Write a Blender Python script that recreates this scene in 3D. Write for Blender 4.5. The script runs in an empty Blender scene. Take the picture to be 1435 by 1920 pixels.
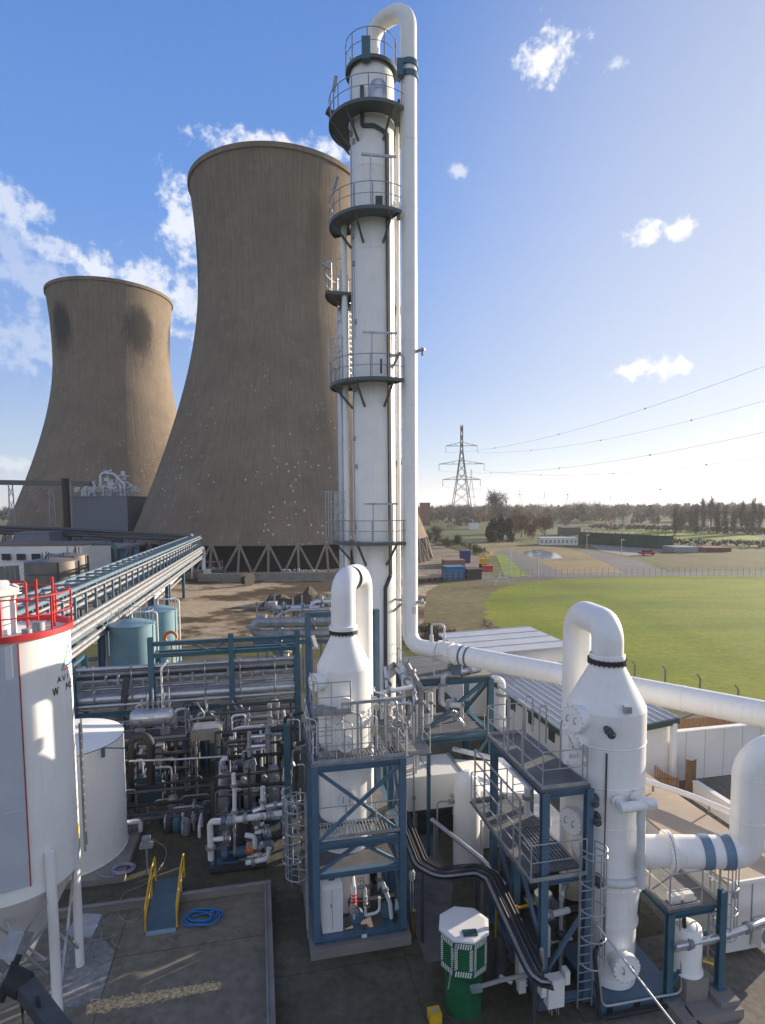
import bpy, math, random
from mathutils import Vector, Matrix
R_ = random.Random(7)
PI = math.pi
scene = bpy.context.scene
COL = scene.collection

# ---------------------------------------------------------------- camera
CX, CYP, FP, H = 717.5, 1032.7, 1100.0, 15.0
TH, RO, GA = math.radians(4.3), math.radians(0.36), math.radians(12)
cF = Vector((0, math.cos(TH), -math.sin(TH)))
cR0 = Vector((1, 0, 0)); cU0 = Vector((0, math.sin(TH), math.cos(TH)))
cR = cR0 * math.cos(RO) - cU0 * math.sin(RO)
cU = cU0 * math.cos(RO) + cR0 * math.sin(RO)
cam_d = bpy.data.cameras.new('camera')
cam = bpy.data.objects.new('camera', cam_d); COL.objects.link(cam)
m = Matrix.Identity(4)
for i in range(3):
    m[i][0] = cR[i]; m[i][1] = cU[i]; m[i][2] = -cF[i]
m[2][3] = H
cam.matrix_world = m
cam_d.sensor_fit = 'AUTO'; cam_d.sensor_width = 36.0
cam_d.lens = FP / 1920 * 36.0
cam_d.shift_y = (CYP - 960) / 1920.0
cam_d.clip_start = 0.1; cam_d.clip_end = 30000
scene.camera = cam

def ray(x, y):
    return cF + cR * ((x - CX) / FP) - cU * ((y - CYP) / FP)
def at(x, y, d):            # world point seen at photo pixel (x, y), d metres in front (world Y)
    r = ray(x, y); t = d / r.y
    return Vector((r.x * t, d, H + r.z * t))
def gz(x, y, z=0.0):        # world point on the level z
    r = ray(x, y); t = (z - H) / r.z
    return Vector((r.x * t, r.y * t, z))
CG, SG = math.cos(GA), math.sin(GA)
def P(u, v, z=0.0):         # plant grid -> world
    return Vector((u * CG - v * SG, u * SG + v * CG, z))
def UV(p):
    return (p.x * CG + p.y * SG, -p.x * SG + p.y * CG)
DU = Vector((CG, SG, 0)); DV = Vector((-SG, CG, 0)); DZ = Vector((0, 0, 1))

# ---------------------------------------------------------------- materials
def nt(mt):
    mt.use_nodes = True
    t = mt.node_tree
    return t, t.nodes, t.links, t.nodes['Principled BSDF']
MATS = {}
def mat(name, c, rough=0.5, metal=0.0, var=0.12, scale=1.5, streak=0.0, bump=0.0, c2=None, bscale=30.0, spec=None, stretch=(1, 1, 1), dirt=0.0, dirtc=(0.12, 0.10, 0.08)):
    mt = bpy.data.materials.new(name)
    t, N, L, b = nt(mt)
    tc = N.new('ShaderNodeTexCoord')
    mp = N.new('ShaderNodeMapping'); mp.inputs['Scale'].default_value = stretch
    L.new(tc.outputs['Object'], mp.inputs['Vector'])
    n = N.new('ShaderNodeTexNoise'); n.inputs['Scale'].default_value = scale; n.inputs['Detail'].default_value = 6
    n.inputs['Roughness'].default_value = 0.6
    L.new(mp.outputs['Vector'], n.inputs['Vector'])
    mx = N.new('ShaderNodeMix'); mx.data_type = 'RGBA'
    if c2 is None:
        ca = tuple(max(0, x * (1 - var)) for x in c); cb = tuple(min(1, x * (1 + var)) for x in c)
    else:
        ca, cb = c, c2
    rp = N.new('ShaderNodeMapRange'); rp.inputs['From Min'].default_value = 0.32; rp.inputs['From Max'].default_value = 0.68
    L.new(n.outputs['Fac'], rp.inputs['Value'])
    mx.inputs['A'].default_value = (*ca, 1); mx.inputs['B'].default_value = (*cb, 1)
    L.new(rp.outputs['Result'], mx.inputs['Factor'])
    out = mx.outputs['Result']
    if dirt > 0 or streak > 0:
        mp2 = N.new('ShaderNodeMapping'); mp2.inputs['Scale'].default_value = (4, 4, 0.35) if streak > 0 else (1, 1, 1)
        L.new(tc.outputs['Object'], mp2.inputs['Vector'])
        n2 = N.new('ShaderNodeTexNoise'); n2.inputs['Scale'].default_value = 1.6; n2.inputs['Detail'].default_value = 8
        n2.inputs['Roughness'].default_value = 0.7
        L.new(mp2.outputs['Vector'], n2.inputs['Vector'])
        r2 = N.new('ShaderNodeMapRange'); r2.inputs['From Min'].default_value = 0.52; r2.inputs['From Max'].default_value = 0.8
        r2.inputs['To Max'].default_value = max(dirt, streak)
        L.new(n2.outputs['Fac'], r2.inputs['Value'])
        m2 = N.new('ShaderNodeMix'); m2.data_type = 'RGBA'
        m2.inputs['B'].default_value = (*dirtc, 1)
        L.new(r2.outputs['Result'], m2.inputs['Factor']); L.new(out, m2.inputs['A'])
        out = m2.outputs['Result']
    L.new(out, b.inputs['Base Color'])
    rr = N.new('ShaderNodeMapRange'); rr.inputs['To Min'].default_value = max(0.05, rough - 0.1); rr.inputs['To Max'].default_value = min(1, rough + 0.1)
    L.new(n.outputs['Fac'], rr.inputs['Value']); L.new(rr.outputs['Result'], b.inputs['Roughness'])
    b.inputs['Metallic'].default_value = metal
    if spec is not None: b.inputs['Specular IOR Level'].default_value = spec
    if bump > 0:
        nb = N.new('ShaderNodeTexNoise'); nb.inputs['Scale'].default_value = bscale; nb.inputs['Detail'].default_value = 4
        L.new(tc.outputs['Object'], nb.inputs['Vector'])
        bp = N.new('ShaderNodeBump'); bp.inputs['Strength'].default_value = bump; bp.inputs['Distance'].default_value = 0.05
        L.new(nb.outputs['Fac'], bp.inputs['Height']); L.new(bp.outputs['Normal'], b.inputs['Normal'])
    MATS[name] = mt
    return mt
WHITE = mat('white_paint', (0.83, 0.815, 0.78), 0.42, var=0.04, scale=0.9, streak=0.26, dirtc=(0.40, 0.34, 0.26))
WHITE2 = mat('white_tank_paint', (0.81, 0.79, 0.75), 0.5, var=0.05, scale=0.8, streak=0.22, dirtc=(0.4, 0.35, 0.28))
CLAD = mat('white_cladding', (0.74, 0.72, 0.68), 0.5, var=0.05, scale=0.6, streak=0.15, dirtc=(0.35, 0.32, 0.28))
GALV = mat('galvanised_steel', (0.42, 0.43, 0.44), 0.45, 0.55, var=0.2, scale=3)
GALVD = mat('dull_galvanised_steel', (0.30, 0.31, 0.32), 0.55, 0.4, var=0.25, scale=2)
LAGG = mat('aluminium_lagging', (0.52, 0.53, 0.56), 0.38, 0.7, var=0.12, scale=2, dirt=0.2)
PIPEW = mat('white_plastic_pipe', (0.62, 0.62, 0.62), 0.4, var=0.08, scale=2, dirt=0.2, dirtc=(0.3, 0.28, 0.25))
BLUE = mat('blue_steel_paint', (0.08, 0.145, 0.21), 0.45, var=0.15, scale=1.5, dirt=0.25, dirtc=(0.12, 0.13, 0.14))
TEAL = mat('teal_steel_paint', (0.045, 0.12, 0.165), 0.45, var=0.15, scale=1.5, dirt=0.25, dirtc=(0.10, 0.12, 0.12))
PALEBLUE = mat('pale_blue_tank_paint', (0.17, 0.29, 0.345), 0.45, var=0.08, scale=0.7, streak=0.2, dirtc=(0.12, 0.2, 0.24))
DARK = mat('black_rubber', (0.018, 0.019, 0.021), 0.7, var=0.3)
DGREY = mat('dark_grey_steel', (0.07, 0.075, 0.08), 0.5, 0.3, var=0.25)
DECK = mat('grey_deck_plate', (0.13, 0.135, 0.14), 0.7, 0.2, var=0.25, scale=2, bump=0.3, bscale=40)
PLATF = mat('dark_green_grey_platform_paint', (0.085, 0.105, 0.11), 0.5, var=0.15)
CONC = mat('concrete', (0.23, 0.215, 0.19), 0.9, var=0.2, scale=0.8, bump=0.2, dirt=0.4, dirtc=(0.1, 0.1, 0.07))
RED = mat('red_paint', (0.55, 0.035, 0.035), 0.45, var=0.15)
YEL = mat('yellow_paint', (0.62, 0.38, 0.02), 0.5, var=0.12)
GREEN = mat('green_paint', (0.012, 0.11, 0.042), 0.45, var=0.2, scale=2, dirt=0.2)
HOSEB = mat('blue_hose_rubber', (0.02, 0.16, 0.42), 0.5, var=0.15)
HOSEP = mat('lilac_hose_plastic', (0.3, 0.28, 0.40), 0.5)
HOSEG = mat('grey_cable_sheath', (0.30, 0.29, 0.27), 0.6)
BRASS = mat('brass_fitting', (0.5, 0.33, 0.12), 0.35, 0.8)
ORANGE = mat('orange_paint', (0.6, 0.16, 0.02), 0.5)
SIGN = mat('white_sign_plate', (0.75, 0.75, 0.72), 0.5, var=0.02)
BLACKP = mat('black_lettering', (0.02, 0.02, 0.02), 0.6, var=0.05)
LOGOG = mat('green_lettering', (0.05, 0.4, 0.2), 0.5, var=0.05)
LOGOB = mat('blue_lettering', (0.04, 0.16, 0.5), 0.5, var=0.05)
LOGOR = mat('pink_lettering', (0.7, 0.25, 0.25), 0.5, var=0.05)
WOOD = mat('wood_fence_boards', (0.28, 0.15, 0.07), 0.8, var=0.3, scale=2, stretch=(8, 8, .6), bump=0.2)
ROOFG = mat('grey_roof_sheet', (0.54, 0.54, 0.54), 0.5, 0.2, var=0.08, scale=0.5, dirt=0.15)
ROOFB = mat('ribbed_roof_sheet', (0.48, 0.48, 0.47), 0.5, 0.2, var=0.1, scale=0.5, dirt=0.2)
ROOFT = mat('tan_felt_roof', (0.42, 0.34, 0.265), 0.9, var=0.12, scale=0.6, bump=0.1, dirt=0.35, dirtc=(0.22, 0.19, 0.16))
GUTT = mat('dark_green_gutter', (0.05, 0.08, 0.07), 0.5)

# ---------------------------------------------------------------- mesh building
NOSPLIT = {'crown', 'hazard_border', 'bolts', 'flange_bolts', 'lettering', 'boards', 'seams', 'posts_and_wire', 'platform', 'trunk', 'lattice_mast', 'cross_arm', 'rubble', 'bolt_plate', 'handrail', 'safety_cage', 'ladder', 'clips', 'fittings', 'left_side', 'base_line', 'joint', 'soil'}
class MB:
    def __init__(s): s.v = []; s.f = []; s.m = []; s.cm = 0
    def poly(s, pts, flip=False):
        i = len(s.v); s.v += [Vector(p) for p in pts]
        ids = list(range(i, i + len(pts)))
        s.f.append(ids[::-1] if flip else ids); s.m.append(s.cm)
        return s
    def faces(s, verts, faces):
        i = len(s.v); s.v += [Vector(p) for p in verts]
        for f in faces: s.f.append([i + k for k in f]); s.m.append(s.cm)
        return s
    def hexa(s, a, b):      # a: 4 bottom pts ccw, b: 4 top pts
        return s.faces(list(a) + list(b), [(3, 2, 1, 0), (4, 5, 6, 7), (0, 1, 5, 4), (1, 2, 6, 5), (2, 3, 7, 6), (3, 0, 4, 7)])
    def ubox(s, u0, u1, v0, v1, z0, z1):   # box in plant grid
        q = [(u0, v0), (u1, v0), (u1, v1), (u0, v1)]
        return s.hexa([P(*k, z0) for k in q], [P(*k, z1) for k in q])
    def wbox(s, c, sx, sy, sz, rot=0.0):     # c = centre of the base
        ca, sa = math.cos(rot), math.sin(rot)
        q = [(-sx / 2, -sy / 2), (sx / 2, -sy / 2), (sx / 2, sy / 2), (-sx / 2, sy / 2)]
        bp = [Vector((c[0] + x * ca - y * sa, c[1] + x * sa + y * ca, c[2])) for x, y in q]
        return s.hexa(bp, [p + Vector((0, 0, sz)) for p in bp])
    def beam(s, p, q, w=0.1, h=None, up=None):
        p, q = Vector(p), Vector(q); h = h or w
        d = (q - p).normalized()
        up = Vector(up) if up is not None else (DZ if abs(d.z) < 0.95 else DV)
        a = d.cross(up).normalized(); b = a.cross(d).normalized()
        k = [(-a * w / 2 - b * h / 2), (a * w / 2 - b * h / 2), (a * w / 2 + b * h / 2), (-a * w / 2 + b * h / 2)]
        return s.faces([p + x for x in k] + [q + x for x in k], [(0, 1, 2, 3), (7, 6, 5, 4), (1, 0, 4, 5), (2, 1, 5, 6), (3, 2, 6, 7), (0, 3, 7, 4)])
    def ibeam(s, p, q, w=0.2, h=0.2, up=None, t=0.03):
        p, q = Vector(p), Vector(q)
        d = (q - p).normalized()
        up = Vector(up) if up is not None else (DZ if abs(d.z) < 0.95 else DV)
        a = d.cross(up).normalized(); b = a.cross(d).normalized()
        s.beam(p + b * (h / 2 - t / 2), q + b * (h / 2 - t / 2), w, t, b)
        s.beam(p - b * (h / 2 - t / 2), q - b * (h / 2 - t / 2), w, t, b)
        s.beam(p, q, t, h - 2 * t, b)
        return s
    def ring(s, c, ax, r, n=12, ref=None):
        ax = Vector(ax).normalized()
        e = Vector(ref) if ref is not None else (Vector((1, 0, 0)) if abs(ax.x) < 0.9 else Vector((0, 1, 0)))
        a = (e - ax * e.dot(ax)).normalized(); b = ax.cross(a)
        return [Vector(c) + (a * math.cos(2 * PI * k / n) + b * math.sin(2 * PI * k / n)) * r for k in range(n)]
    def tube(s, path, r, n=10, closed=False, caps=True):
        path = [Vector(p) for p in path]
        N_ = len(path)
        rr = r if isinstance(r, (list, tuple)) else [r] * N_
        base = len(s.v); a = None
        for i in range(N_):
            if closed: d = path[(i + 1) % N_] - path[i - 1]
            else: d = path[min(i + 1, N_ - 1)] - path[max(i - 1, 0)]
            d.normalize()
            if a is None:
                e = DZ if abs(d.z) < 0.9 else Vector((1, 0, 0))
                a = (e - d * e.dot(d)).normalized()
            else:
                a = (a - d * a.dot(d))
                a = a.normalized() if a.length > 1e-6 else (DZ - d * d.z).normalized()
            b = d.cross(a)
            s.v += [path[i] + (a * math.cos(2 * PI * k / n) + b * math.sin(2 * PI * k / n)) * rr[i] for k in range(n)]
        M = N_ if closed else N_ - 1
        for i in range(M):
            j = (i + 1) % N_
            for k in range(n):
                k2 = (k + 1) % n
                s.f.append([base + i * n + k, base + i * n + k2, base + j * n + k2, base + j * n + k]); s.m.append(s.cm)
        if caps and not closed:
            s.f.append([base + k for k in range(n)][::-1]); s.m.append(s.cm)
            s.f.append([base + (N_ - 1) * n + k for k in range(n)]); s.m.append(s.cm)
        return s
    def cyl(s, p, q, r, r2=None, n=14, caps=True):
        return s.tube([p, q], [r, r if r2 is None else r2], n, caps=caps)
    def lathe(s, c, prof, n=32, closed_top=False, closed_bot=False, a0=0.0, a1=2 * PI):
        c = Vector(c); base = len(s.v); full = abs(a1 - a0 - 2 * PI) < 1e-6
        nn = n if full else n + 1
        for r, z in prof:
            for k in range(nn):
                t = a0 + (a1 - a0) * k / n
                s.v.append(c + Vector((r * math.cos(t), r * math.sin(t), z)))
        for i in range(len(prof) - 1):
            for k in range(n):
                k2 = (k + 1) % nn
                s.f.append([base + i * nn + k, base + i * nn + k2, base + (i + 1) * nn + k2, base + (i + 1) * nn + k]); s.m.append(s.cm)
        if closed_top: s.f.append([base + (len(prof) - 1) * nn + k for k in range(nn)]); s.m.append(s.cm)
        if closed_bot: s.f.append([base + k for k in range(nn)][::-1]); s.m.append(s.cm)
        return s
    def disc_stack(s, c, ax, prof, n=20):   # lathe round any axis: prof [(r, along)]
        ax = Vector(ax).normalized(); base = len(s.v)
        for r, t in prof: s.v += s.ring(Vector(c) + ax * t, ax, max(r, 1e-4), n)
        for i in range(len(prof) - 1):
            for k in range(n):
                k2 = (k + 1) % n
                s.f.append([base + i * n + k, base + i * n + k2, base + (i + 1) * n + k2, base + (i + 1) * n + k]); s.m.append(s.cm)
        s.f.append([base + (len(prof) - 1) * n + k for k in range(n)]); s.m.append(s.cm)
        s.f.append([base + k for k in range(n)][::-1]); s.m.append(s.cm)
        return s
    def groups(s):
        n = len(s.f)
        par = list(range(len(s.v)))
        def fd(x):
            while par[x] != x: par[x] = par[par[x]]; x = par[x]
            return x
        for f in s.f:
            r = fd(f[0])
            for k in f[1:]: par[fd(k)] = r
        comp = {}
        for i, f in enumerate(s.f): comp.setdefault(fd(f[0]), []).append(i)
        C = list(comp.values())
        if len(C) < 2 or len(C) > 700: return None
        B = []
        for c in C:
            vs = [s.v[k] for i in c for k in s.f[i]]
            B.append([min(v[j] for v in vs) - .03 for j in range(3)] + [max(v[j] for v in vs) + .03 for j in range(3)])
        g = list(range(len(C)))
        def fg(x):
            while g[x] != x: g[x] = g[g[x]]; x = g[x]
            return x
        for i in range(len(C)):
            for j in range(i):
                if all(B[i][k] <= B[j][k + 3] and B[j][k] <= B[i][k + 3] for k in range(3)): g[fg(i)] = fg(j)
        out = {}
        for i in range(len(C)): out.setdefault(fg(i), []).extend(C[i])
        return list(out.values()) if 1 < len(out) <= 60 else None
    def build(s, name, material, parent=None, smooth=True, **kw):
        # pieces that do not touch each other become parts of their own
        if parent is not None and name not in NOSPLIT and not isinstance(material, (list, tuple)):
            G = s.groups()
            if G:
                o = None
                for fs in G:
                    q = MB(); mp = {}
                    for i in fs:
                        ids = []
                        for k in s.f[i]:
                            if k not in mp: mp[k] = len(q.v); q.v.append(s.v[k])
                            ids.append(mp[k])
                        q.f.append(ids); q.m.append(0)
                    o2 = q._build(name, material, parent, smooth, **kw)
                    o = o or o2
                return o
        return s._build(name, material, parent, smooth, **kw)
    def _build(s, name, material, parent=None, smooth=True, **kw):
        me = bpy.data.meshes.new(name)
        o = bpy.data.objects.new(name, me); COL.objects.link(o)
        if parent is not None:
            o.parent = parent
            off = Vector((0, 0, 0)); q = parent
            while q is not None: off += q.location; q = q.parent
        else:
            off = Vector(kw.pop('origin', s.v[0] if s.v else (0, 0, 0)))
            o.location = off
        me.from_pydata([v - off for v in s.v], [], s.f)
        if isinstance(material, (list, tuple)):
            for q in material: me.materials.append(q)
            me.polygons.foreach_set('material_index', s.m)
        else: me.materials.append(material)
        if smooth:
            me.shade_smooth()
            try: me.set_sharp_from_angle(angle=math.radians(38))
            except Exception: pass
        me.validate(); me.update()
        tag(o, **kw)
        return o
def tag(o, label=None, cat=None, group=None, kind=None):
    if label: o['label'] = label
    if cat: o['category'] = cat
    if group: o['group'] = group
    if kind: o['kind'] = kind
    return o
def thing(name, loc, label, cat, group=None):
    o = bpy.data.objects.new(name, None); COL.objects.link(o)
    o.location = Vector(loc); o.empty_display_size = 0.2
    return tag(o, label, cat, group)
def copy_tree(o, parent=None, shift=None):
    c = o.copy(); COL.objects.link(c)
    if parent is not None: c.parent = parent
    if shift is not None: c.location = c.location + Vector(shift)
    for ch in list(o.children): copy_tree(ch, c)
    return c
def fillet(pts, R, n=6):
    pts = [Vector(p) for p in pts]; out = [pts[0]]
    for i in range(1, len(pts) - 1):
        a, b, c = pts[i - 1], pts[i], pts[i + 1]
        d1 = (a - b); d2 = (c - b); l1, l2 = d1.length, d2.length
        d1.normalize(); d2.normalize()
        ang = d1.angle(d2)
        if ang > PI - 0.03: out.append(b); continue
        t = min(R / math.tan(ang / 2), l1 * 0.49, l2 * 0.49); Rr = t * math.tan(ang / 2)
        bis = (d1 + d2).normalized(); cen = b + bis * (Rr / math.sin(ang / 2))
        s0 = (b + d1 * t) - cen; s1 = (b + d2 * t) - cen
        tot = s0.angle(s1); ax = s0.cross(s1).normalized()
        for k in range(n + 1):
            out.append(cen + Matrix.Rotation(tot * k / n, 3, ax) @ s0)
    out.append(pts[-1]); return out
def handrail(mb, pts, h=1.1, r=0.021, sp=1.2, mid=True, toe=0.0, closed=False):
    pts = [Vector(p) for p in pts]
    if closed: pts = pts + [pts[0]]
    up = Vector((0, 0, h))
    mb.tube([p + up for p in pts], r, 6); 
    if mid: mb.tube([p + up * 0.52 for p in pts], r * 0.85, 6)
    for i in range(len(pts) - 1):
        L = (pts[i + 1] - pts[i]).length; n = max(1, round(L / sp))
        for k in range(n + (1 if i == len(pts) - 2 else 0)):
            p = pts[i].lerp(pts[i + 1], k / n)
            mb.beam(p, p + up, r * 2.0, r * 2.0, up=(0.3, 1, 0))
        if toe > 0: mb.beam(pts[i] + Vector((0, 0, toe / 2)), pts[i + 1] + Vector((0, 0, toe / 2)), 0.012, toe)
    return mb
def ladder(root, base, top_z, out, w=0.45, cage_from=2.3, mat_=None, cage=True, above=1.1):
    mat_ = mat_ or GALV
    base = Vector(base); out = Vector(out).normalized(); sd = Vector((-out.y, out.x, 0))
    a = MB(); zt = top_z + above
    for sg in (-1, 1):
        q = base + sd * sg * w / 2
        a.beam(q, Vector((q.x, q.y, zt)), 0.06, 0.02, up=sd)
    z = base.z + 0.25
    while z < top_z + 0.02:
        c = Vector((base.x, base.y, z)); a.cyl(c - sd * w / 2, c + sd * w / 2, 0.016, n=6); z += 0.28
    lo = a.build('ladder', mat_, root)
    if cage:
        b = MB(); z = base.z + cage_from
        zs = []
        while z < zt: zs.append(z); z += 0.8
        zs.append(zt)
        hoop = []
        for k in range(11):
            t = -0.5 * PI + PI * k / 10 
            hoop.append(sd * (0.37 * math.sin(t)) + out * (0.28 + 0.42 * math.cos(t)))
        hoop = [sd * (-w / 2)] + hoop + [sd * (w / 2)]
        for z in zs:
            b.tube([Vector((base.x, base.y, z)) + k for k in hoop], 0.022, 5)
        for k in (1, 4, 6, 8, 11):
            p = Vector((base.x, base.y, 0)) + hoop[k]
            b.beam(p + DZ * zs[0], p + DZ * zs[-1], 0.035, 0.012, up=sd)
        b.build('safety_cage', mat_, lo)
    return lo
def flange(mb, c, ax, r, t=0.06, n=24, bolts=0, br=0.018):
    mb.disc_stack(c, ax, [(r, -t / 2), (r, t / 2)], n)
    if bolts:
        ax = Vector(ax).normalized()
        for p in mb.ring(c, ax, r * 0.93, bolts): mb.cyl(p - ax * (t / 2 + .03), p + ax * (t / 2 + .03), br, n=5)
def manway(root, c, ax, r=0.32, name='manway', m_=None, depth=0.26):
    ax = Vector(ax).normalized(); c = Vector(c); a = MB()
    a.disc_stack(c, ax, [(r * 0.86, -0.15), (r * 0.86, depth - 0.06), (r, depth - 0.06), (r, depth), (r * 1.0, depth + 0.015), (r, depth + 0.02), (r, depth + 0.07), (r * 0.97, depth + 0.08)], 24)
    o = a.build(name, m_ or WHITE, root)
    h = MB(); s_ = Vector((-ax.y, ax.x, 0)).normalized()
    for sg in (-0.35, 0.35):
        q = c + ax * (depth + 0.08) + s_ * r * sg
        h.tube(fillet([q + DZ * 0.09, q + DZ * 0.09 + ax * .09, q - DZ * 0.09 + ax * .09, q - DZ * 0.09], .03, 3), 0.014, 5)
    h.build('handle', GALVD, o)
    b = MB()
    for p in b.ring(c + ax * (depth + 0.0), ax, r * 0.94, 16): b.cyl(p - ax * .03, p + ax * .1, 0.016, n=5)
    b.build('bolts', GALVD, o)
    return o
def valve(mb, p, ax, r=.06, hand=DZ):
    p = Vector(p); ax = Vector(ax).normalized(); hand = Vector(hand)
    mb.disc_stack(p, ax, [(r * 1.6, -.14), (r * 1.6, -.1), (r, -.08), (r * 1.5, 0), (r, .08), (r * 1.6, .1), (r * 1.6, .14)], 10)
    mb.cyl(p, p + hand * .26, r * .4, n=6)
    mb.tube(mb.ring(p + hand * .26, hand, .11, 10), .014, 5, closed=True)
# ================================================================= light and sky
SUN_AZ, SUN_EL = math.radians(55), math.radians(12.5)     # azimuth clockwise from +Y
sv = Vector((math.sin(SUN_AZ) * math.cos(SUN_EL), math.cos(SUN_AZ) * math.cos(SUN_EL), math.sin(SUN_EL)))
sd_ = bpy.data.lights.new('sun', 'SUN'); sd_.energy = 5.0; sd_.angle = math.radians(0.5); sd_.color = (1.0, 0.86, 0.68)
so = bpy.data.objects.new('sun', sd_); COL.objects.link(so); so.rotation_euler = (-sv).to_track_quat('-Z', 'Y').to_euler()
so.location = (0, 0, 80)
SKY_GAIN = 3.45
HAZE = .00018
W = bpy.data.worlds.new('World'); scene.world = W; W.use_nodes = True
wt = W.node_tree; wn, wl = wt.nodes, wt.links
bg = wn['Background']; bg.inputs['Strength'].default_value = 0.12
sky = wn.new('ShaderNodeTexSky'); sky.sky_type = 'NISHITA'; sky.sun_disc = False
sky.sun_elevation = SUN_EL; sky.sun_rotation = SUN_AZ
sky.air_density = 1.0; sky.dust_density = 0.35; sky.ozone_density = 2.2; sky.altitude = 40
tcw = wn.new('ShaderNodeTexCoord')
nrm = wn.new('ShaderNodeVectorMath'); nrm.operation = 'NORMALIZE'; wl.new(tcw.outputs['Generated'], nrm.inputs[0])
cn = wn.new('ShaderNodeTexNoise'); cn.inputs['Scale'].default_value = 9; cn.inputs['Detail'].default_value = 9; cn.inputs['Roughness'].default_value = 0.58
wl.new(nrm.outputs['Vector'], cn.inputs['Vector'])
cn2 = wn.new('ShaderNodeTexNoise'); cn2.inputs['Scale'].default_value = 52; cn2.inputs['Detail'].default_value = 8; cn2.inputs['Roughness'].default_value = 0.6
wl.new(nrm.outputs['Vector'], cn2.inputs['Vector'])
def wm(op, a, b=None, c=None):
    n = wn.new('ShaderNodeMath'); n.operation = op
    for i, x in enumerate((a, b, c)):
        if x is None: continue
        if isinstance(x, (int, float)): n.inputs[i].default_value = x
        else: wl.new(x, n.inputs[i])
    return n.outputs[0]
nz = wm('ADD', wm('MULTIPLY', wm('SUBTRACT', cn.outputs['Fac'], 0.5), 3.0), wm('MULTIPLY', wm('SUBTRACT', cn2.outputs['Fac'], 0.5), 4.2))
total = None
CLOUDS = [(1030, 108, 44, 42, 1.0), (1150, 122, 22, 12, .6), (858, 322, 16, 14, .5), (1212, 440, 42, 22, 1.0), (1268, 430, 34, 18, .9), (1196, 694, 40, 16, 1.0), (1255, 688, 34, 16, .9),
          (20, 380, 38, 34, .55), (60, 390, 28, 16, .55), (20, 470, 40, 40, .28), (95, 462, 40, 20, .5), (60, 520, 95, 30, .3), (200, 505, 60, 24, .7), (280, 545, 75, 55, .7),
          (338, 420, 32, 80, .75), (350, 560, 40, 60, .6), (520, 275, 120, 22, .8), (620, 290, 60, 30, .8), (60, 650, 120, 60, .3), (20, 870, 80, 14, .4), (110, 905, 80, 10, .3),
          (-2600, 300, 1300, 350, .8)]  # this cloud lies out of view to the left, added for neutral fill
FILL_CLOUDS = [((-.35, -.9, .42), .75, .3, .7), ((.75, -.75, .5), .6, .3, .7), ((-.95, -.45, .6), .5, .3, .7), ((.1, -.75, .95), .55, .3, .6)]     # unseen cloud banks behind the viewer, added as neutral fill light
for item in CLOUDS + FILL_CLOUDS:
    if len(item) == 5:
        px, py, sx, sy, st = item
        c = ray(px, py).normalized()
        ex = (ray(px + sx, py).normalized() - c); ey = (ray(px, py + sy).normalized() - c)
    else:
        c = Vector(item[0]).normalized(); st = item[3]
        ex = c.cross(DZ).normalized() * item[1]; ey = ex.cross(c).normalized() * item[2]
    ex = ex / ex.length_squared; ey = ey / ey.length_squared
    def dotc(v, off):
        d = wn.new('ShaderNodeVectorMath'); d.operation = 'DOT_PRODUCT'
        wl.new(nrm.outputs['Vector'], d.inputs[0]); d.inputs[1].default_value = v
        return wm('SUBTRACT', d.outputs['Value'], off)
    a = dotc(ex, ex.dot(c)); b = dotc(ey, ey.dot(c)); f = dotc(c, 0.0)
    d2 = wm('SQRT', wm('ADD', wm('MULTIPLY', a, a), wm('MULTIPLY', b, b)))
    d3 = wm('ADD', d2, nz)
    mr = wn.new('ShaderNodeMapRange'); mr.interpolation_type = 'SMOOTHSTEP'
    mr.inputs['From Min'].default_value = 1.35; mr.inputs['From Max'].default_value = 0.05
    mr.inputs['To Min'].default_value = 0; mr.inputs['To Max'].default_value = st
    wl.new(d3, mr.inputs['Value'])
    k = wm('MULTIPLY', mr.outputs['Result'], wm('GREATER_THAN', f, 0.55))
    total = k if total is None else wm('MAXIMUM', total, k)
tint = wn.new('ShaderNodeMix'); tint.data_type = 'RGBA'; tint.blend_type = 'MULTIPLY'; tint.inputs['Factor'].default_value = 1
tint.inputs['B'].default_value = (0.95, 0.96, 1.10, 1)
wl.new(sky.outputs['Color'], tint.inputs['A'])
# clear winter blue that pales towards the horizon and the sun
sepw = wn.new('ShaderNodeSeparateXYZ'); wl.new(nrm.outputs['Vector'], sepw.inputs[0])
sdot = wn.new('ShaderNodeVectorMath'); sdot.operation = 'DOT_PRODUCT'; wl.new(nrm.outputs['Vector'], sdot.inputs[0]); sdot.inputs[1].default_value = Vector((sv.x, sv.y, .12)).normalized()
sun_near = wn.new('ShaderNodeMapRange'); sun_near.interpolation_type = 'SMOOTHSTEP'; sun_near.inputs['From Min'].default_value = .5; sun_near.inputs['From Max'].default_value = 1.0; wl.new(sdot.outputs['Value'], sun_near.inputs['Value'])
cr_ = wn.new('ShaderNodeValToRGB'); el_ = cr_.color_ramp.elements
for pos, col in ((0.0, (.82, .89, .97)), (.08, (.58, .73, .97)), (.2, (.34, .53, .95)), (.42, (.175, .40, .95)), (.68, (.105, .28, .77)), (.8, (.10, .21, .55)), (1.0, (.10, .15, .36))):
    e_ = el_[0] if pos == 0 else (el_[-1] if pos == 1.0 else el_.new(pos)); e_.position = pos; e_.color = (*col, 1)
wl.new(sepw.outputs['Z'], cr_.inputs['Fac'])
wh_ = wn.new('ShaderNodeMix'); wh_.data_type = 'RGBA'; wh_.inputs['B'].default_value = (.96, .955, .97, 1)
wl.new(cr_.outputs['Color'], wh_.inputs['A']); wl.new(wm('MULTIPLY', sun_near.outputs['Result'], .72), wh_.inputs['Factor'])
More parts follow.
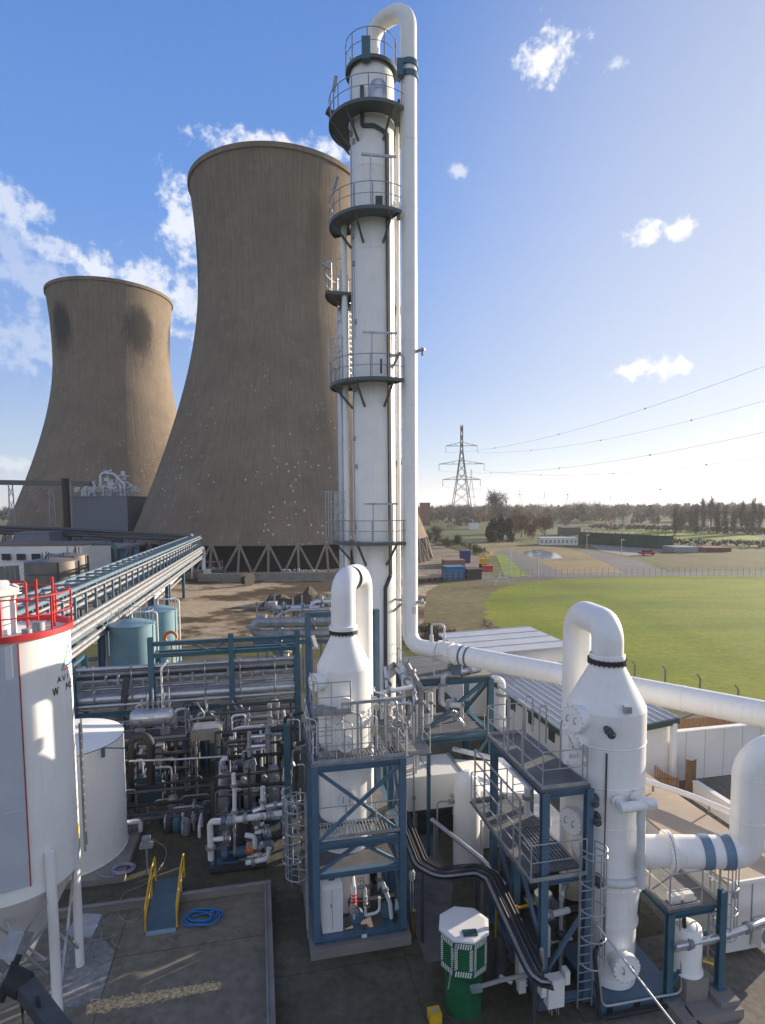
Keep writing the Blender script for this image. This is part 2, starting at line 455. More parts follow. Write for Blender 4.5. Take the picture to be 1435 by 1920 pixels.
gsc = wn.new('ShaderNodeVectorMath'); gsc.operation = 'SCALE'; wl.new(wh_.outputs['Result'], gsc.inputs[0]); gsc.inputs['Scale'].default_value = SKY_GAIN
gmx = wn.new('ShaderNodeMix'); gmx.data_type = 'RGBA'; gmx.inputs['Factor'].default_value = .86
wl.new(tint.outputs['Result'], gmx.inputs['A']); wl.new(gsc.outputs['Vector'], gmx.inputs['B'])
cm = wn.new('ShaderNodeMix'); cm.data_type = 'RGBA'
cm.inputs['B'].default_value = (4.5, 4.5, 4.55, 1)
wl.new(total, cm.inputs['Factor']); wl.new(gmx.outputs['Result'], cm.inputs['A'])
wl.new(cm.outputs['Result'], bg.inputs['Color'])
scene.view_settings.view_transform = 'Standard'; scene.view_settings.look = 'None'
scene.view_settings.exposure = 1.02; scene.view_settings.gamma = 1.0

# ================================================================= ground
def sheet(name, pts, z, material):
    mb = MB(); mb.poly([Vector((p[0], p[1], z)) for p in pts])
    return mb.build(name, material, None, smooth=False, origin=(0, 0, 0), kind='structure')
def zone_mat(name, cols, scale, stretch=(1, 1, 1), bump=0.2, bscale=8, rough=0.95, detail=8, rot=0.0, spec=0.2, joints=0):
    mt = bpy.data.materials.new(name); t, N, L, b = nt(mt)
    tc = N.new('ShaderNodeTexCoord'); mp = N.new('ShaderNodeMapping'); mp.inputs['Scale'].default_value = stretch
    mp.inputs['Rotation'].default_value = (0, 0, rot)
    L.new(tc.outputs['Object'], mp.inputs['Vector'])
    n = N.new('ShaderNodeTexNoise'); n.inputs['Scale'].default_value = scale; n.inputs['Detail'].default_value = detail; n.inputs['Roughness'].default_value = 0.62
    L.new(mp.outputs['Vector'], n.inputs['Vector'])
    cr = N.new('ShaderNodeValToRGB'); el = cr.color_ramp.elements
    while len(el) < len(cols): el.new(0.5)
    for e, (p, c) in zip(el, cols): e.position = p; e.color = (*c, 1)
    L.new(n.outputs['Fac'], cr.inputs['Fac'])
    n2 = N.new('ShaderNodeTexNoise'); n2.inputs['Scale'].default_value = bscale; n2.inputs['Detail'].default_value = 5
    L.new(tc.outputs['Object'], n2.inputs['Vector'])
    mx = N.new('ShaderNodeMix'); mx.data_type = 'RGBA'; mx.blend_type = 'MULTIPLY'; mx.inputs['Factor'].default_value = 0.5
    L.new(cr.outputs['Color'], mx.inputs['A'])
    m3 = N.new('ShaderNodeMapRange'); m3.inputs['From Min'].default_value = .25; m3.inputs['From Max'].default_value = .75; m3.inputs['To Min'].default_value = 0.45; m3.inputs['To Max'].default_value = 1.5
    L.new(n2.outputs['Fac'], m3.inputs['Value']); L.new(m3.outputs['Result'], mx.inputs['B'])
    outc = mx.outputs['Result']
    if joints:
        mpj = N.new('ShaderNodeMapping'); mpj.inputs['Rotation'].default_value = (0, 0, -GA); L.new(tc.outputs['Object'], mpj.inputs['Vector'])
        br = N.new('ShaderNodeTexBrick'); br.offset = 0.0; br.inputs['Scale'].default_value = 1.0; br.inputs['Brick Width'].default_value = joints; br.inputs['Row Height'].default_value = joints * .8; br.inputs['Mortar Size'].default_value = .018
        L.new(mpj.outputs['Vector'], br.inputs['Vector'])
        mj = N.new('ShaderNodeMix'); mj.data_type = 'RGBA'; mj.inputs['B'].default_value = (.03, .028, .02, 1)
        fj = N.new('ShaderNodeMath'); fj.operation = 'MULTIPLY'; fj.inputs[1].default_value = .6; L.new(br.outputs['Fac'], fj.inputs[0]); L.new(fj.outputs[0], mj.inputs['Factor']); L.new(outc, mj.inputs['A'])
        # dark oil and damp spots
        no = N.new('ShaderNodeTexNoise'); no.inputs['Scale'].default_value = .9; no.inputs['Detail'].default_value = 7; no.inputs['Roughness'].default_value = .7; L.new(tc.outputs['Object'], no.inputs['Vector'])
        ro = N.new('ShaderNodeMapRange'); ro.inputs['From Min'].default_value = .58; ro.inputs['From Max'].default_value = .72; ro.inputs['To Max'].default_value = .6; L.new(no.outputs['Fac'], ro.inputs['Value'])
        mo = N.new('ShaderNodeMix'); mo.data_type = 'RGBA'; mo.inputs['B'].default_value = (.035, .035, .02, 1); L.new(ro.outputs['Result'], mo.inputs['Factor']); L.new(mj.outputs['Result'], mo.inputs['A'])
        outc = mo.outputs['Result']
    L.new(outc, b.inputs['Base Color'])
    b.inputs['Roughness'].default_value = rough; b.inputs['Specular IOR Level'].default_value = spec
    bp = N.new('ShaderNodeBump'); bp.inputs['Strength'].default_value = bump; bp.inputs['Distance'].default_value = 0.1
    L.new(n2.outputs['Fac'], bp.inputs['Height']); L.new(bp.outputs['Normal'], b.inputs['Normal'])
    return mt
G_LAND = zone_mat('rough_grassland', [(.3, (.07, .085, .022)), (.5, (.105, .11, .035)), (.7, (.14, .12, .055))], 0.02, bscale=.5)
G_YARD = zone_mat('stained_concrete_yard', [(.3, (.042, .040, .022)), (.43, (.068, .063, .039)), (.58, (.105, .097, .07)), (.75, (.16, .148, .115))], 0.22, bscale=4, bump=.15, rough=.8, spec=.35, joints=4.5)
G_BUND = zone_mat('smooth_wet_concrete', [(.3, (.16, .143, .105)), (.7, (.225, .20, .15))], 0.25, bscale=3, bump=.08, rough=.75, spec=.35, joints=5.0)
G_DIRT = zone_mat('patchy_bare_earth', [(.44, (.07, .048, .028)), (.50, (.12, .088, .052)), (.545, (.36, .28, .19)), (.7, (.47, .375, .27))], 0.07, stretch=(1, 1.3, 1), bscale=1.2, bump=.4, rot=.5)
G_FIELD = zone_mat('mown_grass_field', [(.3, (.10, .145, .006)), (.46, (.155, .20, .008)), (.56, (.20, .225, .012)), (.75, (.25, .235, .018))], 0.05, stretch=(.5, 1.4, 1), bscale=1.5, bump=.3, rot=-.1)
G_ROUGH = zone_mat('worn_brown_grass', [(.3, (.10, .10, .03)), (.5, (.16, .135, .06)), (.7, (.20, .16, .085))], 0.06, bscale=.8, bump=.4)
G_TAN = zone_mat('sandy_waste_ground', [(.35, (.15, .14, .05)), (.47, (.24, .175, .08)), (.65, (.30, .22, .115))], 0.03, bscale=.6)
G_ROAD = zone_mat('grey_tarmac', [(.3, (.12, .12, .12)), (.7, (.17, .165, .16))], 0.05, bscale=2)
G_PALE = zone_mat('pale_car_park_tarmac', [(.3, (.22, .21, .20)), (.7, (.28, .265, .25))], 0.05, bscale=.8)
G_BRITE = zone_mat('bright_green_pasture', [(.3, (.11, .16, .02)), (.7, (.22, .28, .03))], 0.01, stretch=(.3, 2, 1), bscale=.3)
S_ = 7000
sheet('ground', [(-S_, -3000), (S_, -3000), (S_, 9500), (-S_, 9500)], 0.0, G_LAND)
sheet('yard', [P(-60, -20), P(60, -20), P(60, 46), P(-10, 62), P(-60, 75)], 0.012, G_YARD)
def psheet(name, px, z, material): return sheet(name, [gz(x, y, 0) for x, y in px], z, material)
psheet('dirt_yard', [(300, 1215), (316, 1100), (330, 1086), (560, 1083), (860, 1076), (800, 1110), (790, 1200)], 0.02, G_DIRT)
psheet('works_yard', [(-900, 1150), (-400, 1020), (60, 1000), (330, 1000), (760, 1010), (795, 1015), (905, 1046), (930, 1090), (330, 1089), (300, 1215)], 0.016, zone_mat('works_yard_earth', [(.35, (.12, .10, .075)), (.5, (.22, .18, .13)), (.65, (.32, .26, .20))], 0.05, bscale=.8))
fp = []
for k in range(40):
    t = PI * 2 * k / 40
    fp.append((1290 + 395 * math.cos(t) * (1 + 0.0), 1200 + 122 * math.sin(t) * (1.02 if math.sin(t) > 0 else 1.0)))
fpw = [gz(x, y, 0) for x, y in [(1900, 1082), (1435, 1078), (1200, 1081), (1050, 1086), (960, 1097), (922, 1112), (908, 1134), (915, 1158), (940, 1182), (985, 1206), (1050, 1232), (1130, 1258), (1220, 1280), (1330, 1304), (1440, 1325), (1700, 1400), (2400, 1500)]]
rj = random.Random(4); fj = []
for i in range(len(fpw)):
    p, q = fpw[i], fpw[(i + 1) % len(fpw)]
    for k in range(8): fj.append(p.lerp(q, k / 8) + (Vector((rj.uniform(-.7, .7), rj.uniform(-.7, .7), 0)) if (p - q).length < 120 else Vector((0, 0, 0))))
sheet('field', fj, 0.024, G_FIELD)
sheet('field_margin', [gz(x, y, 0) for x, y in [(788, 1084), (930, 1086), (1030, 1082), (1440, 1073), (1900, 1074), (2600, 1500), (1500, 1375), (1200, 1300), (1000, 1235), (900, 1215), (780, 1205)]], 0.018, G_ROUGH)
psheet('waste_ground', [(905, 1046), (880, 1020), (905, 1012), (1010, 1022), (1130, 1040), (1190, 1062), (1180, 1078), (1060, 1080), (985, 1058), (935, 1040)], 0.03, G_TAN)
psheet('access_road', [(925, 1036), (945, 1030), (985, 1040), (1060, 1076), (1435, 1070), (1435, 1077), (1000, 1086), (930, 1092), (850, 1086), (990, 1082), (960, 1060)], 0.034, G_ROAD)
psheet('road_verge', [(930, 1040), (946, 1040), (992, 1080), (965, 1083), (945, 1080)], 0.038, G_BRITE)
psheet('asphalt_path', [(752, 1548), (800, 1540), (850, 1660), (838, 1800), (800, 1808), (772, 1730)], .02, G_ROAD)
sheet('concrete_apron', [P(7.4, 6), P(40, 6), P(40, 26.8), P(14, 26.8), P(14, 17), P(9.9, 17), P(9.9, 14.4), P(7.4, 14.4)], .022, zone_mat('grey_brown_concrete', [(.3, (.13, .12, .10)), (.7, (.20, .185, .155))], .3, bscale=4, bump=.1, rough=.8, joints=4.0))
psheet('puddle', [(985, 1034), (1010, 1030), (1040, 1036), (1055, 1046), (1020, 1050), (1000, 1044), (980, 1042)], 0.04, mat('standing_water', (.12, .14, .17), 0.08, var=.1, spec=.6))
psheet('car_park', [(1100, 1020), (1245, 1030), (1250, 1034), (1195, 1045), (1130, 1034)], 0.03, G_PALE)
psheet('estate_road', [(1080, 1030), (1105, 1032), (1190, 1050), (1260, 1076), (1180, 1078), (1120, 1048)], 0.036, G_ROAD)
psheet('far_pasture', [(1130, 992), (1240, 993), (1400, 1002), (1440, 1012), (1330, 1020), (1200, 1004)], 0.05, G_BRITE)
psheet('pasture', [(800, 990), (915, 992), (920, 1012), (850, 1013), (800, 1008)], 0.05, zone_mat('dull_green_pasture', [(.3, (.05, .085, .02)), (.7, (.09, .12, .03))], 0.02, bscale=.3))
psheet('brown_verge', [(1200, 1046), (1270, 1038), (1440, 1044), (1440, 1072), (1262, 1074)], 0.03, zone_mat('brown_rough_grass', [(.3, (.075, .085, .025)), (.7, (.13, .11, .045))], 0.03, bscale=.4))
# distant rise of land
mb = MB(); rr = random.Random(3)
for (y0, hgt, sc) in ((2600, 9, .004), (4200, 17, .0023)):
    n = 90; xs = [-6500 + 13000 * k / n for k in range(n + 1)]
    hs = [hgt * (0.55 + 0.45 * math.sin(x * sc + y0) * math.sin(x * sc * .37 + 1)) + rr.uniform(-1, 1) for x in xs]
    for k in range(n):
        x0, x1, h0, h1 = xs[k], xs[k + 1], hs[k], hs[k + 1]
        mb.poly([(x0, y0 - 700, -1), (x1, y0 - 700, -1), (x1, y0, h1), (x0, y0, h0)])
        mb.poly([(x0, y0, h0), (x1, y0, h1), (x1, y0 + 900, -1), (x0, y0 + 900, -1)])
mb.build('hills', zone_mat('distant_hill', [(.3, (.05, .06, .03)), (.7, (.09, .095, .05))], 0.004, bscale=.05), None, origin=(0, 0, 0), kind='structure')

# ================================================================= cooling towers
def tower_mat(patches):
    mt = bpy.data.materials.new('weathered_concrete_shell'); t, N, L, b = nt(mt)
    tc = N.new('ShaderNodeTexCoord'); sp = N.new('ShaderNodeSeparateXYZ'); L.new(tc.outputs['Object'], sp.inputs[0])
    def M(op, a, b_=None, c=None):
        n = N.new('ShaderNodeMath'); n.operation = op
        for i, x in enumerate((a, b_, c)):
            if x is None: continue
            if isinstance(x, (int, float)): n.inputs[i].default_value = x
            else: L.new(x, n.inputs[i])
        return n.outputs[0]
    ang = M('ARCTAN2', sp.outputs['Y'], sp.outputs['X'])
    cv = N.new('ShaderNodeCombineXYZ')
    L.new(M('MULTIPLY', M('COSINE', ang), 30.0), cv.inputs[0]); L.new(M('MULTIPLY', M('SINE', ang), 30.0), cv.inputs[1]); L.new(M('MULTIPLY', sp.outputs['Z'], 0.035), cv.inputs[2])
    def noise(vec, sc, det=6, ro=.6):
        n = N.new('ShaderNodeTexNoise'); n.inputs['Scale'].default_value = sc; n.inputs['Detail'].default_value = det; n.inputs['Roughness'].default_value = ro
        L.new(vec, n.inputs['Vector']); return n.outputs['Fac']
    def rng(v, a, b_, c=0.0, d=1.0):
        n = N.new('ShaderNodeMapRange'); n.inputs['From Min'].default_value = a; n.inputs['From Max'].default_value = b_
        n.inputs['To Min'].default_value = c; n.inputs['To Max'].default_value = d; L.new(v, n.inputs['Value']); return n.outputs['Result']
    streak = noise(cv.outputs[0], 1.4, 8, .72)
    broad = noise(tc.outputs['Object'], 0.05, 5)
    def mix(f, a, b_):
        n = N.new('ShaderNodeMix'); n.data_type = 'RGBA'
        if isinstance(f, (int, float)): n.inputs['Factor'].default_value = f
        else: L.new(f, n.inputs['Factor'])
        for k, x in (('A', a), ('B', b_)):
            if isinstance(x, tuple): n.inputs[k].default_value = (*x, 1)
            else: L.new(x, n.inputs[k])
        return n.outputs['Result']
    c = mix(rng(broad, .3, .7), (.20, .157, .113), (.265, .21, .152))
    c = mix(rng(streak, .44, .72, 0, .36), c, (.12, .093, .07))
    c = mix(rng(noise(tc.outputs['Object'], .16, 7, .68), .45, .72, 0, .5), c, (.13, .105, .085))
    c = mix(rng(noise(cv.outputs[0], 6.0, 5, .7), .47, .7, 0, .6), c, (.10, .08, .06))
    c = mix(rng(noise(tc.outputs['Object'], .35, 6, .7), .55, .75, 0, .3), c, (.40, .33, .25))
    ln = M('FRACT', M('MULTIPLY', sp.outputs['Z'], 0.42))
    c = mix(M('MULTIPLY', M('LESS_THAN', ln, 0.07), 0.18), c, (.13, .10, .08))
    rib = M('FRACT', M('MULTIPLY', ang, 22.0))
    c = mix(M('MULTIPLY', M('LESS_THAN', rib, 0.06), 0.08), c, (.14, .11, .085))
    z = sp.outputs['Z']
    # dark algae drips below the rim
    top = M('MULTIPLY', rng(z, 80, 112), rng(streak, .38, .62))
    c = mix(M('MULTIPLY', top, .42), c, (.09, .075, .06))
    # soot patches under the rim, at given bearings
    for (pa, zc0, wd_, hh_, st_) in patches:
        df = M('WRAP', M('SUBTRACT', ang, math.radians(pa)), PI, -PI)
        hz = M('DIVIDE', M('SUBTRACT', z, zc0), hh_)
        ra = M('DIVIDE', df, wd_)
        fine = noise(cv.outputs[0], 9.0, 7, .75)
        low = M('MULTIPLY', rng(hz, .3, -1.0), M('SUBTRACT', fine, .5))
        e = M('ADD', M('SQRT', M('ADD', M('MULTIPLY', hz, hz), M('MULTIPLY', ra, ra))), M('ADD', M('MULTIPLY', M('SUBTRACT', fine, .5), 2.4), M('MULTIPLY', low, 5.0)))
        c = mix(rng(e, 1.06, .82, 0, st_), c, (.035, .033, .03))
    # white flecks of lime
    vo = N.new('ShaderNodeTexVoronoi'); vo.inputs['Scale'].default_value = .8
    mp = N.new('ShaderNodeMapping'); mp.inputs['Scale'].default_value = (1, 1, .5); L.new(tc.outputs['Object'], mp.inputs['Vector']); L.new(mp.outputs['Vector'], vo.inputs['Vector'])
    gate = M('MULTIPLY', M('GREATER_THAN', noise(tc.outputs['Object'], .07, 5, .7), .52), rng(z, 66, 20))
    fl = M('MULTIPLY', M('LESS_THAN', M('ADD', vo.outputs['Distance'], M('MULTIPLY', noise(tc.outputs['Object'], 2.0), .5)), .39), gate)
    c = mix(M('MULTIPLY', fl, .75), c, (.62, .6, .57))
    L.new(c, b.inputs['Base Color']); b.inputs['Roughness'].default_value = .95; b.inputs['Specular IOR Level'].default_value = .15
    bp = N.new('ShaderNodeBump'); bp.inputs['Strength'].default_value = .35; bp.inputs['Distance'].default_value = .4
    L.new(streak, bp.inputs['Height']); L.new(bp.outputs['Normal'], b.inputs['Normal'])
    return mt
TLEG = mat('tower_leg_concrete', (.24, .2, .16), .9, var=.2)
TDARK = mat('tower_inner_fill', (.02, .02, .02), .95)
def cooling_tower(x, y, zs, label, group, patches):
    TOWER = tower_mat(patches)
    t = thing('cooling_tower', (x, y, 0), label, 'cooling tower', group)
    zb, zt = 6.3, zs
    r0, rt, rb = 22.7, 24.2, 42.5; zth = zb + (zt - zb) * .75
    prof = []
    for k in range(41):
        z = zb + (zt - zb) * k / 40
        if z <= zth: r = math.sqrt(r0 ** 2 + (rb ** 2 - r0 ** 2) * ((zth - z) / (zth - zb)) ** 2)
        else: r = math.sqrt(r0 ** 2 + (rt ** 2 - r0 ** 2) * ((z - zth) / (zt - zth)) ** 2)
        prof.append((r, z))
    a = MB(); a.lathe((x, y, 0), prof + [(rt + .5, zt + .05), (rt + .5, zt + 1.3), (rt - .6, zt + 1.3), (rt - .6, zt - 1)] + [(r - .6, z) for r, z in prof[::-1][2:]] + [(rb - .6, zb), prof[0]], 128)
    a.build('shell', TOWER, t)
    c = MB(); c.lathe((x, y, 0), [(rb - 5, 0), (rb - 6, 14), (.1, 14.5)], 48); c.build('fill_pack', TDARK, t)
    nl = 40; first = None
    for k in range(nl):
        a0, a1, am = 2 * PI * k / nl, 2 * PI * (k + 1) / nl, 2 * PI * (k + .5) / nl
        def pt(an, r, z): return Vector((x + r * math.cos(an), y + r * math.sin(an), z))
        L = MB()
        L.tube([pt(a0, rb + 1.6, 0), pt(am, rb - .3, zb + .4)], .28, 6); L.tube([pt(a1, rb + 1.6, 0), pt(am, rb - .3, zb + .4)], .28, 6)
        L.beam(pt(am, rb + 1.2, 0) , pt(am, rb - .4, zb + .4), .5, .35)
        L.build('leg', TLEG, t)
    return t
CT1 = cooling_tower(-29.2, 175, 103.0, 'largest cooling tower, brown concrete, behind the tall white column', 'brown concrete cooling towers', [(-162, 82, .2, 10, .85), (-50, 84, .24, 9, .35)])
CT2 = cooling_tower(-114, 255, 102.0, 'smaller cooling tower further away with two black soot patches under its rim', 'brown concrete cooling towers', [(-119, 86, .25, 9.5, .95), (-40, 85, .27, 10.5, .96), (16, 86, .22, 9, .8)])

# thin winter haze in the air, far things pale
a = MB(); a.wbox((0, 3000, -1.2), 15000, 14000, 132)
hm_ = bpy.data.materials.new('winter_haze'); hm_.use_nodes = True; ht_ = hm_.node_tree
for n_ in list(ht_.nodes):
    if n_.type != 'OUTPUT_MATERIAL': ht_.nodes.remove(n_)
pv = ht_.nodes.new('ShaderNodeVolumePrincipled'); pv.inputs['Color'].default_value = (.9, .93, .97, 1); pv.inputs['Density'].default_value = HAZE; pv.inputs['Anisotropy'].default_value = .3
ht_.links.new(pv.outputs['Volume'], [n_ for n_ in ht_.nodes if n_.type == 'OUTPUT_MATERIAL'][0].inputs['Volume'])
if HAZE > 0: a.build('haze', hm_, None, smooth=False, origin=(0, 0, 0), kind='stuff', label='thin pale winter haze in the air over the fields', cat='haze')
# ================================================================= helpers for steel
def steel(root, posts=(), beams=(), braces=(), m_=BLUE, pw=0.22, bw=0.2, kw=0.1):
    for (u, v, z0, z1) in posts:
        a = MB(); a.ibeam(P(u, v, z0), P(u, v, z1), pw, pw, up=DV); a.wbox(P(u, v, z0 - .0) , pw * 1.7, pw * 1.7, .025, GA); a.build('post', m_, root)
    for (p, q) in beams:
        a = MB(); a.ibeam(P(*p), P(*q), bw, bw); a.build('beam', m_, root)
    for (p, q) in braces:
        a = MB(); a.beam(P(*p), P(*q), kw, kw); a.build('brace', m_, root)
def deck(root, u0, u1, v0, v1, z, m_=DECK, t=0.06, rail=None, toe=.12, edge=BLUE, name='platform', gate=0, holes=False, h=1.1):
    a = MB()
    if holes:       # open bar grating
        n = int((u1 - u0) / .11)
        for k in range(n + 1): a.ubox(u0 + (u1 - u0) * k / n - .014, u0 + (u1 - u0) * k / n + .014, v0, v1, z - t, z)
        n = int((v1 - v0) / .45)
        for k in range(n + 1): a.ubox(u0, u1, v0 + (v1 - v0) * k / n - .01, v0 + (v1 - v0) * k / n + .01, z - t + .008, z - .008)
    else: a.ubox(u0, u1, v0, v1, z - t, z)
    o = a.build(name, m_, root)
    if rail:
        b = MB()
        for seg in rail: handrail(b, [P(u, v, z) for u, v in seg], h=h, toe=toe)
        b.build('handrail', GALV, o)
    return o

# ================================================================= tall white column
CXc, CYc, CRc = -0.41, 31.5, 1.14
CC = Vector((CXc, CYc, 0))
def zc(y, d=31.5, x=700): return at(x, y, d).z
tc_ = thing('distillation_column', CC, 'tall slender white column with ring platforms, topped by a gooseneck', 'column')
zt = zc(103, 31.0)
a = MB()
a.lathe(CC, [(1.5, 0), (1.5, .5), (1.2, .9), (CRc, 1.2)] + [(CRc, zz) for zz in (5, 10, 15, 20, 25, 30, zt - 1.0)] + [(CRc * .98, zt - .9), (CRc * .9, zt - .35), (CRc * .7, zt - .1), (.45, zt), (0.02, zt + .02)], 56)
a.build('shell', WHITE, tc_)
a = MB()
for zz in (zc(640), zc(820), zc(480), zc(1100), zc(330)): a.lathe(CC, [(CRc + .012, zz - .03), (CRc + .012, zz + .03)], 56)
a.build('seam_band', WHITE2, tc_)
def cp(px, off=0.06, z=0):      # point on the near face of the column under photo column px
    s_ = max(-1, min(1, (px - 700) / 40.0)); r = CRc + off
    return Vector((CXc + r * s_, CYc - r * math.sqrt(1 - s_ * s_), z))
def ring_platform(y_front, r_out, a0, a1, name='ring_platform', rail=True, d_front=None, tilt=0, gapr=.04, brk=(), h=1.1):
    z = at(690, y_front, CYc - r_out).z if d_front is None else at(690, y_front, d_front).z
    a0, a1 = math.radians(a0), math.radians(a1)
    n = max(8, int((a1 - a0) / .13))
    m_ = MB(); ri = CRc + gapr
    full = a1 - a0 > 6.2
    m_.lathe(CC, [(ri, z), (r_out, z), (r_out, z - .16), (r_out - .05, z - .16), (r_out - .05, z - .05), (ri, z - .05), (ri, z)], n, a0=a0, a1=a1)
    if not full:
        for an in (a0, a1):
            d = Vector((math.cos(an), math.sin(an), 0)); m_.beam(CC + d * ri + DZ * (z - .08), CC + d * r_out + DZ * (z - .08), .04, .16)
    o = m_.build(name, PLATF, tc_)
    if rail:
        b = MB(); pts = [CC + Vector((math.cos(a0 + (a1 - a0) * k / n) * (r_out - .03), math.sin(a0 + (a1 - a0) * k / n) * (r_out - .03), z)) for k in range(n + 1)]
        up = DZ * h
        b.tube([p + up for p in pts], .022, 6); b.tube([p + up * .52 for p in pts], .018, 6)
        st = max(2, round(.85 / ((a1 - a0) * r_out / n)))
        for k in range(0, n + 1, st): b.beam(pts[k], pts[k] + up, .05, .05)
        b.build('handrail', GALVD, o)
    b = MB()
    for an in brk:
        d = Vector((math.cos(math.radians(an)), math.sin(math.radians(an)), 0))
        b.beam(CC + d * (r_out - .12) + DZ * (z - .14), CC + d * (CRc + .02) + DZ * (z - 1.25), .09, .09)
    if brk: b.build('bracket', PLATF, o)
    return o, z
top_o, z_top = ring_platform(100, 1.32, -250, 100, 'top_platform', gapr=-.1, d_front=30.2, h=1.25)
p1o, z1 = ring_platform(181, 2.2, -250, 109, brk=(-60, -125, -160, 170))
p2o, z2 = ring_platform(383, 2.25, -205, -50, brk=(-62, -113, -160))
p3o, z3 = ring_platform(705, 2.3, -205, -48, brk=(-62, -113, -160))
p4o, z4 = ring_platform(1018, 2.25, -205, -40, brk=(-58, -113, -160))
s1o, zs1 = ring_platform(548, 2.5, -215, -165, d_front=31.2)
s2o, zs2 = ring_platform(575, 1.95, 15, 70, d_front=32); s3o, zs3 = ring_platform(865, 1.95, 15, 70, d_front=32)
# davits over the platforms
for yy, zz in ((300, z2), (628, z3), (945, z4)):
    a = MB(); zt_ = zc(yy, 30.1)
    p, q = cp(699, .75), cp(720, .75)
    for w in (p, q): a.beam(Vector((w.x, w.y, zz)), Vector((w.x, w.y, zt_)), .055, .055)
    a.beam(Vector((p.x - .45, p.y, zt_)), Vector((q.x + .25, q.y, zt_)), .1, .1)
    a.build('davit', GALV, tc_)
# cable tray with its jogs
a = MB()
tr = [cp(685, .08, zc(190)), cp(685, .08, zc(262)), cp(704, .08, zc(264)), cp(725, .08, zc(272)), cp(727, .08, zc(1075)), cp(718, .08, zc(1098)), cp(717, .08, zc(1300)), cp(717, .08, 5.0)]
for i in range(len(tr) - 1):
    d = ((tr[i] + tr[i + 1]) / 2 - CC); d.z = 0
    a.beam(tr[i], tr[i + 1], .17, .1, up=d)
a.build('cable_tray', DGREY, tc_)
a = MB(); a.tube(fillet([cp(740, .16, zc(225)), cp(740, .16, 6)], .1), .1, 8); a.build('riser_pipe', WHITE, tc_)
a = MB(); q = at(648, 700, 31.3)
a.tube(fillet([Vector((CXc, CYc - 1, zc(418))), Vector((q.x, q.y, zc(418))), Vector((q.x, q.y, 6))], .3), .15, 10); a.build('riser_pipe', WHITE, tc_)
a = MB(); q = at(642, 900, 32.4); a.tube(fillet([Vector((CXc, 32.4, zs1 - .35)), Vector((q.x, 32.4, zs1 - .35)), Vector((q.x, 32.4, 4))], .4), .2, 10); a.build('riser_pipe', LAGG, tc_)
a = MB(); q = at(637, 900, 32.5); a.cyl(Vector((q.x, 32.6, zc(700))), Vector((q.x, 32.6, 4)), .07, n=8); a.build('riser_pipe', GALV, tc_)
a = MB(); a.tube([cp(664, .04, zc(290)), cp(664, .04, zc(1000))], .02, 5); a.tube([cp(668, .04, zc(360)), cp(668, .04, zc(640))], .015, 5); a.build('conduit', GALVD, tc_)
a = MB()
for yy in (250, 268, 286, 458, 508, 615, 740, 828, 880, 990): a.wbox(cp(663 + (yy % 7), .02, zc(yy)), .14, .14, .22)
a.build('junction_box', GALVD, tc_)
# ladders behind the right-hand side
ladder(tc_, CC + Vector((1.28, .85, z4 + 0)), z2, (.85, .5, 0), cage_from=.4)
ladder(tc_, CC + Vector((1.28, .85, 6.6)), z4, (.85, .5, 0), cage_from=2.3)
ladder(tc_, CC + Vector((1.28, .85, z2)), z1, (.85, .5, 0), cage_from=1.0)
ladder(tc_, CC + Vector((-1.25, .6, z3)), zs1, (-.9, .4, 0), cage_from=.3); ladder(tc_, CC + Vector((-1.9, -.6, z4)), z4 + 1.5, (-.9, -.4, 0), cage_from=.2)
# top gear
a = MB(); a.wbox(cp(693, .2, zc(150)), .42, .3, zc(110) - zc(150)); a.build('blue_cabinet', TEAL, tc_)
a = MB(); q = cp(708, .55, z1); a.lathe(q, [(.42, 0), (.42, .75), (.36, .95), (.2, 1.05), (0.02, 1.08)], 18); a.build('seal_pot', LAGG, tc_)
a = MB(); q = cp(690, .3, z2); a.wbox(cp(709, .4, z2 + .2), .35, .3, .5); a.wbox(cp(710, .45, z3 + .3), .1, .1, .7); a.build('control_box', DGREY, tc_)
a = MB()
for (yy, zz) in ((175, z1), (360, z2)):
    for k in range(4):
        q = CC + Vector((1.35 + .1 * k, .15 * k - .3, zz + .2 + .25 * k)); a.wbox(q, .2, .2, .3)
a.tube([CC + Vector((1.3, -.5, z1 + .9)), CC + Vector((1.9, -.5, z1 + .9))], .08, 8)
a.build('valve_set', DGREY, tc_)
def floodlight(pole_base, hgt, head_dir, parent):
    a = MB(); a.cyl(pole_base, pole_base + DZ * hgt, .035, n=6); o = a.build('lamp_pole', GALVD, parent)
    b = MB(); c = pole_base + DZ * hgt; b.beam(c, c + Vector(head_dir) * .75, .16, .1); b.build('lamp_head', GALV, o)
floodlight(Vector((at(626, 210, 31.2).x, 31.2, z1)), 1.5, (.2, -.3, .8), p1o)
floodlight(Vector((at(626, 380, 31.2).x, 31.2, z2)), 1.7, (.3, -.3, .7), p2o)
floodlight(Vector((at(622, 540, 31.6).x, 31.6, zs1)), 1.3, (-.6, -.3, .3), s1o)
a = MB(); q = at(613, 207, 30.9); a.beam(q, q + Vector((.4, .1, -.25)), .3, .22); a.build('floodlight', DGREY, p1o)
